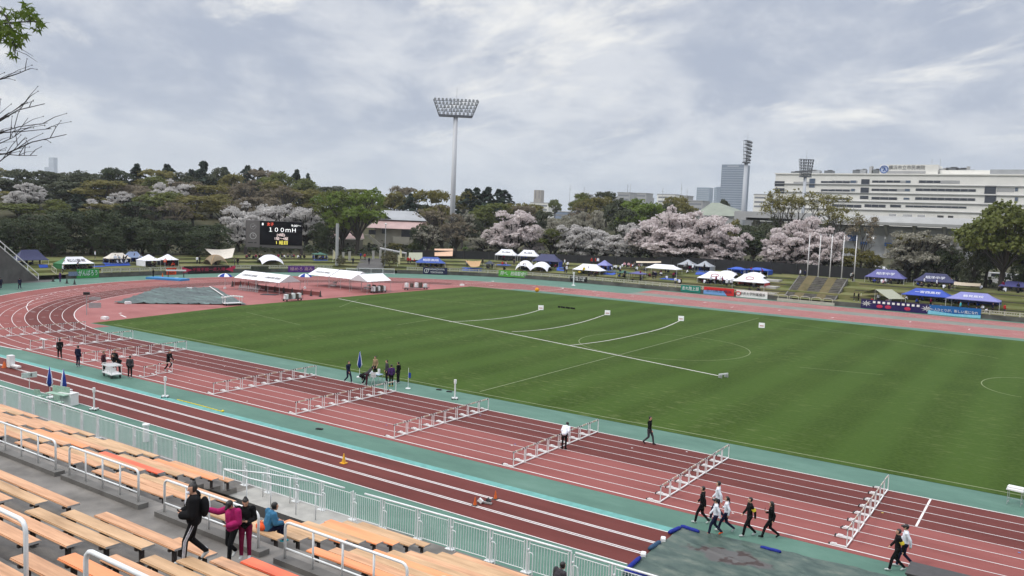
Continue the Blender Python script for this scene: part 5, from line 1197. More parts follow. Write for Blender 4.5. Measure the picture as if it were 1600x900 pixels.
tent_px(T, 'lavender-blue tent with white lettering above the blue banner', 1481, 1558, 457, 472, 487, t_lav, txt='鶴見高校', tsize=.75, walls=(('b', t_royal),))
p = hit(1379, 472); tt = thing('ridge_tarp', 'pale olive A-shaped tarp shelter right of the embankment steps', 'tarp', p, R(-38))
b = MB(); w = px_len(p, 60); H = local_z(p, 1381, 452); b.add([(-w / 2, -1.8, .9), (-.0, -1.8, H), (w / 2, -1.8, .55), (-w / 2, 1.8, .9), (0, 1.8, H), (w / 2, 1.8, .55)], [(0, 1, 4, 3), (1, 2, 5, 4)]); b.build('sheet', t_olive, tt)
for x, z in ((-w / 2, .9), (0, H), (w / 2, .55)): b = MB(); b.tube([(x, -1.75, -.1), (x, -1.75, z)], .03, 5); b.tube([(x, 1.75, -.1), (x, 1.75, z)], .03, 5); b.build('pole', white_metal, tt)
for a in ((145, 165, 417, 2.5, 'left of the cream tent'), (160, 205, 412, 3.4, 'under the cream tent'), (775, 800, 414.5, 3.5, 'before the left white tent by the fence'), (720, 755, 422, 2.6, 'under the tan drooping shelter'), (1085, 1120, 427, 3, 'under the right grey tent'), (1030, 1065, 437, 3.4, 'under the long white tent'), (870, 885, 419, 2.4, 'right of the navy tent behind the domes'), (488, 513, 407, 2.6, 'under the dark green tent by the scoreboard'), (683, 705, 404, 2.4, 'below the peach sheet'), (1190, 1215, 438, 3.0, 'right of the blue tarpaulin tents'), (940, 962, 429, 3, 'under the lavender tent'), (60, 75, 418, 2.0, 'right of the navy tent by the stair')):
    ground_sheet(a[0], a[1], a[2], t_sheet, 'blue ground sheet ' + a[4], a[3])
# feather flags
for px, py, l in ((520, 410, 'left of the entrance'), (621, 419, 'right of the entrance, near one'), (624, 407, 'right of the entrance, far one')):
    p = hit(px, py); t = thing('feather_flag', f'pale feather flag {l}', 'flag', p, heading(px)); b = MB(); b.tube([(0, 0, 0), (0, 0, 2.6)], .03, 5); b.build('pole', white_metal, t); b = MB(); b.add([(0, 0, .6), (.55, .05, .5), (.5, .1, 2.1), (.1, .02, 2.7)], [(0, 1, 2, 3)]); o = b.build('flag_cloth', cl('flag_cream', (216, 208, 170)), t)

# gabled white tents on the rubber
def gable(name, label, x0, x1, y0, y1, ez, rzp, along='x', txt=None):
    t = thing(name, label, 'tent', ((x0 + x1) / 2, (y0 + y1) / 2, .01), 0 if along == 'x' else R(90), 'gabled white tents')
    L = (x1 - x0) if along == 'x' else (y1 - y0); W = (y1 - y0) if along == 'x' else (x1 - x0); h = W / 2; l = L / 2
    b = MB(); n = 8
    for s in (-1, 1):
        vs = []
        for i in range(n + 1):
            for j in range(4):
                v = j / 3; vs.append((-l + L * i / n, s * h * (1 - v), ez + (rzp - ez) * v - .05 * math.sin(math.pi * v) - .03 * (i % 2) * (1 - v)))
        b.add(vs, [(4 * i + j, 4 * i + 4 + j, 4 * i + 5 + j, 4 * i + 1 + j) for i in range(n) for j in range(3)])
    b.build('canopy', cloth_white, t)
    for s in (-1, 1): b = MB(); b.add([(s * l, -h, ez), (s * l, h, ez), (s * l, 0, rzp)], [(0, 1, 2)]); b.build('gable_end', mat('gable_white', (.6, .6, .61), .7, .05), t)
    for xx in (-l + .05, 0, l - .05):
        for yy in (-h + .05, h - .05): b = MB(); b.tube([(xx, yy, 0), (xx, yy, ez)], .028, 6); b.box((xx, yy, .02), (.14, .14, .04)); b.build('leg', galv, t)
    if txt: text(txt, .62, mat('print_grey', (.16, .15, .16), .7), t, (0, -h * .55, ez + (rzp - ez) * .45 + .01), (1, 0, 0), (0, h, rzp - ez), fit=3.6)
gable('gable_tent', 'white gabled tent with grey lettering, left half of the left pair', -102.6, -97.3, 38.3, 42.5, 1.9, 2.95, txt='(公財)横浜市陸上競技協会'); gable('gable_tent', 'white gabled tent with grey lettering, right half of the left pair', -97.2, -91.9, 38.3, 42.5, 1.9, 2.95, txt='(公財)横浜市陸上競技協会')
gable('gable_tent', 'white gabled tent with grey lettering, left one of the right group', -102, -96.8, 53, 58, 1.9, 3.0, txt='(公財)横浜市陸上競技協会'); gable('gable_tent', 'plain white gabled tent, middle one of the right group', -96.6, -91.3, 53, 58, 1.9, 3.0); gable('gable_tent', 'plain white gabled tent turned sideways, right end of the right group', -90.2, -86.2, 51.3, 57, 1.9, 2.95, 'y')
for px, py in ((530, 450), (583, 454.5)):
    p = on_z(px, py); t = thing('tables_under_tent', 'grey tables and dark kit under the white tents, ' + ('left' if px < 560 else 'right') + ' heap', 'tables', (p.x, p.y, .01)); 
    for k in range(3 if px > 560 else 1): b = MB(); b.box((-1.4 + k * 1.4, 0, .68), (1.3, .6, .05)); b.box((-1.4 + k * 1.4, 0, .35), (1.1, .4, .3)); b.box((-1.1 + k * 1.2, .1, .85), (.5, .4, .3)); b.build('table', [galv, cl('box_brown', (92, 80, 74)), dark_metal][k], t)

# ------------------------------------------------------------------ banners on the wall
def banner(px0, px1, py0, py1, m, label, txt=None, tm=None, size=.55, shear=0.0, extra=None, fitk=.85, dark=None):
    c = (px0 + px1) / 2; i = wall_at(c, (py0 + py1) / 2); n = WN[i]; q = WL[i] - n * .16
    # meet the wall face with the sight line to the banner's centre
    d = ray(c, (py0 + py1) / 2); k = ((Vector((q.x, q.y, 0)) - CAM).dot(Vector((n.x, n.y, 0)))) / d.dot(Vector((n.x, n.y, 0))); P_ = CAM + d * k
    rz = math.atan2(n.y, n.x) - math.pi / 2; dep = (P_ - CAM).dot(FWD) / F; h = (py1 - py0) * dep; w = (px1 - px0) * dep / max(.3, math.cos(rz - heading(c)))
    h = min(h, 1.55); zc = max(h / 2 + .04, P_.z)
    t = thing('banner', label, 'banner', (P_.x, P_.y, zc), rz, 'banners hung on the track wall')
    b = MB(); N = 14; vs = []
    for i2 in range(N + 1):
        for j in range(3): vs.append(((i2 / N - .5) * w, .03 * math.sin(i2 * 1.9 + j) - .0, (j / 2 - .5) * h))
    b.add(vs, [(3 * a + j, 3 * a + 3 + j, 3 * a + 4 + j, 3 * a + 1 + j) for a in range(N) for j in range(2)]); b.build('cloth', m, t)
    if txt:
        lines = txt if isinstance(txt, (list, tuple)) else [txt]
        for j, s in enumerate(lines):
            text(s, h * size / len(lines), tm or c_white, t, (0, -.09, h * (.5 - (j + .5) / len(lines)) * .9), (1, 0, 0), (0, 0, 1), shear=shear, fit=w * fitk * (1 if j == 0 else .8))
    if extra: extra(t, w, h)
    return t
b_green = cl('banner_green', (62, 148, 78)); b_lime = cl('banner_lime', (92, 160, 62)); b_navy = cl('banner_navy', (42, 44, 76)); b_teal = cl('banner_teal', (36, 128, 112)); b_pur = cl('banner_purple', (44, 34, 84)); b_blue = cl('banner_blue', (36, 96, 156)); b_dk = cl('banner_black', (44, 32, 36)); b_pink = cl('banner_pink', (186, 52, 82)); b_pp = cl('banner_magenta', (98, 52, 130)); b_or = cl('banner_orange', (226, 86, 52)); b_wh = cl('banner_white', (232, 230, 226)); b_red = cl('banner_red', (196, 48, 48)); b_gb = cl('banner_greyblue', (112, 124, 150))
def tri(t, w, h):
    for s in (-1, 1):
        b = MB(); b.add([(s * w / 2, -.07, -h / 2), (s * w / 2, -.07, h / 2), (s * (w / 2 - h * 1.6), -.07, 0)], [(0, 1, 2)]); b.build('pink_arrow', b_pink, t)
def stripes(t, w, h):
    b = MB(); b.add([(-w / 2, -.07, -h / 2), (w * .28, -.07, -h / 2), (w * .16, -.07, h * .1), (-w / 2, -.07, h * .02)], [(0, 1, 2, 3)]); b.build('blue_stripe', cl('banner_sky', (120, 160, 210)), t)
def squares(t, w, h):
    for k in range(10):
        b = MB(); b.box((-w * .31 + k * w * .068, -.07, h * .26), (.42, .02, .36)); b.build('white_panel', b_wh, t)
    for k in (-.23, -.11, .16):
        b = MB(); b.ellipsoid((w * k, -.07, -h * .16), (.5, .02, .3), nu=10, nv=6); b.build('red_flower', b_pink, t)
    for s in (-.42, .42):
        b = MB()
        for a in range(8): b.add([(w * s, -.08, h * .05), (w * s + .95 * math.cos(R(a * 45)), -.08, h * .05 + .55 * math.sin(R(a * 45))), (w * s + .4 * math.cos(R(a * 45 + 22)), -.08, h * .05 + .25 * math.sin(R(a * 45 + 22)))], [(0, 1, 2)])
        b.build('white_burst', b_wh, t)
def shield(t, w, h):
    b = MB(); n = 20; b.tube([(-w * .36 + h * .3 * math.cos(2 * math.pi * k / n), -.09, h * .3 * math.sin(2 * math.pi * k / n)) for k in range(n + 1)], .05, 5); b.tube([(-w * .36, -.09, -h * .18), (-w * .36 + .1, -.09, h * .18)], .06, 5); b.build('round_emblem', b_wh, t)
def redring(t, w, h):
    b = MB(); n = 20; b.tube([(-w * .43 + h * .36 * math.cos(2 * math.pi * k / n), -.09, h * .26 * math.sin(2 * math.pi * k / n)) for k in range(n + 1)], .07, 5); b.build('ring_emblem', b_red, t)
def skyband(t, w, h):
    b = MB(); b.add([(-w / 2, -.07, -h / 2), (w / 2, -.07, -h / 2), (w / 2, -.07, -h * .16), (0, -.07, -h * .28), (-w / 2, -.07, -h * .1)], [(0, 1, 2, 3, 4)]); b.build('pale_wave', cl('banner_aqua', (130, 196, 216)), t)
banner(122, 153, 422, 436, b_green, 'green banner with white lettering below the green and white tent', 'がんばろう', size=.7)
banner(108, 122, 424.5, 431, b_gb, 'grey-blue cloth hung on the fence beside the green banner')
banner(261, 275, 418.5, 429, b_or, 'bright orange cloth hung on the far wall', ['団', '結'], b_dk, .6)
banner(286, 366, 417, 428.5, b_dk, 'dark maroon banner with pink arrowheads at both ends', '不撓不屈一走入魂', b_pink, .5, extra=tri, fitk=.6)
banner(392, 419, 416, 422.5, cl('banner_moss', (74, 78, 60)), 'moss-coloured banner with black lettering above the wall', '陸上競技部', black, .75)
banner(451, 491, 416, 425.5, b_pp, 'violet and blue banner with pale pink lettering', '極めろ 高み', c_pink, .62)
banner(661, 699, 418, 428.5, b_navy, 'navy banner reading KANAZAWA with a round emblem', ['   KANAZAWA', '     YOKOHAMA'], b_wh, .8, extra=shield, fitk=.66)
banner(779, 824, 423, 433, b_lime, 'bright green banner with slanted white lettering', '翔べ、柏陽駆使!!', b_wh, .72, shear=.25, fitk=.9)
banner(891, 917, 432, 440, cl('banner_jet', (20, 20, 22)), 'black banner with white script by the white marker post', ['疾風迅雷', '一球入魂'], b_wh, .8)
banner(1064, 1094, 446, 456.5, b_teal, 'teal banner with white lettering left of the red and blue one', '走れ陸上部', b_wh, .6)
banner(1100, 1146, 449.5, 461, b_red, 'red banner with pale blue slanting band and dark lettering', '全力疾走横浜', b_navy, .42, extra=stripes)
banner(1151, 1198, 454.5, 465.5, b_wh, 'white banner with red ring and black lettering', '  中央大学附属横浜', black, .5, extra=redring, fitk=.8)
banner(1349, 1451, 471, 488.5, b_pur, 'long dark purple banner with white squares and pink flowers', extra=squares)
banner(1454, 1527, 480.5, 498, b_blue, 'blue banner with white slogan and a pale wave along its lower edge', '一人ひとりが、新しい風になれ', b_wh, .34, extra=skyband, fitk=.9)

# gate, entrance and people ------------------------------------------------------------------
for a, c, l in ((541, 559, 'left'), (541 + 20, 617, 'right')):
    p, q = on_z(a, 425.5, .3), on_z(c, 426.5, .3); t = thing('gate_panel', f'white barred movable gate across the entrance path, {l} part', 'gate', (p.x, p.y, 0), 0); d = q - p; n = max(1, int(d.length / 2.4))
    for k in range(n):
        A, B = d * (k / n), d * ((k + 1) / n) * .985; A.z = B.z = 0; b = MB()
        for z in (.12, 1.15): b.tube([A + V(0, 0, z), B + V(0, 0, z)], .035, 6)
        b.tube([A + V(0, 0, 0), A + V(0, 0, 1.2)], .04, 6); b.tube([B + V(0, 0, 0), B + V(0, 0, 1.2)], .04, 6)
        for j in range(1, 14): e = A.lerp(B, j / 14); b.tube([e + V(0, 0, .12), e + V(0, 0, 1.15)], .018, 4)
        b.build('panel', white, t)
pm_ = MB(); pts = [hit(x, y) for x, y in ((556, 422), (600, 424), (597, 405), (565, 403))]
pm_.add([(p.x, p.y, p.z + .12) for p in pts], [(0, 1, 2, 3)]); o = pm_.build('entrance_path', asphalt); o['kind'] = 'structure'
for px, py, l in ((546, 408, 'leftmost'), (536, 410, 'by the left hedge'), (583, 407, 'right of the path'), (594, 405, 'by the low roof')):
    p = hit(px, py); b = MB(); b.box((0, 0, 1), (.55, .5, 2)); b.box((0, 0, 2.05), (.62, .56, .1)); tag(b.build('gate_pillar', concrete_pale, None, False, p, heading(px)), f'pale gate pillar of the entrance, {l}', 'pillar', 'gate pillars at the entrance')
p = hit(526, 415); b = MB(); b.tube([(0, 0, 0), (0, 0, 8.8)], .34, 16); b.tube([(0, 0, 8.8), (0, 0, 9.0)], .3, 16); tag(b.build('column', galv, None, False, p), 'thick pale cylindrical column left of the entrance', 'column')
p = hit(601, 418); t = thing('lamp_post', 'slender grey lamp post at the entrance', 'lamp post', p); b = MB(); b.tube([(0, 0, 0), (0, 0, 9.2)], [.12, .07], 8); b.build('pole', galv, t); b = MB(); b.ellipsoid((0, 0, 9.2), (.25, .25, .2)); b.build('lamp_head', white, t)
ppl = [(551.5, 414, c_navy, 'stand'), (563.5, 407, c_royal, 'stand'), (570, 408, c_red, 'walk'), (576.5, 414.5, c_navy, 'stand'), (637.5, 414, c_red, 'stand'), (641, 414, c_red, 'stand'), (648, 411, c_red, 'sit'),
    (148.5, 405, c_white, 'stand'), (180, 414, c_white, 'stand'), (187, 414, c_white, 'bend'), (193, 413, c_black, 'stand'), (308, 413, c_white, 'stand'), (312, 413, c_black, 'stand'), (366.5, 416, c_grey, 'stand'), (371.5, 416, c_black, 'stand'), (98, 428, c_white, 'stand'), (338, 414.5, c_black, 'floor'), (258, 418, c_orange, 'stand'), (268, 418, c_orange, 'floor'), (272, 418, c_red, 'floor'), (235, 418, c_black, 'floor'), (242, 418, c_black, 'floor'),
    (730, 418, c_white, 'stand'), (743, 418, c_white, 'stand'), (754, 417, c_black, 'stand'), (764, 418, c_black, 'stand'), (787, 422, c_black, 'floor'), (785, 414, c_red, 'floor'), (791, 414, c_pink, 'floor'), (803, 418, c_char, 'stand'), (811, 423, c_white, 'stand'), (820, 424, c_white, 'stand'), (818, 424, c_black, 'stand'), (839, 423, c_royal, 'stand'), (846, 425, c_black, 'floor'), (882, 417, c_white, 'stand'), (887, 420, c_white, 'walk'), (882, 430, c_black, 'stand'), (885, 430, c_white, 'stand'),
    (924, 414, c_red, 'stand'), (930, 414, c_red, 'stand'), (934, 414, c_white, 'stand'), (1020, 439, c_black, 'stand'), (1024, 438, c_navy, 'stand'), (1033, 434, c_white, 'floor'), (1042, 436, c_white, 'floor'), (1055, 446, c_white, 'stand'), (1061, 448, c_white, 'stand'), (1063, 448, c_black, 'stand'), (1073, 424, c_black, 'stand'), (1082, 425, c_white, 'stand'), (1100, 425, c_black, 'stand'), (1073, 428, c_white, 'floor'),
    (1100, 447, c_white, 'floor'), (1110, 448, c_white, 'stand'), (1118, 450, c_mar, 'stand'), (1125, 450, c_white, 'stand'), (1128, 451, c_mar, 'stand'), (1135, 451, c_white, 'stand'), (1142, 452, c_white, 'sit'), (1105, 448, c_black, 'floor'), (1177, 454, c_navy, 'floor'), (1185, 456, c_navy, 'floor'),
    (1250, 435, c_white, 'stand'), (1257.5, 435, c_navy, 'stand'), (1329, 438, c_white, 'bend'), (1332, 442, c_black, 'stand'), (1384, 444, c_white, 'sit'), (1379, 444, c_pink, 'floor'), (1372, 443, c_char, 'floor'), (1393, 444, c_black, 'floor'), (1366, 442, c_royal, 'floor'), (1463, 450, c_white, 'stand'), (1474, 452, c_white, 'floor'), (1440, 449, c_char, 'floor'), (1450, 449, c_black, 'floor'), (1482, 452, c_black, 'floor'), (1532, 452, c_white, 'floor'), (1547, 449, c_black, 'stand'), (1560, 455, c_black, 'floor'), (1571, 456, c_white, 'floor'), (1590, 458, c_black, 'floor'),
    (1334, 470, c_black, 'stand'), (1341, 471, c_black, 'stand'), (1372, 473, c_white, 'stand'), (1363, 473, c_red, 'floor'), (1386, 474, c_pink, 'floor'), (1391, 474, c_white, 'floor'), (1430, 481, c_black, 'floor'), (1442, 482, c_black, 'floor'), (1455, 483, c_navy, 'floor'), (1470, 484, c_black, 'floor'), (1500, 487, c_teal, 'stand'), (1510, 488, c_black, 'floor'), (1525, 488, c_royal, 'floor'), (1540, 489, c_white, 'floor'), (1569, 491, c_red, 'stand'), (905, 432, c_yel, 'floor'), (912, 432, c_yel, 'stand'), (920, 433, c_black, 'floor'), (930, 434, c_black, 'floor'), (700, 403, c_black, 'floor'), (667, 422, c_black, 'floor'), (678, 422, c_black, 'floor'), (975, 437, c_black, 'floor'), (1000, 440, c_black, 'floor')]
r2 = random.Random(11)
for x in np.arange(946, 1010, 3.3): ppl.append((x, r2.uniform(418.5, 424.5), r2.choice([c_white, c_white, c_white, c_pink, c_red, c_black, c_grey, c_navy]), r2.choice(['floor', 'floor', 'sit'])))
for x in np.arange(385, 476, 5.0): ppl.append((x, r2.uniform(402, 405.5), r2.choice([c_black, c_black, c_char, c_white, c_grey, c_mar]), 'floor'))
for x in np.arange(489, 512, 5): ppl.append((x, 406, r2.choice([c_royal, c_black, c_white]), 'floor'))
for x in np.arange(166, 200, 6): ppl.append((x, 411.5, r2.choice([c_black, c_navy, c_white]), 'floor'))
for x in np.arange(100, 138, 7): ppl.append((x, 421.5, r2.choice([c_black, c_char]), 'floor'))
cnm = {id(v): k for k, v in CL.items()}
spots = ((0, 160, 'by the green and white tent'), (160, 230, 'under the cream tent on the bend'), (230, 300, 'at the pair of small white tents'), (300, 380, 'near the tan dome tent'), (380, 480, 'on the bank below the scoreboard'), (480, 530, 'under the small green tent'), (530, 600, 'on the entrance path'), (600, 700, 'by the bright blue tent'), (700, 800, 'on the bank around the tan shelter'), (800, 900, 'at the twin white domes'), (900, 945, 'at the bright white tent'), (945, 1012, 'in the seated crowd at mid bank'), (1012, 1066, 'at the long white tent'), (1066, 1100, 'under the grey tents'), (1100, 1220, 'under the red-ring tents'), (1220, 1345, 'at the embankment steps'), (1345, 1420, 'by the violet-blue tents at right'), (1420, 1500, 'by the blue tents at right'), (1500, 1700, 'by the rightmost tents'))
pw_ = {'stand': 'standing', 'walk': 'walking', 'floor': 'squatting', 'sit': 'sitting', 'bend': 'bending down'}
seen = {}
for px, py, m_, ps in ppl:
    sp_ = [s for a, b, s in spots if a <= px < b][0]; p = hit(px, py)
    if 556 < px < 600 and py < 425: p.z += .12
    cn = cnm[id(m_)].replace('_', ' '); k = (cn, ps, sp_); seen[k] = seen.get(k, 0) + 1
    lab = f'{cn} figure {pw_[ps]} {sp_}' + ('' if seen[k] == 1 else f', {FIRST[min(12, seen[k] - 1)]} from left')
    person(p, r2.uniform(0, 6.3) if ps != 'walk' else 0, lab, top=m_, legs=r2.choice([c_black, c_navy, c_char]), ps=ps, h=r2.uniform(1.58, 1.76), group='spectators on the bank', vox=.035, coat=.01)

# people and bags in the shade of every pop-up tent
r3 = random.Random(23)
SHORT = ['navy tent by the stair railing', 'green and white striped tent', 'cream tent', 'blue-grey tent', 'left small white tent', 'right small white tent', 'dark green tent by the scoreboard', 'bright blue tent', 'small dark tent', 'left white tent by the fence', 'right white tent by the fence', 'navy tent behind the domes', 'bright white tent', 'lavender tent', 'long white tent', 'left grey tent', 'right grey tent', 'low green tent', 'low violet tent', 'left red-ring tent', 'right red-ring tent', 'left blue tarpaulin', 'right blue tarpaulin', 'violet-blue tent by the flagpoles', 'deep navy tent', 'tent cut by the frame edge', 'royal blue tent', 'lavender-blue tent']
for p, rz, w, d, lab in FOOT_:
    sh = SHORT[FOOT_.index((p, rz, w, d, lab))]; n = max(2, min(6, int(w / 1.1)))
    for k in range(n):
        x = (-.5 + (k + .5) / n) * w * .86 + r3.uniform(-.2, .2); y = r3.uniform(-.5, -.05) * d; X = p.x + x * math.cos(rz) - y * math.sin(rz); Y = p.y + x * math.sin(rz) + y * math.cos(rz)
        ps = r3.choice(['floor', 'floor', 'sit', 'stand', 'bend']); m_ = r3.choice([c_black, c_black, c_navy, c_char, c_white, c_mar, c_royal])
        person((X, Y, gz(X, Y)), rz + r3.uniform(-1.6, 1.6) + math.pi * r3.choice([0, 1]), f'figure in {cnm[id(m_)].replace("_", " ")} {pw_[ps]} under the {sh}, {FIRST[k]} from left', top=m_, legs=c_black, ps=ps, h=r3.uniform(1.55, 1.72), group='spectators in the shade of ' + sh, vox=.035, coat=.01)
    for k in range(max(1, int(w / 2))):
        x = r3.uniform(-.45, .45) * w; y = r3.uniform(-.3, .3) * d; X = p.x + x * math.cos(rz) - y * math.sin(rz); Y = p.y + x * math.sin(rz) + y * math.cos(rz)
        b = MB(); b.ellipsoid((0, 0, .2), (.4, .22, .24), nu=8, nv=6); b.tube([(-.2, 0, .36), (0, 0, .5), (.2, 0, .36)], .02, 4); bm_ = [c_black, c_navy, c_royal, c_char][(k + int(w * 7)) % 4]; tag(b.build('sports_bag', bm_, None, True, (X, Y, gz(X, Y)), r3.uniform(0, 3)), f'{cnm[id(bm_)]} sports bag lying under the {sh}', 'bag', 'bags under the ' + sh)
# ------------------------------------------------------------------ trees
bark = mat('bark', (.05, .042, .035), .9, .3, 3, bump=.4); bark_d = mat('dark_bark', (.028, .024, .021), .9, .3, 3)
L_ever = leafmat('leaf_evergreen', (.018, .029, .013), (.05, .064, .024), 6, .08)
L_dark = leafmat('leaf_dark', (.034, .042, .021), (.07, .078, .042), 4, .15)
L_olive = leafmat('leaf_olive', (.1, .095, .026), (.185, .165, .055), 4)
L_brown = leafmat('leaf_brownish', (.115, .095, .065), (.19, .16, .11), 4)
L_mid = leafmat('leaf_mid', (.07, .085, .018), (.125, .14, .035), 4)
L_bright = leafmat('leaf_bright', (.075, .115, .016), (.135, .18, .034), 4)
L_pink = leafmat('blossom_pink', (.57, .5, .49), (.82, .755, .74), 9, .3)
L_white = leafmat('blossom_white', (.44, .42, .405), (.7, .675, .65), 9, .3)
L_grey = leafmat('blossom_faded', (.22, .21, .16), (.42, .4, .33), 8, .3)
L_con = leafmat('needle_dark', (.016, .029, .02), (.038, .056, .038), 5, .1)
L_red = leafmat('leaf_fore', (.045, .08, .012), (.1, .135, .025), 12, .4)
L_hedge = leafmat('leaf_clipped', (.06, .055, .028), (.1, .09, .045), 8)

def leaf_mesh(name, pts, nrm, size, seed, aspect=1.0, jitter=.8):
    """one quad per clump of leaves; pts and outward directions as arrays"""
    rg = np.random.default_rng(seed); n = len(pts)
    d = nrm + rg.normal(0, jitter, (n, 3)); d /= np.linalg.norm(d, axis=1)[:, None] + 1e-9
    a = np.cross(d, rg.normal(0, 1, (n, 3))); a /= np.linalg.norm(a, axis=1)[:, None] + 1e-9; b = np.cross(d, a)
    s = (size * rg.uniform(.55, 1.35, n))[:, None] / 2
    a = a * s * aspect; b = b * s
    v = np.stack([pts - a - b * .4, pts - b + a * .3, pts + a + b * .5, pts + b - a * .4], 1).reshape(-1, 3)
    me = bpy.data.meshes.new(name); me.vertices.add(4 * n); me.vertices.foreach_set('co', v.ravel())
    me.loops.add(4 * n); me.loops.foreach_set('vertex_index', np.arange(4 * n)); me.polygons.add(n)
    me.polygons.foreach_set('loop_start', np.arange(0, 4 * n, 4)); me.polygons.foreach_set('loop_total', np.full(n, 4)); me.update(calc_edges=True)
    me.materials.append(L_mid); return me
def lobes(seed, n, zc, rx, rz, r0, r1, flat=1.0, zmin=.18):
    rg = np.random.default_rng(seed); out = []
    while len(out) < n:
        p = rg.uniform(-1, 1, 3)
        q = np.linalg.norm(p)
        if q > 1 or q < .35: continue
        p = p * np.array([rx, rx, rz]) + np.array([0, 0, zc]); r = rg.uniform(r0, r1)
        if p[2] - r * .8 < zmin: continue
        out.append((p, r))
    return out
def crown(seed, n_lobes, n, size, zc=.6, rx=.36, rz=.3, r0=.12, r1=.2, flat=.8, gap=.0, jitter=.8, zmin=.15, fill=.85):
    rg = np.random.default_rng(seed + 99); LB = lobes(seed, n_lobes, zc, rx, rz, r0, r1, zmin=zmin); P = []; N = []
    w = np.array([r * r for _, r in LB]); w /= w.sum()
    for (c, r), k in zip(LB, (w * n).astype(int)):
        # clumps on the shell of each lobe, gathered in small sprays
        m_ = max(4, k // 14); dirs = rg.normal(0, 1, (m_, 3)); dirs[:, 2] = np.where(dirs[:, 2] < -.3, -dirs[:, 2] * .6, dirs[:, 2]); dirs /= np.linalg.norm(dirs, axis=1)[:, None]
        for d in dirs:
            if rg.uniform() < gap: continue
            base = c + d * r * rg.uniform(fill, 1.08) * np.array([1, 1, flat]); q = base + rg.normal(0, r * .16, (14, 3)) * np.array([1, 1, .6])
            P.append(q); N.append(np.repeat(d[None] + np.array([[0, 0, .35]]), 14, 0))
    P = np.concatenate(P); N = np.concatenate(N)
    keep = np.ones(len(P), bool)
    for c, r in LB: keep &= ~(np.linalg.norm((P - c) / np.array([1, 1, flat]), axis=1) < r * .6)
    return leaf_mesh('crown', P[keep], N[keep], size, seed, jitter=jitter), LB
def limb_mesh(name, LB, seed, tr=.035, base=.0, fork=.3, sub=True, z_off=0.0, m_=None, twig=0):
    rg = random.Random(seed); m = MB(); pts = [V(0, 0, base - .06), V(.004, .003, fork * .5), V(rg.uniform(-.02, .02), rg.uniform(-.02, .02), fork)]
    m.tube(pts, [tr * 1.35, tr, tr * .8], 7)
    for c, r in LB:
        c = V(*c); s = pts[2] - V(0, 0, rg.uniform(0, fork * .35)); mid = s.lerp(c, .5) + V(rg.uniform(-.03, .03), rg.uniform(-.03, .03), rg.uniform(.0, .05))
        m.tube([s, mid, c], [tr * .5, tr * .32, tr * .14], 5)
        for _ in range(twig):
            a = mid.lerp(c, rg.uniform(0, 1)); e = c + V(rg.gauss(0, 1), rg.gauss(0, 1), abs(rg.gauss(0, .7))).normalized() * r * rg.uniform(.8, 1.15); k = a.lerp(e, .55) + V(rg.uniform(-.02, .02), rg.uniform(-.02, .02), .01)
            m.tube([a, k, e], [tr * .16, tr * .1, tr * .045], 3)
    return m.mesh(name, m_ or bark)
def conifer(seed, n, size, layers=11, pine=False):
    rg = np.random.default_rng(seed); P = []; N = []
    for k in range(layers):
        z = .12 + .86 * k / (layers - 1); r = (.48 * (1 - z) ** .62 + .05) * rg.uniform(.55, 1.25)
        nb_ = max(4, int(13 * (1 - z) + 4))
        for j in range(nb_):
            a = rg.uniform(0, 6.28); L = r * rg.uniform(.45, 1.3); m_ = int(n / layers / nb_)
            u = rg.uniform(.15, 1, m_) ** .7; x = np.stack([np.cos(a) * L * u, np.sin(a) * L * u, z - .1 * u * u + .02 * u], 1) + rg.normal(0, .018, (m_, 3)) * np.array([1, 1, .6])
            P.append(x); N.append(np.repeat(np.array([[np.cos(a) * .4, np.sin(a) * .4, 1]]), m_, 0))
    tr_ = MB(); tr_.tube([(0, 0, -.06), (0, 0, .5), (0, 0, .98)], [.022, .014, .003], 6)
    return leaf_mesh('crown', np.concatenate(P), np.concatenate(N), size, seed, aspect=1.5, jitter=.45), tr_.mesh('trunk', bark_d)
KINDS = {}
def kind(k, variants): KINDS[k] = variants
def mk_kind(k, seeds, cw, lw):
    v = []
    for s in seeds: c, LB = crown(s, **cw); v.append((c, limb_mesh('trunk', LB, s, **lw)))
    KINDS[k] = v
mk_kind('broad', (1, 2, 3, 4), dict(n_lobes=17, n=6500, size=.036, zc=.58, rx=.36, rz=.33, r0=.11, r1=.19, gap=.05), dict(tr=.03, fork=.3))
mk_kind('dome', (11, 12, 13), dict(n_lobes=26, n=11000, size=.028, zc=.48, rx=.4, rz=.46, r0=.14, r1=.2, zmin=-.2, gap=.0, flat=.9), dict(tr=.03, fork=.2))
mk_kind('cherry', (21, 22, 23, 24), dict(n_lobes=28, n=10500, size=.026, zc=.52, rx=.42, rz=.36, r0=.08, r1=.14, gap=.1, flat=.66, zmin=.1, jitter=1.1), dict(tr=.045, fork=.22, m_=bark_d, twig=4))
mk_kind('sparse', (31, 32, 33), dict(n_lobes=22, n=4200, size=.026, zc=.62, rx=.38, rz=.32, r0=.1, r1=.15, gap=.42, jitter=1.2), dict(tr=.034, fork=.3, twig=9))
mk_kind('airy', (41, 42), dict(n_lobes=16, n=6200, size=.03, zc=.6, rx=.4, rz=.32, r0=.11, r1=.18, gap=.18, jitter=1.0), dict(tr=.032, fork=.28, twig=4))
KINDS['conifer'] = [conifer(s, 6500, .035) for s in (51, 52, 53)]
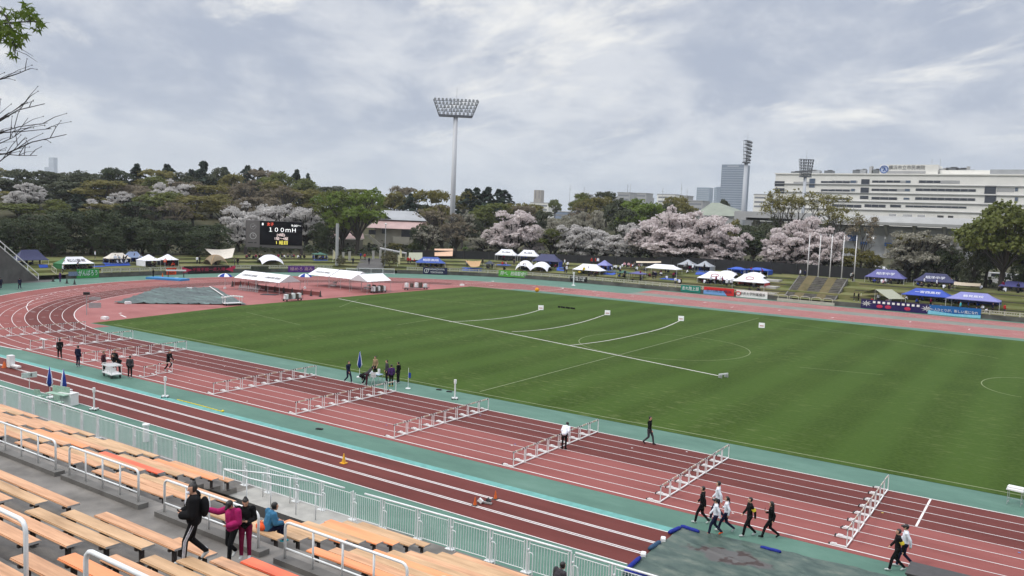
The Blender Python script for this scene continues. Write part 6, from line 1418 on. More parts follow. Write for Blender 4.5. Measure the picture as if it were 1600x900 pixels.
def bare_mesh(seed):
    rg = random.Random(seed); m = MB(); tips = []
    def grow(p, d, L, r, dep):
        e = p + d * L; mid = p.lerp(e, .5) + V(rg.gauss(0, .03), rg.gauss(0, .03), rg.gauss(0, .02)) * L; m.tube([p, mid, e], [r, r * .8, r * .6], 5 if dep < 2 else 3)
        if dep >= 6: tips.append(e); return
        for k in range(2 if dep else 4):
            ax = V(rg.gauss(0, 1), rg.gauss(0, 1), rg.gauss(0, .4)); nd = (d + ax.normalized() * rg.uniform(.35, .7) + V(0, 0, .08)).normalized(); grow(e, nd, L * rg.uniform(.62, .86), max(.0018, r * .58), dep + 1)
    grow(V(0, 0, -.05), V(0, 0, 1), .28, .028, 0)
    tp = np.array(tips); rgn = np.random.default_rng(seed); q = np.repeat(tp, 9, 0) + rgn.normal(0, .02, (len(tp) * 9, 3)); return leaf_mesh('crown', q, np.tile([[0, 0, 1.0]], (len(q), 1)), .02, seed, jitter=1.2), m.mesh('trunk', bark)
KINDS['bare'] = [bare_mesh(s) for s in (61, 62, 63)]
def mesh_ext(v):
    c = np.zeros(len(v[0].vertices) * 3); v[0].vertices.foreach_get('co', c); c = c.reshape(-1, 3); return np.percentile(np.hypot(c[:, 0], c[:, 1]), 98) * 2, np.percentile(c[:, 2], 99.5)
EXT = {k: [mesh_ext(x) for x in v] for k, v in KINDS.items()}
_vn = {}
def tree(k, leaf, px, top, wpx, rg_, label, name='tree', py=380, group='trees behind the track', base=None, bark_=None):
    """a tree standing at range rg_ (m), as wide as wpx pixels there and reaching the pixel row top"""
    p = at_r(px, py, rg_); z = gz(p.x, p.y) if base is None else base; p = Vector((p.x, p.y, z)); dep = (p - CAM).dot(FWD) / F
    H = (CAM + ray(px, top) * dep).z - z; W = wpx * dep; i = _vn.get(k, 0) % len(KINDS[k]); _vn[k] = i + 1; ew, eh = EXT[k][i]
    t = thing(name, label, 'tree', p, rnd.uniform(0, 6.28), group); sxy = W / ew; t.scale = (sxy, sxy, H / eh)
    tr_ = obj('trunk', KINDS[k][i][1], t); c = obj('crown', KINDS[k][i][0], t); c.material_slots[0].link = 'OBJECT'; c.material_slots[0].material = leaf
    return t
used = {}
KW = {'broad': 'rounded', 'dome': 'dense domed', 'cherry': 'blossoming cherry', 'sparse': 'thin half-bare', 'airy': 'loose airy', 'conifer': 'pointed conifer', 'bare': 'bare branching'}
LN = {}
for nm_, l_ in (('near-black green', L_ever), ('dark green', L_dark), ('olive', L_olive), ('brownish', L_brown), ('mid-green', L_mid), ('bright green', L_bright), ('pink', L_pink), ('white', L_white), ('faded grey-white', L_grey), ('blue-dark', L_con)): LN[l_.name] = nm_
LM = ((90, 'by the left edge'), (200, 'above the striped tent'), (300, 'above the bend tents'), (385, 'left of the scoreboard'), (475, 'behind the scoreboard'), (560, 'left of the clubhouse'), (670, 'around the clubhouse'), (760, 'around the central mast'), (860, 'above two white tents'), (960, 'above the twin domes'), (1060, 'left of the tower'), (1180, 'below the tower'), (1300, 'by the flagpoles'), (1420, 'before the arena'), (1500, 'behind violet-blue tents'), (1700, 'at the right edge'))
def fence_r(px):
    d = ray(px, 400); k = math.hypot(d.x, d.y); rs = np.arange(120, 260, .5); X = CAM.x + d.x / k * rs; Y = CAM.y + d.y / k * rs
    dd = np.sqrt(((X[:, None] - _W[None, :, 0]) ** 2 + (Y[:, None] - _W[None, :, 1]) ** 2)); i = dd.argmin(1); s = (X - _W[i, 0]) * _N[i, 0] + (Y - _W[i, 1]) * _N[i, 1]
    w = np.nonzero(s > 18.6)[0]; return rs[w[0]] if len(w) else 180
def T(k, leaf, px, top, wpx, rg_, extra='', name=None, **kw):
    lm = [s for x, s in LM if px < x][0]; dist = '' if rg_ < 235 else ('mid-wood ' if rg_ < 300 else 'skyline ')
    if 640 < px and rg_ < 240 and px < 1500: rg_ = max(rg_, fence_r(px) + 2.5 + (rg_ - 170) * .12)
    ad = {'cherry': f'{LN[leaf.name]} blossoming cherry tree'}.get(k, f'{KW[k]} {LN[leaf.name]} tree')
    lb = f'{dist}{ad} {lm}{extra}'; n = used.get(lb, 0); used[lb] = n + 1
    if n: lb += f', {FIRST[n]} from the left'
    nm = name or {'cherry': 'cherry_tree', 'conifer': 'conifer_tree', 'bare': 'bare_tree'}.get(k, 'broadleaf_tree')
    return tree(k, leaf, px, top, wpx, rg_, lb, nm, **kw)
# skyline and rising wood on the left
for px, top, w, r_ in ((-20, 262, 70, 330), (12, 268, 70, 310), (160, 272, 100, 330), (310, 270, 70, 340)): T('broad', L_olive if px in (310, -20) else L_dark, px, top, w, r_)
for a in ((35, 266, 60, 320, L_dark), (72, 268, 64, 305, L_dark), (100, 270, 74, 318, L_dark), (130, 268, 70, 300, L_dark), (180, 264, 60, 322, L_ever), (245, 266, 66, 320, L_olive), (262, 262, 46, 335, L_con), (296, 270, 56, 330, L_dark), (345, 264, 60, 330, L_dark), (362, 272, 44, 300, L_olive), (405, 266, 60, 340, L_brown), (430, 270, 60, 330, L_mid), (478, 280, 60, 320, L_mid), (520, 292, 60, 320, L_dark), (560, 296, 70, 330, L_mid)): T('broad' if a[4] is not L_con else 'conifer', a[4], *a[:4])
for a in ((214, 257, 54, 325), (260, 258, 52, 335), (318, 253, 60, 330), (350, 262, 56, 335), (386, 260, 44, 340), (405, 263, 42, 345), (462, 266, 46, 340), (298, 266, 46, 330), (480, 272, 34, 345), (140, 288, 50, 290), (120, 304, 60, 262), (195, 302, 40, 270)): T('conifer', L_con, *a)
for a in ((20, 300, 70, 285, L_olive), (60, 296, 70, 280, L_dark), (105, 284, 80, 285, L_dark), (160, 282, 90, 280, L_olive), (215, 290, 80, 282, L_brown), (240, 276, 70, 300, L_mid), (290, 284, 60, 290, L_brown), (330, 290, 70, 280, L_olive), (380, 292, 80, 285, L_brown), (425, 284, 80, 290, L_olive), (470, 296, 70, 280, L_olive), (520, 300, 80, 285, L_mid), (30, 318, 80, 255, L_mid), (85, 312, 60, 250, L_mid), (165, 318, 70, 252, L_olive), (300, 306, 80, 255, L_olive), (255, 300, 80, 262, L_mid), (345, 304, 70, 258, L_olive), (400, 308, 80, 262, L_brown), (210, 316, 70, 250, L_ever)): T('broad', a[4], *a[:4])
for a in ((205, 300, 60, 268), (390, 282, 80, 275), (440, 290, 70, 270), (360, 312, 60, 245), (415, 316, 60, 248), (275, 316, 60, 245)): T('sparse', L_brown, *a)
T('cherry', L_white, 45, 287, 50, 272); T('cherry', L_white, 28, 299, 44, 262); T('cherry', L_white, 275, 282, 62, 282); T('cherry', L_white, 245, 297, 50, 272); T('cherry', L_white, 192, 300, 44, 268); T('cherry', L_white, 155, 312, 44, 255)
# dark clipped-looking evergreens along the back of the left bank
for k, (px, top, w, r_) in enumerate(((-25, 352, 76, 182), (18, 342, 78, 184), (60, 336, 84, 186), (100, 330, 84, 187), (143, 329, 88, 188), (185, 334, 84, 189), (222, 341, 80, 190), (258, 344, 78, 191), (296, 347, 78, 192), (332, 350, 62, 193), (80, 348, 60, 178), (165, 350, 60, 180), (240, 356, 60, 183), (310, 360, 60, 186))): T('dome', L_ever, px, top, w, r_, name='evergreen_tree')
# around the scoreboard
for a in ((395, 318, 88, 216), (440, 320, 84, 218), (478, 326, 70, 215), (372, 340, 60, 206), (500, 338, 44, 218)): T('cherry', L_white, *a)
for a in ((500, 342, 36, 208), (512, 352, 34, 206)): T('dome', L_ever, *a, name='evergreen_tree')
for a in ((535, 300, 110, 212), (558, 296, 96, 206), (508, 305, 60, 226)): T('airy', L_mid if a[0] == 535 else L_bright, *a)
for a in ((588, 320, 44, 275, L_mid), (614, 300, 60, 290, L_olive), (628, 292, 46, 310, L_brown), (648, 306, 50, 285, L_dark), (600, 306, 40, 300, L_bright)): T('broad', a[4], *a[:4])
T('conifer', L_con, 640, 303, 40, 280); T('broad', L_mid, 650, 378, 26, 215); T('broad', L_olive, 617, 380, 30, 210, name='shrub')
# around the central mast
T('broad', L_olive, 676, 298, 70, 240); T('sparse', L_brown, 690, 322, 90, 212); T('sparse', L_grey, 668, 352, 60, 200); T('dome', L_ever, 655, 352, 34, 203, name='evergreen_tree'); T('sparse', L_brown, 712, 346, 60, 206); T('sparse', L_grey, 722, 328, 46, 232)
for a in ((728, 296, 62, 300), (742, 294, 60, 305), (760, 293, 60, 300), (786, 298, 58, 300), (775, 296, 44, 310), (745, 314, 66, 290)): T('conifer', L_con, *a)
for a in ((723, 300, 40, 300, L_olive), (752, 322, 60, 262, L_mid), (735, 340, 40, 240, L_dark), (775, 318, 60, 270, L_mid), (810, 318, 60, 275, L_olive), (835, 320, 60, 280, L_olive), (848, 330, 34, 262, L_dark), (820, 322, 50, 265, L_brown), (865, 312, 22, 420, L_mid)): T('broad', a[4], *a[:4])
T('cherry', L_pink, 805, 330, 86, 197); T('cherry', L_pink, 788, 350, 70, 190); T('cherry', L_pink, 832, 352, 50, 196); T('cherry', L_grey, 760, 368, 60, 192)
T('airy', L_mid, 862, 358, 56, 196); T('sparse', L_grey, 868, 346, 60, 202)
for a in ((893, 352, 62, 192, L_white), (925, 356, 66, 190, L_white), (905, 368, 60, 186, L_white), (948, 362, 60, 188, L_white), (985, 350, 60, 190, L_white), (880, 338, 60, 212, L_grey), (920, 330, 60, 218, L_grey)): T('cherry', a[4], *a[:4])
for a in ((908, 302, 50, 300, L_mid), (935, 308, 40, 290, L_olive), (945, 300, 46, 300, L_dark), (962, 312, 50, 270, L_dark), (990, 312, 80, 252, L_bright), (1012, 318, 60, 246, L_bright), (976, 328, 50, 240, L_dark), (1058, 308, 60, 290, L_olive), (1040, 318, 60, 265, L_dark), (1128, 312, 18, 400, L_dark)): T('broad', a[4], *a[:4])
T('sparse', L_olive, 912, 310, 50, 262); T('sparse', L_brown, 900, 326, 60, 240)
# big cherry in the middle and its neighbours
for a in ((1046, 324, 74, 194), (1075, 332, 120, 192), (1020, 346, 90, 188), (1110, 342, 100, 187), (1140, 358, 66, 184), (1068, 362, 110, 183), (1030, 372, 60, 182), (1125, 378, 70, 181)): T('cherry', L_pink, *a)
for a in ((975, 368, 60, 186, L_white), (1000, 358, 46, 190, L_grey)): T('cherry', a[4], *a[:4])
for a in ((1160, 352, 66, 204, L_dark), (1178, 360, 54, 200, L_ever), (1146, 344, 40, 214, L_olive), (1195, 352, 50, 215, L_dark)): T('broad', a[4], *a[:4])
for a in ((1258, 340, 84, 184), (1230, 358, 70, 181), (1285, 356, 76, 180), (1210, 372, 46, 180), (1300, 372, 46, 178), (1250, 372, 90, 178)): T('cherry', L_pink, *a)
T('cherry', L_grey, 1218, 350, 60, 200); T('dome', L_dark, 1205, 340, 50, 232)
T('bare', L_olive, 1250, 296, 130, 222); T('bare', L_olive, 1285, 300, 120, 226); T('bare', L_olive, 1215, 300, 80, 228); T('bare', L_olive, 1310, 322, 90, 216)
T('bare', L_brown, 1348, 336, 70, 176); T('broad', L_olive, 1330, 388, 44, 178, name='shrub'); T('broad', L_olive, 1362, 392, 40, 177, name='shrub')
for a in ((1435, 362, 92, 176, L_grey), (1420, 372, 60, 172, L_grey), (1466, 370, 60, 178, L_grey), (1500, 374, 50, 180, L_white)): T('cherry' if a[4] is not L_white else 'cherry', a[4], *a[:4])
T('airy', L_olive, 1425, 366, 84, 178); T('dome', L_ever, 1484, 386, 46, 176, name='evergreen_tree'); T('dome', L_dark, 1524, 380, 54, 170, name='evergreen_tree')
T('broad', L_mid, 1570, 317, 130, 168, name='broadleaf_tree'); T('broad', L_mid, 1600, 330, 120, 176); T('broad', L_mid, 1545, 340, 70, 172)
T('dome', L_ever, 1612, 410, 60, 168, name='evergreen_tree')
# clipped domed shrubs by the entrance
for px, py, w, l in ((531, 416, 20, 'left of the entrance path'), (608, 416, 30, 'right of the entrance path')):
    p = hit(px, py); s = px_len(p, w); t = thing('clipped_shrub', 'brownish clipped rounded shrub ' + l, 'shrub', p); c, LB = crown(70 + px % 7, n_lobes=8, n=2500, size=.05, zc=.35, rx=.25, rz=.25, r0=.25, r1=.35, zmin=-1, gap=0); c.materials[0] = L_hedge
    o = obj('crown', c, t); o.scale = (s, s, s * .95); m = MB(); m.tube([(0, 0, -.1), (0, 0, .6)], .1, 6); m.build('trunk', bark, t)
# low undergrowth as one mass at the back of the left bank and along the fences
ug = []; rgu = np.random.default_rng(5)
for i in range(14, nW - 6):
    if WL[i].y < 26: continue
    for s in np.arange(22, 46, 1.6):
        p = WL[i] + WN[i] * s; ug.append((p.x + rgu.normal(0, .6), p.y + rgu.normal(0, .6), gz(p.x, p.y) + rgu.uniform(.3, 1.8)))
ug = np.array(ug); ug = np.repeat(ug, 7, 0) + rgu.normal(0, .45, (len(ug) * 7, 3)); me = leaf_mesh('undergrowth', ug, np.tile([[0, 0, 1.0]], (len(ug), 1)), .55, 3); me.materials[0] = L_ever
o = obj('undergrowth', me); o['kind'] = 'stuff'

# the near branches at the top left: two trees growing beside the stand, outside the frame
def near_tree(label, base, tips, leafy, seed):
    rg = random.Random(seed); t = thing('foreground_tree', label, 'tree', base); m = MB(); lv = []; ln_ = []
    hub = V(*tips[0][0]) if False else None
    top = Vector(base) + V(0, 0, 8.2); m.tube([Vector(base) - Vector(base) + V(0, 0, -.3), V(.1, .05, 4), V(.2, .1, 8.2)], [.2, .15, .09], 9)
    B0 = Vector(base)
    for path, r0 in tips:
        w = [CAM + ray(x, y) / F * d for x, y, d in path]; loc = [q - B0 for q in w]
        st_ = V(.15, .08, min(7.6, max(3.5, loc[0].z - .6))); pts = [st_, st_.lerp(loc[0], .5) + V(0, 0, .12)] + loc; n = len(pts)
        m.tube(pts, [r0 * (1 - .85 * k / (n - 1)) + .0012 for k in range(n)], 6)
        for k in range(len(loc) - 1):
            A, Bq = loc[k], loc[k + 1]
            for j in range(2 if not leafy else 3):
                q = A.lerp(Bq, rg.uniform(0, 1)); dd = (Bq - A).normalized(); side = V(rg.gauss(0, 1), rg.gauss(0, 1), rg.gauss(.4, .6)).normalized(); e = q + (dd * .8 + side * .7).normalized() * rg.uniform(.08, .26)
                m.tube([q, q.lerp(e, .5) + V(0, 0, .012), e], [.0035, .0028, .0014], 4)
                if not leafy: m.ellipsoid(e, (.004, .004, .006), nu=6, nv=4)
    m.build('trunk', mat('fore_bark', (.018, .014, .013), .8, .3, 9), t)
    if leafy:
        rgn = np.random.default_rng(seed); V_, F_ = [], []
        for cx, cy, rad, n in leafy:
            for _ in range(n):
                a = rgn.uniform(0, 6.28); rr = rad * math.sqrt(rgn.uniform(0, 1)); c = CAM + ray(cx + rr * math.cos(a), cy + rr * .8 * math.sin(a)) / F * rgn.uniform(6.6, 7.2) - B0
                # five-lobed hanging maple leaf
                ax = V(rgn.normal(), rgn.normal(), -abs(rgn.normal(1.1, .5))).normalized(); si = ax.cross(V(rgn.normal(), rgn.normal(), rgn.normal())).normalized(); nn = ax.cross(si); s = rgn.uniform(.032, .055)
                b0 = len(V_); V_.append(tuple(c))
                for j, (an, ln__) in enumerate(((-115, .5), (-85, .22), (-58, .85), (-30, .3), (0, 1.1), (30, .3), (58, .85), (85, .22), (115, .5))):
                    q = c + (ax * math.cos(R(an)) + si * math.sin(R(an))) * s * ln__ * 1.3 + nn * s * .2 * math.sin(R(an * 2)); V_.append(tuple(q))
                for j in range(8): F_.append((b0, b0 + 1 + j, b0 + 2 + j))
        me = bpy.data.meshes.new('crown'); me.from_pydata(V_, [], F_); me.materials.append(L_red); me.update(); obj('crown', me, t)
    return t
near_tree('maple with small green leaves reaching in at the top left corner', (-4.2, -45.2, 8.0), [(((-40, 20, 7), (-12, 8, 7), (8, 24, 6.9), (22, 52, 6.8), (24, 84, 6.8)), .014), (((-40, 30, 7), (-5, 38, 7), (30, 34, 6.9), (60, 34, 6.8)), .012), (((-30, 60, 7), (0, 62, 7), (22, 70, 6.9)), .008)],
          [(14, 30, 22, 46), (44, 22, 15, 26), (58, 38, 11, 16), (8, 56, 18, 34), (28, 52, 14, 22), (27, 66, 11, 14), (21, 84, 7, 9), (44, 10, 10, 9), (-12, 40, 26, 40)], 4)
near_tree('leafless tree whose thin dark twigs reach in at the left frame edge', (-5.6, -44.2, 8.0), [(((-40, 135, 7), (0, 124, 7), (28, 115, 7), (47, 107, 7)), .009), (((-40, 205, 7), (0, 189, 7), (28, 172, 7), (70, 162, 7)), .01), (((-40, 210, 7), (-4, 188, 7), (20, 174, 7), (42, 158, 7)), .007), (((-40, 216, 7), (0, 207, 7), (30, 198, 7), (74, 192, 7)), .008), (((-40, 222, 7), (6, 207, 7), (40, 205, 7), (80, 201, 7)), .007), (((-40, 246, 7), (10, 240, 7), (50, 222, 7), (104, 210, 7)), .01), (((-40, 232, 7), (0, 224, 7), (22, 214, 7), (44, 184, 7)), .006), (((-40, 262, 7), (0, 252, 7), (20, 236, 7), (40, 214, 7)), .007), (((-40, 250, 7), (0, 240, 7), (30, 243, 7), (58, 243, 7)), .006)], None, 9)
# ------------------------------------------------------------------ buildings and tall things
glass = mat('dark_glass', (.035, .04, .055), .25, .2, .4, coord='World'); glass_b = mat('blue_glass', (.07, .1, .15), .3, .2, .1, coord='World')
wallw = mat('pale_cladding', (.74, .725, .675), .7, .06, .2, coord='World'); wallg = mat('grey_cladding', (.36, .36, .36), .7, .1, .2, coord='World'); roofg = mat('grey_roof', (.3, .31, .32), .6, .12, .3, coord='World')
def plane_pt(px, py, Y): return at_y(px, py, Y)
# hospital ------------------------------------------------------------------
Yh = 400.0
hp = thing('hospital', 'long white hospital with dark ribbon windows and a blue emblem on its roof block', 'building')
xl, xr = at_y(1211, 290, Yh).x, at_y(1680, 290, Yh).x
def zat(px, py, Y=Yh): return at_y(px, py, Y).z
xc_ = lambda px, py=300, Y=Yh: at_y(px, py, Y).x
top_l = zat(1300, 277); 
floors = [zat(1400, y) for y in (289, 302.5, 316, 329)]           # underside lines of the white bands
zt1 = zat(1400, 272)
b = MB(); b.box(((xl + xr) / 2, Yh + 20, zt1 / 2 - 5), (xr - xl, 40, zt1 + 10)); b.build('wall', wallw, hp)
for k, z in enumerate(floors):
    b = MB(); b.box(((xl + xr) / 2, Yh - .35, z), (xr - xl + .6, .7, .28)); b.build('ledge', wallg, hp)
b = MB(); b.box(((xl + xr) / 2, Yh - .3, zt1 - .1), (xr - xl + .8, .6, .6)); b.build('parapet', wallw, hp)
WR = [(1283, 1328, 283, 286), (1329, 1338, 282, 286), (1363, 1384, 282, 285.5), (1385, 1407, 282, 285.5), (1415, 1423, 282, 286), (1436, 1470, 282, 286), (1265, 1274, 279, 293), (1346, 1359, 280, 289), (1283, 1328, 296, 299), (1330, 1336, 295, 299), (1345, 1358, 293, 302.5), (1362, 1402, 295, 298.5), (1414, 1422, 295, 299), (1431, 1525, 295, 299), (1344, 1357, 306, 311), (1362, 1402, 308, 312), (1412, 1421, 309, 312), (1430, 1524, 309, 313), (1283, 1328, 309, 312), (1539, 1557, 290, 303), (1539, 1557, 305, 317), (1586, 1591, 293, 299), (1586, 1591, 308, 314), (1211, 1226, 283, 291), (1211, 1226, 294, 302), (1300, 1346, 319.5, 324), (1351, 1384, 319.5, 324), (1391, 1408, 320, 324), (1415, 1440, 321, 324), (1440, 1510, 322, 325)]
for x0, x1, y0, y1 in WR:
    z1, z0 = zat((x0 + x1) / 2, y0), zat((x0 + x1) / 2, y1); X0, X1 = xc_(x0, y0), xc_(x1, y0); b = MB(); b.box(((X0 + X1) / 2, Yh - .06, (z0 + z1) / 2), (X1 - X0, .1, z1 - z0)); w = b.build('window', glass if (x1 - x0 > 12) else glass_b, hp)
    n = max(1, int((X1 - X0) / 3)); f = MB()
    for j in range(n + 1): f.box((X0 + (X1 - X0) * j / n, Yh - .14, (z0 + z1) / 2), (.16, .12, z1 - z0))
    f.build('frame', wallg, w)
for x0, x1, y0, y1 in ((1300, 1340, 282, 286), (1407, 1415, 282, 286), (1470, 1500, 282, 287), (1240, 1265, 284, 287), (1402, 1414, 295, 299), (1300, 1330, 295.5, 298.5), (1558, 1585, 294, 300)):
    z1, z0 = zat((x0 + x1) / 2, y0), zat((x0 + x1) / 2, y1); X0, X1 = xc_(x0, y0), xc_(x1, y0); b = MB(); b.box(((X0 + X1) / 2, Yh - .02, (z0 + z1) / 2), (X1 - X0, .1, z1 - z0)); b.build('grey_panel', wallg, hp)
# roof block with sign
X0, X1 = xc_(1374, 265), xc_(1465, 265); zb, zt = zat(1400, 272), zat(1415, 257); b = MB(); b.box(((X0 + X1) / 2, Yh + 9, (zb + zt) / 2), (X1 - X0, 16, zt - zb)); b.build('roof_block', wallw, hp)
X2 = xc_(1446, 265); b = MB(); b.box(((X2 + xc_(1384)) / 2, Yh + .9, zat(1415, 269)), (X2 - xc_(1384), .3, 1.1)); b.build('grey_panel', wallg, hp)
text('横浜市立市民病院', 2.3, c_char, hp, ((xc_(1388, 262) + xc_(1445, 262)) / 2, Yh + .85, zat(1416, 262)), (1, 0, 0), (0, 0, 1), name='sign_lettering', fit=xc_(1445, 262) - xc_(1388, 262))
cx, cz = xc_(1381, 264.5), zat(1381, 264.5); b = MB(); r = 2.05
b.tube([(cx, Yh + .95, cz), (cx, Yh + .7, cz)], r, 28); b.build('emblem_disc', cl('emblem_pale', (190, 202, 222)), hp)
b = MB(); b.tube([(cx + 1.75 * math.cos(R(a)), Yh + .62, cz + 1.75 * math.sin(R(a))) for a in range(0, 361, 15)], .2, 5); b.tube([(cx - .9, Yh + .6, cz + .7), (cx - .1, Yh + .6, cz + .9), (cx + .2, Yh + .6, cz + .1), (cx - .5, Yh + .6, cz - .8)], .24, 5); b.tube([(cx + .3, Yh + .6, cz + 1.0), (cx + .4, Yh + .6, cz), (cx + 1.0, Yh + .6, cz - .8)], .24, 5); b.build('emblem_mark', cl('emblem_blue', (52, 82, 150)), hp)
rr = random.Random(3)
for px, w, h in ((1262, 30, 2.4), (1290, 14, 2.2), (1334, 12, 2.6), (1344, 9, 3), (1356, 4, 4.5), (1365, 10, 3), (1472, 14, 3.4), (1485, 18, 4), (1500, 16, 3.6), (1515, 12, 2.6), (1240, 20, 1.6)):
    x = xc_(px, 272); b = MB(); b.box((x, Yh + 8, zt1 + h * .4), (w * .3, 5, h)); b.box((x + .6, Yh + 7, zt1 + h * .9), (w * .15, 3, .6)); b.build('rooftop_plant', rr.choice([roofg, wallg, mat('plant_dark', (.12, .13, .14), .6)]), hp)
x = xc_(1511, 272); b = MB(); b.tube([(x, Yh + 4, zt1), (x, Yh + 4, zt1 + 4)], .8, 12); b.build('rooftop_stack', wallg, hp)
for x0_, x1_, t_ in ((1466, 1545, 271.5), (1545, 1690, 272.5)):
    xa, xb_ = xc_(x0_, 280), xc_(x1_, 280); zt_ = zat(1560, t_); b = MB(); b.box(((xa + xb_) / 2, Yh + 12, (zt1 + zt_) / 2 + .5), (xb_ - xa, 18, 3 if x0_ < 1500 else 4)); b.build('roof_storey', wallw if x0_ < 1500 else roofg, hp)
for dx in (0, 22): b = MB(); b.tube([(xc_(1453 + dx * .6, 258), Yh + 6, zt), (xc_(1453 + dx * .6, 258), Yh + 6, zt + 3.2)], .1, 5); b.build('antenna', galv, hp)
# arena stand with its pale roof band
Ya = 262.0
ar = thing('arena', 'grey concrete football stand with pale roof band and leaning pillars', 'building'); za0, za1 = zat(1400, 352, Ya), zat(1400, 336.5, Ya); x0, x1 = xc_(1166, 340, Ya), xc_(1560, 345, Ya)
b = MB(); b.extrude([(Ya, za0), (Ya, za0 + .9), (Ya + 4, za1 - .3), (Ya + 20, za1), (Ya + 20, za0)], x0, x1); b.build('roof', mat('arena_roof', (.3, .3, .29), .6, .1, .2, coord='World'), ar)
b = MB(); b.box(((x0 + x1) / 2, Ya + 14, za0 / 2), (x1 - x0, 12, za0 - .6)); b.build('wall', mat('arena_wall', (.5, .5, .5), .8, .2, .3, coord='World'), ar)  # plain wall in one even pale grey
b = MB(); b.extrude([(Ya + 7.8, za0 - 3.4), (Ya + 7.8, za0 - .9), (Ya + 6.5, za0 - .9), (Ya + 7, za0 - 3.4)], x0, x1); b.build('gallery_band', wallg, ar)
n = 9
for k in range(n):
    x = x0 + (x1 - x0) * (k + .3) / n; b = MB(); b.add([(x - .5, Ya + 6.4, 0), (x + .5, Ya + 6.4, 0), (x + .4, Ya + 6.4, za0 - 4), (x - .4, Ya + 6.4, za0 - 4), (x - .8, Ya + 2.4, za0), (x + .1, Ya + 2.4, za0), (x - .5, Ya + 7.8, 0), (x + .5, Ya + 7.8, 0), (x - .8, Ya + 7.8, za0), (x + .1, Ya + 7.8, za0)], [(0, 1, 2, 3), (3, 2, 5, 4), (0, 3, 8, 6), (1, 7, 9, 2), (3, 4, 8), (2, 9, 5)]); b.build('pillar', concrete_pale, ar)
for px, w in ((1395, 14), (1418, 18), (1440, 14), (1470, 12), (1486, 10)): x = xc_(px, 332, Ya + 16); b = MB(); b.box((x, Ya + 16, za1 + .35), (w * .15, 2, .7)); b.build('roof_unit', dark_metal if w < 14 else wallg, ar)
b = MB(); b.box(((x0 + xc_(1290, 345, Ya)) / 2 - 4, Ya + 4, zat(1200, 338, Ya)), (30, 8, 3.2)); b.build('side_roof', wallg, ar)
for px, py in ((1355, 365), (1364, 372), (1385, 372)): q = at_y(px, py, Ya + 7.6); b = MB(); b.ellipsoid(q, (.5, .2, .25), nu=8, nv=6); o = b.build('lit_lamp', mat('lamp_lit', (.9, .9, .9), .5, emit=2.0), ar)
for px, py, w, h in ((1331, 372, 15, 8), (1388, 382, 10, 5), (1350, 380, 9, 4)): q = at_y(px, py, Ya + 6); b = MB(); b.box(q, (w * .25, .3, h * .25)); b.build('blue_panel', cl('panel_blue', (66, 98, 150)), ar)

# gym with green roof, clubhouse, far blocks
def block(name, label, x0, x1, top, Y, m, cat='building', storeys=0, win=None, depth_=12, base_=None, roofm=None):
    X0, X1 = xc_(x0, top, Y), xc_(x1, top, Y); z1 = zat((x0 + x1) / 2, top, Y); t = thing(name, label, cat, ((X0 + X1) / 2, Y + depth_ / 2, 0)); w = X1 - X0
    b = MB(); b.box((0, 0, z1 / 2 - 6), (w, depth_, z1 + 12)); b.build('wall', m, t)
    if roofm is not None: b = MB(); b.box((0, 0, z1 + .15), (w + .6, depth_ + .6, .5)); b.build('roof', roofm, t)
    if storeys:
        fh = (win[2] if win else 3.6)
        for k in range(storeys):
            z = z1 - win[0] - k * fh
            b = MB(); b.box((0, -depth_ / 2 - .05, z), (w * win[1], .1, win[3])); b.build('window', mat('hazed_window', (.2, .21, .23), .5), t)  # windows paled so the haze on distant blocks sits in their colour
    return t, w, z1
Yg = 285.0; t = thing('gymnasium', 'low hall with a pale green hipped roof below the tall tower', 'building', (0, 0, 0)); x0, x1 = xc_(1084, 333, Yg), xc_(1160, 338, Yg); ze, za = zat(1120, 337, Yg), zat(1120, 315.5, Yg); xm0, xm1 = xc_(1112, 316, Yg + 12), xc_(1124, 316, Yg + 12)
b = MB(); b.add([(x0, Yg, ze), (x1, Yg, ze), (x1, Yg + 26, ze), (x0, Yg + 26, ze), (xm0, Yg + 12, za), (xm1, Yg + 12, za)], [(0, 1, 5, 4), (1, 2, 5), (2, 3, 4, 5), (3, 0, 4)]); b.build('roof', mat('green_roof', (.21, .235, .185), .6, .12, .3, coord='World'), t); b = MB(); b.box(((x0 + x1) / 2, Yg + 13, ze / 2 - .3), (x1 - x0 - 2, 24, ze)); b.build('wall', wallg, t)
t, w, z1 = block('office_tower', 'tall haze-blue glass tower standing left of the right-hand floodlight mast', 1128, 1163.5, 257, 1400, mat('tower_haze_grey', (.15, .19, .25), .5, .1, .02, coord='World'), depth_=30)  # distance haze is painted into this bluish wall colour
for k in range(24): b = MB(); b.box((0, -15.1, z1 - 6.5 - k * 4.1), (w * .96, .3, 1.3)); b.build('floor_band', mat('tower_band', (.3, .345, .41), .5), t)
b = MB(); b.box((0, -15.3, z1 - 3), (w * .5, .4, 1.6)); b.build('sign_band', mat('tower_sign', (.42, .44, .48), .5), t); b = MB(); b.tube([(w * .2, 0, z1), (w * .3, 0, z1 + 5)], .4, 5); b.build('crane', galv, t)
for x0, x1, top, Y, l in ((1089, 1109, 293, 1900, 'pale blue glass office block left of the tall tower, wider one'), (1116, 1120.5, 293, 2000, 'narrow blue office block beside the tall tower, thin one'), (1119, 1128, 292, 2050, 'narrow blue office block touching the tall tower')):
    t, w, z1 = block('office_block', l, x0, x1, top, Y, mat('far_glass', (.2, .26, .33), .5), depth_=25); 
    for k in range(10): b = MB(); b.box((0, -12.6, z1 - 5 - k * 5), (w * .9, .3, 1.6)); b.build('floor_band', mat('far_band', (.36, .4, .44), .5), t)
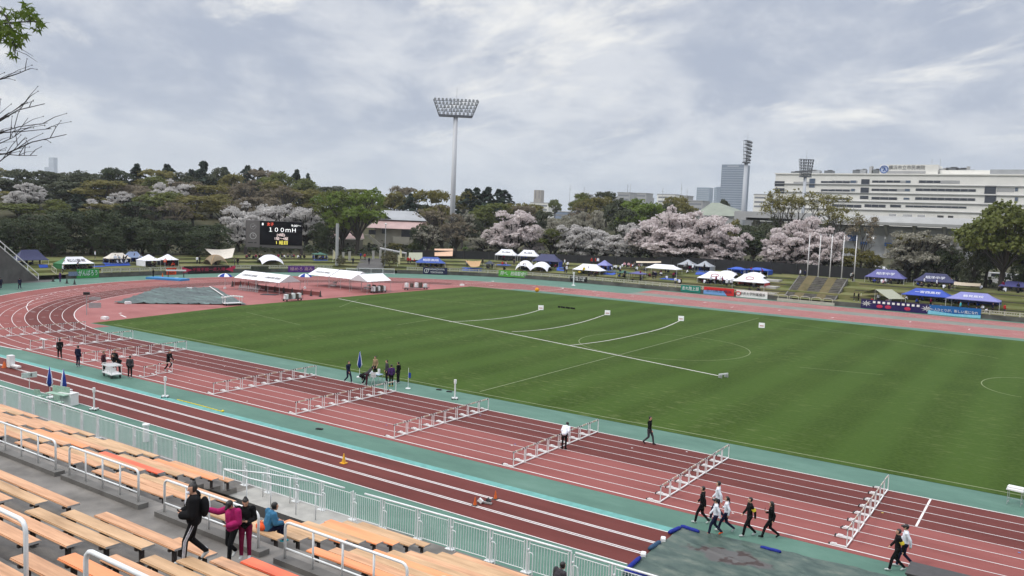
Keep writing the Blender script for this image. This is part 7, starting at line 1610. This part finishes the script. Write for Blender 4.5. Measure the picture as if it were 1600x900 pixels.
t, w, z1 = block('skyscraper', 'very tall pale tower far away at the left, above the wood', 76, 83.5, 246, 3200, mat('far_tower', (.3, .33, .36), .6), depth_=30); b = MB(); b.box((0, 0, z1 - 30), (w * 1.02, 31, 20)); b.build('crown_band', mat('far_tower_band', (.34, .37, .4), .6), t)
block('skyscraper', 'shorter pale block far away just left of the very tall tower', 69.5, 76, 261, 3200, mat('far_tower', (.3, .33, .36), .6), depth_=30)
t, w, z1 = block('tower', 'beige tapering tower far behind the pale cherry', 834.5, 845.5, 297, 900, mat('far_beige', (.34, .31, .28), .7), depth_=8); 
for k in (-.25, .25): b = MB(); b.box((w * k, -4.1, z1 - 6), (w * .12, .3, 11)); b.build('fin', mat('far_beige_dark', (.2, .19, .19), .7), t)
for x0, x1, top, Y, m_, l in ((829, 857, 317, 520, wallw, 'white apartment block far behind the pale cherry'), (898, 915, 303.5, 600, wallg, 'grey rooftop block on the skyline left'), (965, 984, 301, 560, wallg, 'flat grey block with rooftop room on the skyline'), (900, 1012, 308, 640, wallg, 'long low grey apartment slab on the skyline'), (1027, 1055, 304, 560, wallw, 'white flat-roofed block with steam behind it'), (1055, 1073, 306, 580, wallg, 'grey block right of the white flat-roofed one'), (1072, 1098, 314, 520, wallg, 'low grey block left of the green roof'), (866, 890, 331, 430, mat('blue_roofing', (.2, .25, .34), .6), 'low blue-roofed building behind the faded cherries'), (1178, 1198, 304, 560, wallw, 'small pale block right of the right-hand mast'), (988, 1010, 302, 620, wallg, 'small block with antenna on the skyline')):
    t, w, z1 = block('apartment_block', l, x0, x1, top, Y, m_, depth_=14, storeys=3, win=(2.2, .86, 3.2, 1.3, False), roofm=wallg)
    if x0 in (965, 898): b = MB(); b.tube([(0, 0, z1), (0, 0, z1 + 7)], .12, 5); b.build('antenna', dark_metal, t)
for px, h in ((1064, 12), (984, 12), (1035, 9), (890, 12), (1073, 8)): p = at_y(px, 310, 540); b = MB(); b.tube([(p.x, p.y, 0), (p.x, p.y, p.z + h * .9)], .16, 5); b.box((p.x, p.y, p.z + h * .6), (1.2, .2, .2)); tag(b.build('antenna_mast', galv), f'thin antenna mast on the skyline {"right" if px > 1000 else "left"} of the white flat-roofed block' + {1064: ', tallest', 984: ', taller', 1035: ', shortest', 890: ', by the pale cherries', 1073: ', beside the grey block'}[px], 'antenna')
# clubhouse
rc = 222.0
q0, q1 = at_r(585, 372, rc), at_r(672, 372, rc); t = thing('clubhouse', 'two-storey cream clubhouse with pink lower roof and grey upper roof', 'building', (at_r(628, 372, rc).x, at_r(628, 372, rc).y, 0), heading(628)); w = (q1 - q0).length; P0 = Vector((at_r(628, 372, rc).x, at_r(628, 372, rc).y, 0)); g0 = gz(P0.x, P0.y)
def zr(px, py, r=rc): p = at_r(px, py, r); return p.z
pinkr = mat('pink_roof', (.42, .29, .27), .6, .15, .3, coord='World'); crm = mat('cream_wall', (.36, .34, .28), .8, .12, .4, coord='World')
lx = lambda px: (px - 628) * rc / F * 1.0
zE, zP, zU = zr(640, 358), zr(640, 344), zr(615, 329)
b = MB(); b.box((lx(628), 6, (zE + g0) / 2 - .5), (lx(672) - lx(588), 12, zE - g0 + 1)); b.build('wall', crm, t)
b = MB(); b.add([(lx(574), -1.5, zE), (lx(668), -1.5, zE), (lx(664), 3.5, zP), (lx(590), 3.5, zP), (lx(574), 13, zE), (lx(668), 13, zE)], [(0, 1, 2, 3), (0, 3, 4), (1, 5, 2)]); b.build('lower_roof', pinkr, t)
b = MB(); b.add([(lx(588), 2.2, zP - .1), (lx(668), 2.2, zP - .1), (lx(648), 9, zU), (lx(594), 9, zU), (lx(588), 13, zP - .1), (lx(668), 13, zP - .1)], [(0, 1, 2, 3), (1, 5, 2), (2, 5, 4, 3), (0, 3, 4)]); b.build('upper_roof', roofg, t)
b = MB(); b.add([(lx(590), 2.1, zP), (lx(612), 2.1, zP), (lx(594), 2.1, zU - .4)], [(0, 1, 2)]); b.build('gable_face', dark_metal, t)
b = MB(); b.add([(lx(516), -4, zr(520, 373)), (lx(572), -4, zr(560, 372)), (lx(566), 2, zr(560, 358)), (lx(520), 2, zr(520, 356))], [(0, 1, 2, 3)]); b.build('side_roof', pinkr, t)
b = MB(); b.box((lx(544), 0, (zr(540, 374) + g0) / 2), (lx(570) - lx(522), 6, zr(540, 374) - g0)); b.build('side_wall', crm, t)
for x0, x1, y0, y1 in ((627, 650, 359, 370), (577, 588, 361, 368), (597, 604, 358, 366)): b = MB(); b.box((lx((x0 + x1) / 2), -.06, zr(630, (y0 + y1) / 2)), (lx(x1) - lx(x0), .1, (y1 - y0) * rc / F)); b.build('window', glass, t)
b = MB(); b.box((lx(632), -.8, zr(632, 376)), (lx(648) - lx(612), 1.6, 2.0)); b.build('balcony', crm, t)
b = MB(); b.add([(lx(572), -2.6, zr(572, 366)), (lx(578), -2.6, zr(578, 366)), (lx(600), -2.6, zr(600, 384)), (lx(600), -2.6, zr(600, 391)), (lx(572), -1.2, zr(572, 366)), (lx(578), -1.2, zr(578, 366)), (lx(600), -1.2, zr(600, 384)), (lx(600), -1.2, zr(600, 391))], [(0, 1, 2, 3), (0, 4, 5, 1), (1, 5, 6, 2)]); b.build('outside_stairs', crm, t)
for x0, x1, y0, y1 in ((576, 580, 380, 396), (583, 588, 382, 396), (603, 626, 386, 396)): b = MB(); b.box((lx((x0 + x1) / 2), -.07, zr(600, (y0 + y1) / 2)), (lx(x1) - lx(x0), .12, (y1 - y0) * rc / F)); b.build('door', mat('door_dark', (.06, .055, .05), .7), t)
p = hit(608, 404); t = thing('entrance_canopy', 'low grey canopy roof beside the entrance path', 'shelter', p, heading(608)); b = MB(); b.add([(-2.2, -1, 2.4), (4, -1, 1.4), (4, 3, 1.4), (-2.2, 3, 2.4), (-2.2, -1, 2.15), (4, -1, 1.15)], [(0, 1, 2, 3), (4, 5, 1, 0)]); b.build('roof', wallg, t)
for x, h in ((-2, 2.2), (3.8, 1.2)): b = MB(); b.box((x, -.8, h / 2), (.35, .3, h)); b.build('post', concrete_pale, t)

# ------------------------------------------------------------------ scoreboard
Q = at_r(428.5, 367, 197); gzs = gz(Q.x, Q.y); kd = (Q - CAM).dot(FWD) / F; rz = heading(428.5)
sb = thing('scoreboard', 'large dark electronic scoreboard showing the 100 metres hurdles on two posts', 'scoreboard', (Q.x, Q.y, 0), rz)
X = lambda px: (px - 428.5) * kd; Z = lambda py: Q.z + (366.6 - py) * kd
b = MB(); b.box((0, .5, Z(366)), (X(471.5) - X(386), 1.0, Z(345) - Z(387))); b.build('housing', mat('board_housing', (.12, .11, .11), .6), sb)
b = MB(); b.box(((X(407) + X(471)) / 2, -.06, (Z(345.5) + Z(382.5)) / 2), (X(471) - X(407), .12, Z(345.5) - Z(382.5))); b.build('screen', mat('screen_black', (.006, .006, .009), .9, spec=.05), sb)
b = MB(); b.box(((X(386.5) + X(406.5)) / 2, -.04, (Z(345.5) + Z(386)) / 2), (X(406.5) - X(386.5), .1, Z(345.5) - Z(386))); b.build('clock_panel', mat('clock_panel', (.15, .135, .13), .6), sb)
for px in (386, 470): b = MB(); b.box((X(px), .6, (Z(386) + gzs) / 2 - .3), (.7, .7, Z(386) - gzs + .6)); b.build('post', mat('board_post', (.045, .035, .035), .6), sb)
E = lambda n_, c, s: mat(n_, c, .5, 0, emit=s)
ew, er, ey, ep = E('led_white', (.8, .8, .8), 1.3), E('led_red', (.75, .1, .06), 1.3), E('led_yellow', (.8, .7, .1), 1.2), E('led_pink', (.85, .68, .66), 1.0)
for s, px, py, w_, h_, m_ in (('1', 411, 350.5, 2, 4.5, ew), ('女子', 422.5, 350.5, 10, 5, er), ('9:00〜', 461.5, 351.5, 15, 4.2, ew), ('１００ｍＨ', 440.5, 359, 40, 7.6, ew), ('(4組)', 438.5, 366.5, 12, 4.8, ep), ('1組〜4組', 439, 372.3, 20, 4.8, ep), ('1 組目', 440, 378.8, 17, 6, ey)):
    text(s, h_ * kd * 1.12, m_, sb, (X(px), -.14, Z(py)), (1, 0, 0), (0, 0, 1), name='led_lettering', fit=w_ * kd)
for py, hand in ((354.5, True), (369, True)):
    b = MB(); b.tube([(X(397) + .68 * math.cos(R(a)), -.13, Z(py) + .68 * math.sin(R(a))) for a in range(0, 361, 20)], .035, 5) if py > 360 else None
    for k in range(12): a = R(k * 30); b.box((X(397) + .6 * math.cos(a), -.13, Z(py) + .6 * math.sin(a)), (.09, .06, .09))
    b.tube([(X(397), -.15, Z(py)), (X(397) - .3 if py < 360 else X(397), -.15, Z(py) - .14 if py < 360 else Z(py) + .5)], .04, 5); b.tube([(X(397), -.15, Z(py)), (X(397) + .35, -.15, Z(py) + (.2 if py < 360 else 0))], .04, 5); b.build('clock_marks', white, sb)
b = MB(); b.box((X(393), -.11, Z(379.6)), (1.1, .06, .22)); b.box((X(400.5), -.11, Z(379.6)), (.5, .06, .22)); b.build('makers_plate', black, sb)

# ------------------------------------------------------------------ floodlight masts and flagpoles
lampm = mat('lamp_housing', (.1, .105, .12), .45, .1); lampf = mat('lamp_glass', (.5, .52, .55), .25)
def mast_front(label, px, base_r, y_head0, y_head1, wtop, wbot, rows, counts, polew, top_ant):
    p = at_r(px - 4.5, 360, base_r); g = gz(p.x, p.y); k = (Vector((p.x, p.y, 20)) - CAM).dot(FWD) / F
    zt_ = at_r(px, y_head0, base_r).z; zb_ = at_r(px, y_head1, base_r).z; t = thing('floodlight_mast', label, 'floodlight mast', (p.x, p.y, g), heading(px)); zt_ -= g; zb_ -= g; W1, W0 = wtop * k, wbot * k
    b = MB(); b.tube([(0, .4, -1), (0, .4, zb_ * .5), (0, .4, zb_ + .2)], [polew * 1.05, polew * .95, polew * .8], 16); b.build('pole', mat('mast_paint', (.5, .51, .53), .5, .06), t, smooth=True)
    b = MB(); b.box((0, .2, zb_ + .1), (W0, 1.4, .5))
    for r_ in range(rows): z = zb_ + .4 + (zt_ - zb_) * (r_) / rows; ww = W0 + (W1 - W0) * (z - zb_) / (zt_ - zb_); b.box((0, .1, z), (ww, .14, .14))
    for s in (-1, 1): b.tube([(s * W0 / 2, .1, zb_), (s * W1 / 2, .1, zt_ - .3)], .12, 5)
    for s in (-.12, -.33, .12, .33): b.tube([(s * W0, .1, zb_), (s * W1 * .85, .1, zt_ - .3)], .07, 5)
    b.build('lamp_frame', lampm, t)
    for r_ in range(rows):
        z = zb_ + .75 + (zt_ - zb_) * r_ / rows; ww = (W0 + (W1 - W0) * (z - zb_) / (zt_ - zb_)) * .98; n = counts[r_]
        for j in range(n):
            x = (j / (n - 1) - .5) * (ww - .5); b = MB(); b.tube([(x, .25, z + .12), (x, -.1, z + .05), (x, -.3, z - .02)], [.12, .3, .36], 10, 0); b.box((x, .05, z - .25), (.08, .08, .4)); 
            o = b.build('lamp', lampm, t); f = MB(); f.tube([(x, -.301, z - .021), (x, -.32, z - .026)], .33, 10); f.build('lens', lampf, o)
    b = MB(); b.tube([(.1, .4, zb_), (.12, .4, zt_), (.15, .4, at_r(px + 1, top_ant, base_r).z - g)], [.09, .06, .03], 6); b.build('lightning_rod', galv, t)
    return t
mast_front('tall white floodlight mast with a fan of five lamp rows, centre of the view', 710.5, 232, 155, 182, 70, 51, 5, (9, 10, 11, 12, 12), .72, 135)
def mast_side(label, px, rng_, y0, y1, wpx, rows, base_y, polew, rot, ant):
    p = at_r(px, base_y, rng_); t = thing('floodlight_mast', label, 'floodlight mast', (p.x, p.y, 0), rot); k = (Vector((p.x, p.y, 30)) - CAM).dot(FWD) / F; zt_, zb_ = at_r(px + 4, y0, rng_).z, at_r(px + 4, y1, rng_).z; W = wpx * k
    b = MB(); b.tube([(0, 0, -1), (0, 0, zb_)], [polew, polew * .8], 14); b.build('pole', mat('mast_grey', (.4, .42, .45), .5, .06), t, smooth=True)
    b = MB(); 
    for r_ in range(rows + 1):
        z = zb_ + (zt_ - zb_) * r_ / rows; w = W * (.72 + .28 * r_ / rows); b.box((0, 0, z), (w, 1.6, .14))
    for s in (-1, -.33, .33, 1): b.tube([(s * W * .36, -.6, zb_), (s * W * .5, -.6, zt_)], .1, 5); b.tube([(s * W * .36, .6, zb_), (s * W * .5, .6, zt_)], .08, 5)
    b.box((0, 0, zb_ - .3), (W * .8, 2, .4)); b.build('lamp_frame', lampm, t)
    for r_ in range(rows):
        z = zb_ + (zt_ - zb_) * (r_ + .55) / rows; w = W * (.72 + .28 * r_ / rows)
        for j in range(6): x = (j / 5 - .5) * (w - .6); b = MB(); b.tube([(x, -.5, z + .15), (x, -1.2, z - .1)], [.2, .36], 8); b.build('lamp', lampm, t)
    b = MB(); b.tube([(0, 0, zb_), (0, 0, at_r(px + 4, ant, rng_).z)], .05, 5); b.build('lightning_rod', galv, t)
mast_side('floodlight mast seen edge-on between the tower and the hospital', 1160, 345, 220, 253, 15, 6, 350, .95, heading(1160) + R(62), 205)
mast_side('distant dark floodlight rack standing before the hospital', 1253, 372, 249, 275, 22, 6, 350, .8, heading(1253) + R(20), 234)
for k, (px, py, top) in enumerate(((1261, 432.5, 366), (1278, 434, 367), (1296, 435, 367.5), (1314.5, 436.3, 368), (1334, 437, 369))):
    Y = 117.0; p = at_y(px, py, Y); z = at_y(px + 1, top, Y).z - 4.0; t = thing('flagpole', f'white flagpole at the top of the embankment steps, {FIRST[k]} from the left', 'flagpole', (p.x, Y, 4.0), 0, 'flagpoles above the steps')
    b = MB(); b.tube([(0, 0, -.3), (0, 0, z)], [.1, .065], 10); b.build('pole', white, t, smooth=True); b = MB(); b.ellipsoid((0, 0, z + .06), (.1, .1, .1), nu=8, nv=6); b.build('finial', galv, t); b = MB(); b.tube([(0, 0, -.3), (0, 0, .25)], .2, 10); b.build('base', concrete_pale, t)

# dark screen fence behind the bank, and walls at the left end
scr = mat('dark_screen', (.013, .013, .016), .85, .25, .6, coord='World')
def backfence(px0, px1, s, h, label):
    i0_, i1_ = sorted((wall_at(px0, 430), wall_at(px1, 450))); t = thing('screen_fence', label, 'fence'); m = MB(); pp = []
    for i in range(i0_, i1_):
        a, c = WL[i] + WN[i] * s, WL[i + 1] + WN[i + 1] * s; za_, zb_ = gz(a.x, a.y), gz(c.x, c.y); n = WN[i] * .06
        m.add([(a.x, a.y, za_ - .1), (c.x, c.y, zb_ - .1), (c.x, c.y, zb_ + h), (a.x, a.y, za_ + h), (a.x + n.x, a.y + n.y, za_ + h), (c.x + n.x, c.y + n.y, zb_ + h), (a.x + n.x, a.y + n.y, za_), (c.x + n.x, c.y + n.y, zb_)], [(0, 1, 2, 3), (3, 2, 5, 4), (4, 5, 7, 6)])
        if i % 2 == 0: b = MB(); b.box((a.x - n.x, a.y - n.y, za_ + h / 2), (.1, .1, h + .15)); b.build('post', dark_metal, t)
    m.build('screen', scr, t)
backfence(655, 1130, 17.0, 1.9, 'long dark screen fence behind the tents, from the clubhouse to the big cherry')
backfence(1128, 1250, 16.0, 2.3, 'taller dark screen fence behind the blue tarpaulin tents')
backfence(1252, 1460, 18.5, 2.2, 'dark screen fence behind the flagpoles and violet-blue tents')
p = hit(1197, 410); 
se = thing('stand_end', 'dark sloping concrete end wall of the neighbouring stand with a cream stair railing', 'wall')
A, B_ = on_z(76, 437), on_z(60, 436.3); foot = at_r(60, 436, 153.5); top_ = at_r(-4, 383, 147); dirv = Vector((top_.x - foot.x, top_.y - foot.y, 0)); nrm = Vector((-dirv.y, dirv.x, 0)).normalized() * -1.0
f0 = Vector((foot.x, foot.y, 0)); e0 = f0 + dirv * 2.2; zt2 = top_.z * 2.2; m = MB(); off = nrm * 9
m.add([f0, e0, e0 + V(0, 0, zt2), f0 + off, e0 + off, e0 + off + V(0, 0, zt2)], [(0, 1, 2), (3, 5, 4), (0, 2, 5, 3), (0, 3, 4, 1), (1, 4, 5, 2)]); m.build('end_wall', mat('end_wall', (.085, .08, .075), .8, .3, .6, coord='World'), se)
for h in (.15, .95):
    m = MB(); m.tube([f0 + V(0, 0, h), e0 + V(0, 0, zt2 + h)], .085, 6); m.build('rail', white, se)
for k in range(9): q = f0.lerp(e0, k / 8) + V(0, 0, zt2 * k / 8); m = MB(); m.tube([q, q + V(0, 0, .98)], .07, 6); m.build('rail_post', white, se)
for px, py, px2, py2, l in ((81, 424, 88, 429, 'cream end railing by the green and white tent'),):
    p, q = hit(px, py), hit(px2, py2); m = MB()
    for z in (.1, .9): m.tube([p + V(0, 0, z), q + V(0, 0, z)], .05, 6)
    for k in range(3): e = p.lerp(q, k / 2); m.tube([e, e + V(0, 0, .95)], .05, 6)
    tag(m.build('end_railing', cream), l, 'railing')
# parked vans and cars behind the fence at the right
def car(px, py, r_, body, label, L=4.4, Hh=1.5, van=False):
    p = at_r(px, py, r_); g = gz(p.x, p.y); t = thing('parked_van' if van else 'parked_car', label, 'van' if van else 'car', (p.x, p.y, g), R(rnd.uniform(-15, 15)), 'vehicles parked behind the far fence')
    pr = [(-L / 2, .3), (-L / 2, Hh * .6), (-L * .42, Hh * .66), (-L * .3, Hh), (L * .28 if not van else L * .46, Hh), (L * .46, Hh * .62), (L / 2, Hh * .55), (L / 2, .3)]
    b = MB(); b.extrude([(x, z) for x, z in pr], -.85, .85); o = b.build('body', body, t); o.rotation_euler = (0, 0, R(90))
    b = MB(); b.box((0, -.86, Hh * .8), (L * .52, .02, Hh * .26)); b.box((0, .86, Hh * .8), (L * .52, .02, Hh * .26)); b.build('window', glass, t)
    for sx in (-1, 1):
        for sy in (-1, 1): b = MB(); b.tube([(sx * L * .31, sy * .75, .32), (sx * L * .31, sy * .9, .32)], .32, 12); b.build('wheel', black, t)
cw, cb = mat('car_white', (.7, .7, .72), .3), mat('car_blue', (.2, .32, .45), .3)
car(1562, 417, 186, cw, 'white van parked under the bright green tree, left', 5, 2.3, True); car(1594, 418, 186, cw, 'white van cut by the right frame edge', 5, 2.2, True); car(1325, 402, 200, cb, 'pale blue car glimpsed between flagpoles', 4.4, 1.7); car(1372, 405, 200, cw, 'white car glimpsed left of the pale tree', 4.4, 1.6); car(1466, 417, 186, cw, 'silver car glimpsed behind the deep navy tent', 4.4, 1.8)
# second lawn seen below the mast
lp = [at_r(x, y, r_) for x, y, r_ in ((722, 389, 222), (752, 389, 222), (748, 376, 300), (728, 376, 300))]; m = MB(); m.add([(p.x, p.y, p.z) for p in lp], [(0, 1, 2, 3)]); o = m.build('second_lawn', pitch); o['kind'] = 'structure'

# ------------------------------------------------------------------ moist air
hz_ = bpy.data.materials.new('haze'); hz_.use_nodes = True; nt = hz_.node_tree
for n_ in list(nt.nodes):
    if n_.type == 'BSDF_PRINCIPLED': nt.nodes.remove(n_)
pv = nt.nodes.new('ShaderNodeVolumePrincipled'); pv.inputs['Color'].default_value = (.86, .91, .97, 1); pv.inputs['Density'].default_value = .00012; pv.inputs['Anisotropy'].default_value = .1
nt.links.new(pv.outputs[0], [n_ for n_ in nt.nodes if n_.type == 'OUTPUT_MATERIAL'][0].inputs['Volume'])
b = MB(); b.box((-650, 1650, 149), (4320, 3960, 302)); o = b.build('haze', hz_); o['kind'] = 'stuff'
# ------------------------------------------------------------------ sky, sun, render
world = bpy.data.worlds.new('World'); scene.world = world; world.use_nodes = True; nt = world.node_tree; L = nt.links.new
bg = nt.nodes['Background']; sky = nt.nodes.new('ShaderNodeTexSky'); sky.sky_type = 'NISHITA'; sky.sun_disc = False
SUN_EL, SUN_AZ = R(48), R(215)
sky.sun_elevation = SUN_EL; sky.sun_rotation = SUN_AZ
tc = nt.nodes.new('ShaderNodeTexCoord'); sep = nt.nodes.new('ShaderNodeSeparateXYZ'); L(tc.outputs['Generated'], sep.inputs[0])
def M_(op, a, b=None, c=None):
    n = nt.nodes.new('ShaderNodeMath'); n.operation = op
    for i, x in enumerate((a, b, c)):
        if x is None: continue
        if isinstance(x, (int, float)): n.inputs[i].default_value = x
        else: L(x, n.inputs[i])
    return n.outputs[0]
zz = M_('MAXIMUM', sep.outputs['Z'], 0.0); den = M_('ADD', zz, .3)
cmb = nt.nodes.new('ShaderNodeCombineXYZ'); L(M_('DIVIDE', sep.outputs['X'], den), cmb.inputs[0]); L(M_('DIVIDE', sep.outputs['Y'], den), cmb.inputs[1])
def wn(scale, loc, st=(1, 1, 1), rot=0, det=8, dist=.4, rough=.55):
    mp = nt.nodes.new('ShaderNodeMapping'); mp.inputs['Location'].default_value = loc; mp.inputs['Scale'].default_value = st; mp.inputs['Rotation'].default_value = (0, 0, rot); L(cmb.outputs[0], mp.inputs['Vector'])
    n = nt.nodes.new('ShaderNodeTexNoise'); n.inputs['Scale'].default_value = scale; n.inputs['Detail'].default_value = det; n.inputs['Distortion'].default_value = dist; n.inputs['Roughness'].default_value = rough; L(mp.outputs[0], n.inputs['Vector']); return n.outputs['Fac']
def rg3(x, a, b, lo=0, hi=1):
    r = nt.nodes.new('ShaderNodeMapRange'); r.interpolation_type = 'SMOOTHSTEP'; r.inputs['From Min'].default_value = a; r.inputs['From Max'].default_value = b; r.inputs['To Min'].default_value = lo; r.inputs['To Max'].default_value = hi; L(x, r.inputs['Value']); return r.outputs[0]
def mixc(f, a, b):
    n = nt.nodes.new('ShaderNodeMix'); n.data_type = 'RGBA'
    if isinstance(f, (int, float)): n.inputs['Factor'].default_value = f
    else: L(f, n.inputs['Factor'])
    for k, x in (('A', a), ('B', b)):
        if isinstance(x, tuple): n.inputs[k].default_value = (*x, 1)
        else: L(x, n.inputs[k])
    return n.outputs['Result']
K = 10.0   # colours below are screen radiance; the background strength of 0.1 scales them
C_ = lambda *a: tuple(c * K for c in srgb(*a))
# sheet of stratocumulus: broad grey-blue bellies, paler tops, a few bright breaks
big = wn(.8, (2.3, .7, 0), (1.15, 1, 1), -YAW, 9, .15, .55); med = wn(2.6, (7.1, 3.2, 0), (1.1, 1, 1), -YAW, 10, .2, .62)
mixed = M_('ADD', M_('MULTIPLY', big, .5), M_('MULTIPLY', med, .5))
c = mixc(rg3(mixed, .42, .585), C_(169, 178, 196), C_(217, 220, 226))
e1 = M_('MULTIPLY', rg3(wn(1.7, (4.15, 1.4, 0), (.8, 1.5, 1), -YAW + .15, 11, .35, .62), .53, .68), rg3(sep.outputs['Z'], .03, .10))
c = mixc(M_('MULTIPLY', e1, .9), c, C_(250, 248, 243))
dk = rg3(wn(1.1, (8.2, 5.4, 0), (.9, 1.5, 1), -YAW, 8, .2, .55), .5, .72); c = mixc(M_('MULTIPLY', dk, .42), c, C_(158, 167, 188))
hz = rg3(sep.outputs['Z'], .0, .13, 1, 0); c = mixc(M_('MULTIPLY', hz, .65), c, C_(193, 202, 213))
# an overcast sky is about three times brighter overhead than at the horizon
up = rg3(sep.outputs['Z'], .34, .85); c = mixc(up, c, tuple(x * 2.3 for x in C_(226, 229, 236)))
fin = mixc(.95, sky.outputs[0], c); L(fin, bg.inputs['Color']); bg.inputs['Strength'].default_value = .1
sun = bpy.data.objects.new('sun', bpy.data.lights.new('sun', 'SUN')); COL.objects.link(sun); sun.data.energy = 1.5; sun.data.angle = R(10); sun.data.color = (1, .96, .9)
sd = Vector((math.sin(SUN_AZ) * math.cos(SUN_EL), math.cos(SUN_AZ) * math.cos(SUN_EL), math.sin(SUN_EL))); sun.rotation_euler = (-sd).to_track_quat('-Z', 'Y').to_euler(); sun.location = (0, 0, 80)
vs = scene.view_settings; vs.view_transform = 'Standard'; vs.look = 'None'; vs.exposure = .1; vs.gamma = 1; vs.use_curve_mapping = False
cy = scene.cycles; cy.max_bounces = 6; cy.volume_bounces = 1; cy.diffuse_bounces = 3; cy.glossy_bounces = 2; cy.transmission_bounces = 3; cy.transparent_max_bounces = 6; cy.use_denoising = True; cy.caustics_reflective = False; cy.caustics_refractive = False
